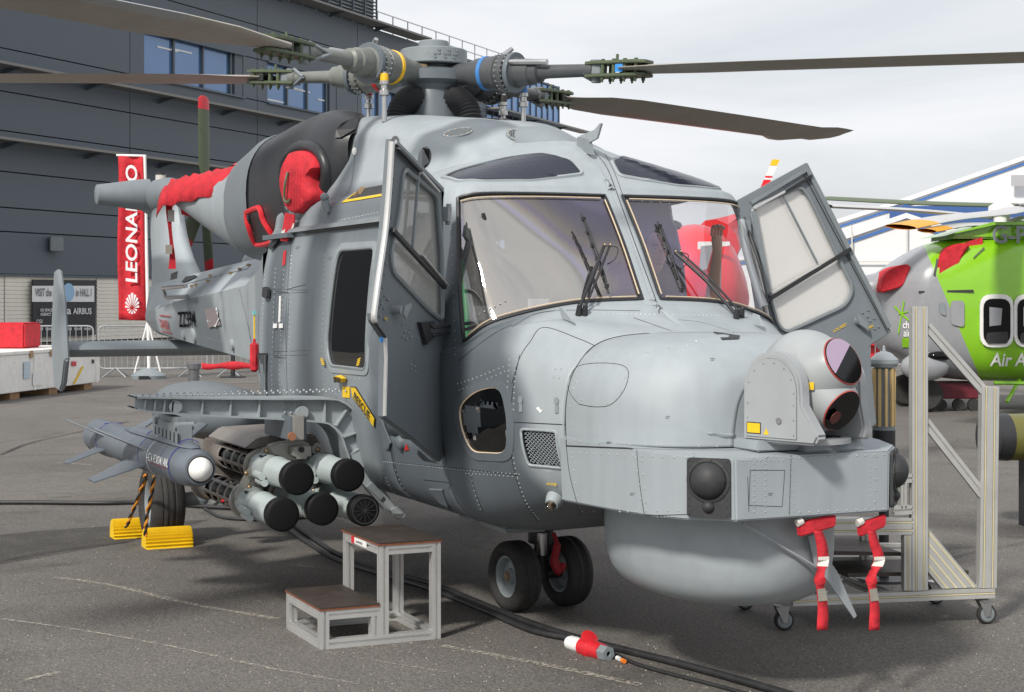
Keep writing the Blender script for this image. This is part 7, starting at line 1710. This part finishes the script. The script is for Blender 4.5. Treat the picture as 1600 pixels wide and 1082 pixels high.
# ================================================================ background, right
m_tent = mat('tent_white', (.75, .76, .77), .7, var=.04, vs=.3); m_tblue = mat('tent_blue', (.05, .16, .45), .6)
def tent(d, pts, lab, depth, wall, edge=1.1):
    P_ = [CAM+ray(u, v)*d for u, v in pts]; base = [V(P_[-1].x, P_[-1].y, 0), V(P_[0].x, P_[0].y, 0)]
    t = thing('marquee', lab, 'marquee', tuple(base[1]))
    back = FW*depth+RT*depth*.3
    MB().prism(P_+base, back).build('tent_body', m_tent, t)
    for a, b in zip(P_[:-1], P_[1:]):
        MB().prism([a-FW*.05-UP*.35, b-FW*.05-UP*.35, b-FW*.05-UP*.48, a-FW*.05-UP*.48], -FW*.03).build('blue_edge', m_tblue, t)
        MB().prism([a-FW*.2+UP*.05, b-FW*.2+UP*.05, b-FW*.2-UP*.2, a-FW*.2-UP*.2], FW*.2).build('roof_edge', m_tent, t)
    return t
t1 = tent(95, [(1180, 385), (1410, 312), (1600, 245), (1750, 196), (2000, 300)], 'largest white marquee with a long blue-trimmed roof edge rising to the right', 25, 0)
MB().prism([CAM+ray(u, v)*94.6 for u, v in ((1390, 323), (1640, 319), (1640, 356), (1390, 356))], -FW*.1).build('blue_gable_panel', mat('tent_navy', (.04, .10, .28), .6), t1)
MB().prism([CAM+ray(u, v)*94.4 for u, v in ((1580, 274), (1602, 274), (1602, 291), (1580, 291))], -FW*.1).build('tent_vent', mat('tent_grey', (.4, .4, .42), .7), t1)
t2 = tent(80, [(1260, 385), (1325, 366), (1415, 335), (1500, 363), (1620, 400)], 'smaller white marquee with a blue-trimmed gable behind the green helicopter', 12, 0)
for u in (1416, 1330, 1500): MB().prism([CAM+ray(u, 352)*79.8, CAM+ray(u+2, 352)*79.8, CAM+ray(u+2, 500)*79.8, CAM+ray(u, 500)*79.8], -FW*.05).build('tent_seam', m_whitef, t2)
MB().prism([CAM+ray(1340, 408)*79.8, CAM+ray(1600, 408)*79.8, CAM+ray(1600, 410)*79.8, CAM+ray(1340, 410)*79.8], -FW*.05).build('tent_seam', m_whitef, t2)
t3 = tent(110, [(860, 440), (1000, 420), (1180, 400), (1300, 430)], 'low white marquee far behind the cockpit', 12, 0)
# green air ambulance
gd = 24.; gc = CAM+ray(1600, 500)*gd; gh = thing('green_helicopter', 'lime green and grey air ambulance helicopter with red engine covers at the right edge', 'helicopter', (gc.x, gc.y, 0))
m_grn = mat('lime_green', (.22, .5, .015), .25, var=.03, coat=.6); m_ggr = mat('ambulance_grey', (.27, .28, .30), .3, var=.05, coat=.4)
def gq(u, v, dp=0.): return CAM+ray(u, v)*gd+FW*dp
sts = [(1230, 448, 466, .12), (1300, 441, 470, .18), (1350, 434, 482, .3), (1385, 428, 510, .45), (1400, 424, 545, .62), (1425, 408, 562, .8), (1450, 393, 578, .95), (1480, 380, 590, 1.0), (1530, 370, 596, 1.05), (1600, 366, 598, 1.06), (1700, 366, 598, 1.06), (1800, 400, 596, 1.0), (1880, 470, 590, .8), (1930, 520, 570, .3)]
R_c = crspline([V(u, a, b) for u, a, b, _ in sts], 14); R_w = crspline([V(h_, 0, 0) for *_, h_ in sts], 14); rows = []
for p, h_ in zip(R_c, R_w):
    c = gq(p.x, (p.y+p.z)/2, 1.05); hz = (gq(p.x, p.y)-gq(p.x, p.z)).length/2*1.02; rows.append([c+FW*h_.x*math.copysign(abs(math.cos(a))**.55, math.cos(a))+UP*hz*math.copysign(abs(math.sin(a))**.6, math.sin(a)) for a in [2*math.pi*k/90 for k in range(91)]])
gm_ = MB().grid(rows); gb_ = bvh_of([gm_]); _bm = tobm(gm_)
_n = ray(1448, 395).cross(ray(1532, 592)).normalized(); _n = _n if _n.dot(RT) > 0 else -_n
bmesh.ops.bisect_plane(_bm, geom=list(_bm.verts)+list(_bm.edges)+list(_bm.faces), dist=1e-5, plane_co=CAM, plane_no=_n)
_bm.verts.index_update(); _m2 = MB(); _m2.v = [v.co.copy() for v in _bm.verts]; _m2.f = [tuple(v.index for v in f.verts) for f in _bm.faces]; _bm.free()
go = _m2.build('helicopter_body', m_ggr, gh, smooth=True, sharp=50); go.data.materials.append(m_grn); offv = Vector(go['_o'])
for f in go.data.polygons:
    if (f.center+offv-CAM).dot(_n) > 0: f.material_index = 1
def gpatch(nm, uv, m_, par=gh, lift=.01, d=.01, rad=0):
    pts = [hit(a, b, [gb_]) for a, b in uv]; pts = [q for q in pts if q]
    if len(pts) < 3: return
    n_ = -FW; c = sum((q[0] for q in pts), V(0, 0, 0))/len(pts); poly = [q[0]+n_*lift for q in pts]
    if rad: poly = round_poly(poly, rad, 4)
    return MB().prism(poly, n_*d).build(nm, m_, par)
MB().prism([gq(u, v, .3) for u, v in ((1497, 372), (1498, 366), (1545, 352), (1560, 350), (1700, 350), (1720, 372))], FW*1.4).build('mast_fairing', m_grn, gh, bevel=.05, smooth=True)
MB().prism([gq(u, v, .2) for u, v in ((1482, 368), (1500, 362), (1560, 346), (1700, 346), (1700, 350), (1560, 351))], FW*1.5).build('fairing_lip', m_grn, gh)
for (x0, x1) in ((1530, 1582), (1583, 1640), (1650, 1700)):
    wf = gpatch('window_frame', [(x0, 460), (x1, 460), (x1, 543), (x0, 543)], m_white, gh, .02, .03, .18); gpatch('window_glass', [(x0+5, 467), (x1-5, 467), (x1-5, 537), (x0+5, 537)], m_lens, gh, .05, .01, .14); gpatch('cabin_seat', [(x0+9, 520), (x1-9, 518), (x1-9, 537), (x0+9, 537)], m_rub, gh, .065, .005, .05)
    gpatch('seat_back', [(x0+14, 480), (x1-18, 482), (x1-20, 508), (x0+14, 510)], m_ggr, gh, .063, .003)
gpatch('small_window', [(1485, 470), (1506, 470), (1506, 512), (1485, 507)], m_ggr, gh, .01, .02, .06); gpatch('porthole', [(1467, 474), (1476, 472), (1478, 495), (1468, 490)], m_mid, gh, .01, .015, .05)
gpatch('slot_rail', [(1435, 455), (1520, 453), (1521, 457), (1435, 458)], m_black, gh, .01, .02)
gpatch('slot_vent', [(1521, 402), (1537, 386), (1538, 390), (1521, 405)], m_olive, gh, .01, .01); gpatch('slot_vent', [(1458, 430), (1463, 404), (1466, 406), (1461, 432)], m_black, gh, .01, .01)
gpatch('door_seam', [(1478, 420), (1479, 420), (1506, 590), (1505, 590)], m_black, gh, .01, .003) if 0 else None
gt = lambda nm, s, u, v, wpx, h, m_: text(nm, s, (hit(u, v, [gb_]) or (gq(u, v),))[0], RT, UP, h, m_, gh, width=wpx*gd/FL, lift=.02, proj=gb_)
m_gw = mat('print_white2', (.8, .8, .8), .5)
gt('side_lettering', 'Air Ambulance', 1546, 572, 150, .2, m_gw); text('registration', 'G-PERC', gq(1556, 379, .18), RT, UP, .26, m_frame, gh, width=1.1)
gt('side_lettering', 'children', 1410, 513, 30, .11, m_gw); gt('side_lettering', 'air amb', 1411, 526, 26, .11, m_gw); gpatch('green_tag', [(1409, 528), (1432, 528), (1432, 543), (1409, 543)], m_grn, gh, .02, .004)
for uv in ([(1403, 490), (1418, 486), (1418, 488), (1403, 492)], [(1411, 470), (1413, 471), (1404, 522), (1402, 521)], [(1396, 480), (1398, 478), (1420, 500), (1418, 502)]): gpatch('green_mark', uv, m_grn, gh, .02, .003)
for (uv, nm) in (([(1383, 453), (1390, 430), (1405, 418), (1429, 413), (1426, 430), (1418, 447), (1395, 455), (1386, 457)], 'exhaust_cover'), ([(1466, 440), (1470, 410), (1480, 390), (1500, 381), (1520, 381), (1508, 400), (1498, 435), (1490, 444), (1472, 447)], 'intake_cover')):
    pts = [gq(u, v, .28 if nm[0] == 'i' else .35) for u, v in crpts] if 0 else [gq(p.x, p.y, .1 if nm[0] == 'i' else .3) for p in crspline([V(a, b, 0) for a, b in uv+[uv[0]]], 3)[:-1]]
    MB().prism(pts, FW*.6).build(nm, m_red, gh, bevel=.05, smooth=True)
MB().prism([gq(u, v, .25) for u, v in ((1518, 378), (1543, 370), (1543, 381), (1520, 384))], FW*.1).build('red_tab', m_red, gh)
pod = MB(); pod.sphere(gq(1445, 573, .0), .36, (1, .5, .6), 28, 16, (RT, FW, UP)).build('wheel_pod', m_ggr, gh, smooth=True); MB().sphere(gq(1466, 556, -.1), .2, (1, .5, .35), 20, 10, (RT, FW, UP)).build('pod_glass', m_lens, gh, smooth=True)
MB().tube([gq(1570, 628, -.1), gq(1592, 602, .1), gq(1600, 596, .2)], .03, 6).tube([gq(1550, 598, -.1), gq(1700, 600, -.1)], .03, 6).build('green_step', m_grn, gh)
for u, dp in ((1455, .3), (1455, 1.6), (1780, .9)): c = P(u, 0, d=gd+dp) if 0 else gq(u, 640, dp); c.z = .25; MB().lathe([(-.1, 0), (-.1, .2), (-.05, .25), (.05, .25), (.1, .2), (.1, 0)], c, FW, 24).build('wheel', m_tyre, gh, smooth=True, sharp=40); MB().cyl(c, c+UP*.55, .05, seg=10).build('gear_leg', m_ggr, gh)
hb_ = gq(1597, 330, 1.0); MB().lathe([(-.35, .12), (.0, .12), (.02, .2), (.12, .2), (.2, .08), (.2, 0)], hb_, UP, 20).build('rotor_head', m_white, gh, smooth=True, sharp=40)
m_bl2 = mat('white_blade', (.5, .5, .5), .4); m_org = mat('orange_tip', (.75, .35, .03), .5); m_dgn = mat('dark_blade', (.09, .12, .06), .5)
def gblade(pts, wd, m_, tip=None, base=0.):
    cp = crspline([CAM+ray(u, v)*d_ for u, v, d_ in pts], 6); rows = []
    for i, p in enumerate(cp):
        t = (cp[min(i+1, len(cp)-1)]-cp[max(0, i-1)]).normalized(); s_ = t.cross(UP).normalized(); s_ = (s_+UP*.1).normalized(); n_ = t.cross(s_); rows.append([p+s_*math.cos(a)*wd/2+n_*math.sin(a)*.03 for a in [2*math.pi*k/12 for k in range(13)]])
    k = int(len(rows)*.83) if tip else len(rows)-1
    b_ = MB().grid(rows[:k+1]).build('rotor_blade', m_, gh, smooth=True, merge=True)
    if tip: MB().grid(rows[k:]).build('blade_tip', tip, b_, smooth=True, merge=True)
gblade([(1597, 325, 25), (1560, 333, 23.5), (1480, 341, 21), (1407, 355, 19.5)], .4, m_bl2, m_org); gblade([(1597, 340, 25), (1560, 350, 25), (1500, 352, 24.5), (1448, 361, 24)], .35, m_bl2, m_org)
gblade([(1597, 322, 25), (1450, 318, 27), (1290, 310, 30)], .42, m_dgn); gblade([(1597, 345, 26), (1440, 330, 24), (1290, 322, 23)], .3, m_bl2); gblade([(1597, 322, 25), (1800, 310, 24)], .42, m_bl2)
# small maroon trolley under the green helicopter
q = P(1487, 640, z=0.); tr = thing('ground_trolley', 'low dark red wheeled trolley beneath the green helicopter', 'trolley', (q.x, q.y, 0)); c = V(q.x, q.y, 0)
MB().box(c+UP*.3, (.7, .8, .24), ax=(FW, RT, UP)).build('trolley_box', mat('maroon', (.13, .01, .02), .5), tr, bevel=.02)
for k in (-.25, .25, .02): MB().lathe([(-.04, 0), (-.04, .09), (.04, .09), (.04, 0)], c+RT*k-FW*.3+UP*.09, FW, 20).build('trolley_wheel', m_tyre, tr, smooth=True, sharp=40)
q = P(1415, 600, z=0.); ch = thing('folding_chair', 'blue and grey folding chair beside the aluminium stand', 'chair', (q.x, q.y, 0)); c = V(q.x, q.y, 0)
MB().box(c+UP*.42, (.4, .4, .03)).build('seat', m_frame, ch); MB().box(c+UP*.7+FW*.2, (.03, .4, .45), ax=(FW, RT, UP)).build('backrest', mat('blue_cloth', (.15, .2, .3), .8), ch)
for a in (-.17, .17):
    for b in (-.17, .17): MB().cyl(c+V(a, b, 0), c+V(a, b, .42), .012, seg=6).build('leg', m_steel, ch)
q = CAM+ray(1395, 552)*45; tag(MB().box(V(q.x, q.y, .5), (3, 8, .16), ax=(FW, RT, UP)).box(V(q.x, q.y, .2), (2.5, 7, .4), ax=(FW, RT, UP)).build('red_platform', m_redp, None, bevel=.03, origin=(q.x, q.y, 0)), 'low red display platform far behind the sonar', 'platform')
# red helicopter seen through the cockpit
rd = 21.; q = CAM+ray(1060, 420)*rd; rh = thing('red_helicopter', 'bright red helicopter with white stripe seen through the windscreen behind the cockpit', 'helicopter', (q.x, q.y, 0))
sts = [(930, 372, 400, .2), (960, 372, 440, .5), (1000, 372, 500, .8), (1060, 352, 520, 1.), (1110, 346, 520, 1.), (1150, 370, 515, .9), (1175, 420, 500, .5), (1185, 455, 480, .2)]; rows = []
R_c = crspline([V(u, a, b) for u, a, b, _ in sts], 4); R_w = crspline([V(h_, 0, 0) for *_, h_ in sts], 4)
for p, h_ in zip(R_c, R_w):
    c = CAM+ray(p.x, (p.y+p.z)/2)*rd+FW; hz = (p.z-p.y)/2*rd/FL; rows.append([c+FW*h_.x*math.cos(a)+UP*hz*math.copysign(abs(math.sin(a))**.8, math.sin(a)) for a in [2*math.pi*k/28 for k in range(29)]])
MB().grid(rows).build('helicopter_body', mat('bright_red', (.75, .01, .02), .3, var=.03), rh, smooth=True, merge=True)
MB().prism([CAM+ray(u, v)*(rd-.05) for u, v in ((958, 395), (978, 388), (979, 396), (959, 402))], -FW*.02).build('white_stripe', m_white, rh); MB().prism([CAM+ray(u, v)*(rd-.05) for u, v in ((1090, 378), (1140, 378), (1140, 384), (1090, 390))], -FW*.02).build('white_stripe', m_white, rh)
MB().prism([CAM+ray(u, v)*(rd-.06) for u, v in ((1095, 385), (1115, 383), (1105, 420), (1092, 425))], -FW*.02).build('side_window', m_ggr, rh)
MB().cyl(CAM+ray(1060, 520)*(rd+1)-UP*.8, CAM+ray(1060, 520)*(rd+1), .05, seg=8).build('gear_leg', m_frame, rh)
MB().tube([CAM+ray(1120, 380)*(rd+1.5), CAM+ray(1190, 330)*(rd+2.5), CAM+ray(1206, 322)*(rd+.3)], [.35, .12, .06], 12).build('tail_boom', MATS['bright_red'], rh, smooth=True)
for (v0, v1, m_) in ((249, 259, m_org if 0 else mat('yellow_tip', (.85, .5, .01), .5)), (259, 275, m_white), (275, 278, MATS['bright_red']), (278, 281, m_white), (281, 330, MATS['bright_red'])):
    f = lambda v: 1213-(v-249)*.42; wd = 5.5; MB().prism([CAM+ray(f(v0)-wd, v0)*rd, CAM+ray(f(v0)+wd, v0+1)*rd, CAM+ray(f(v1)+wd, v1)*rd, CAM+ray(f(v1)-wd, v1)*rd], FW*.05).build('tail_rotor_blade', m_, rh)
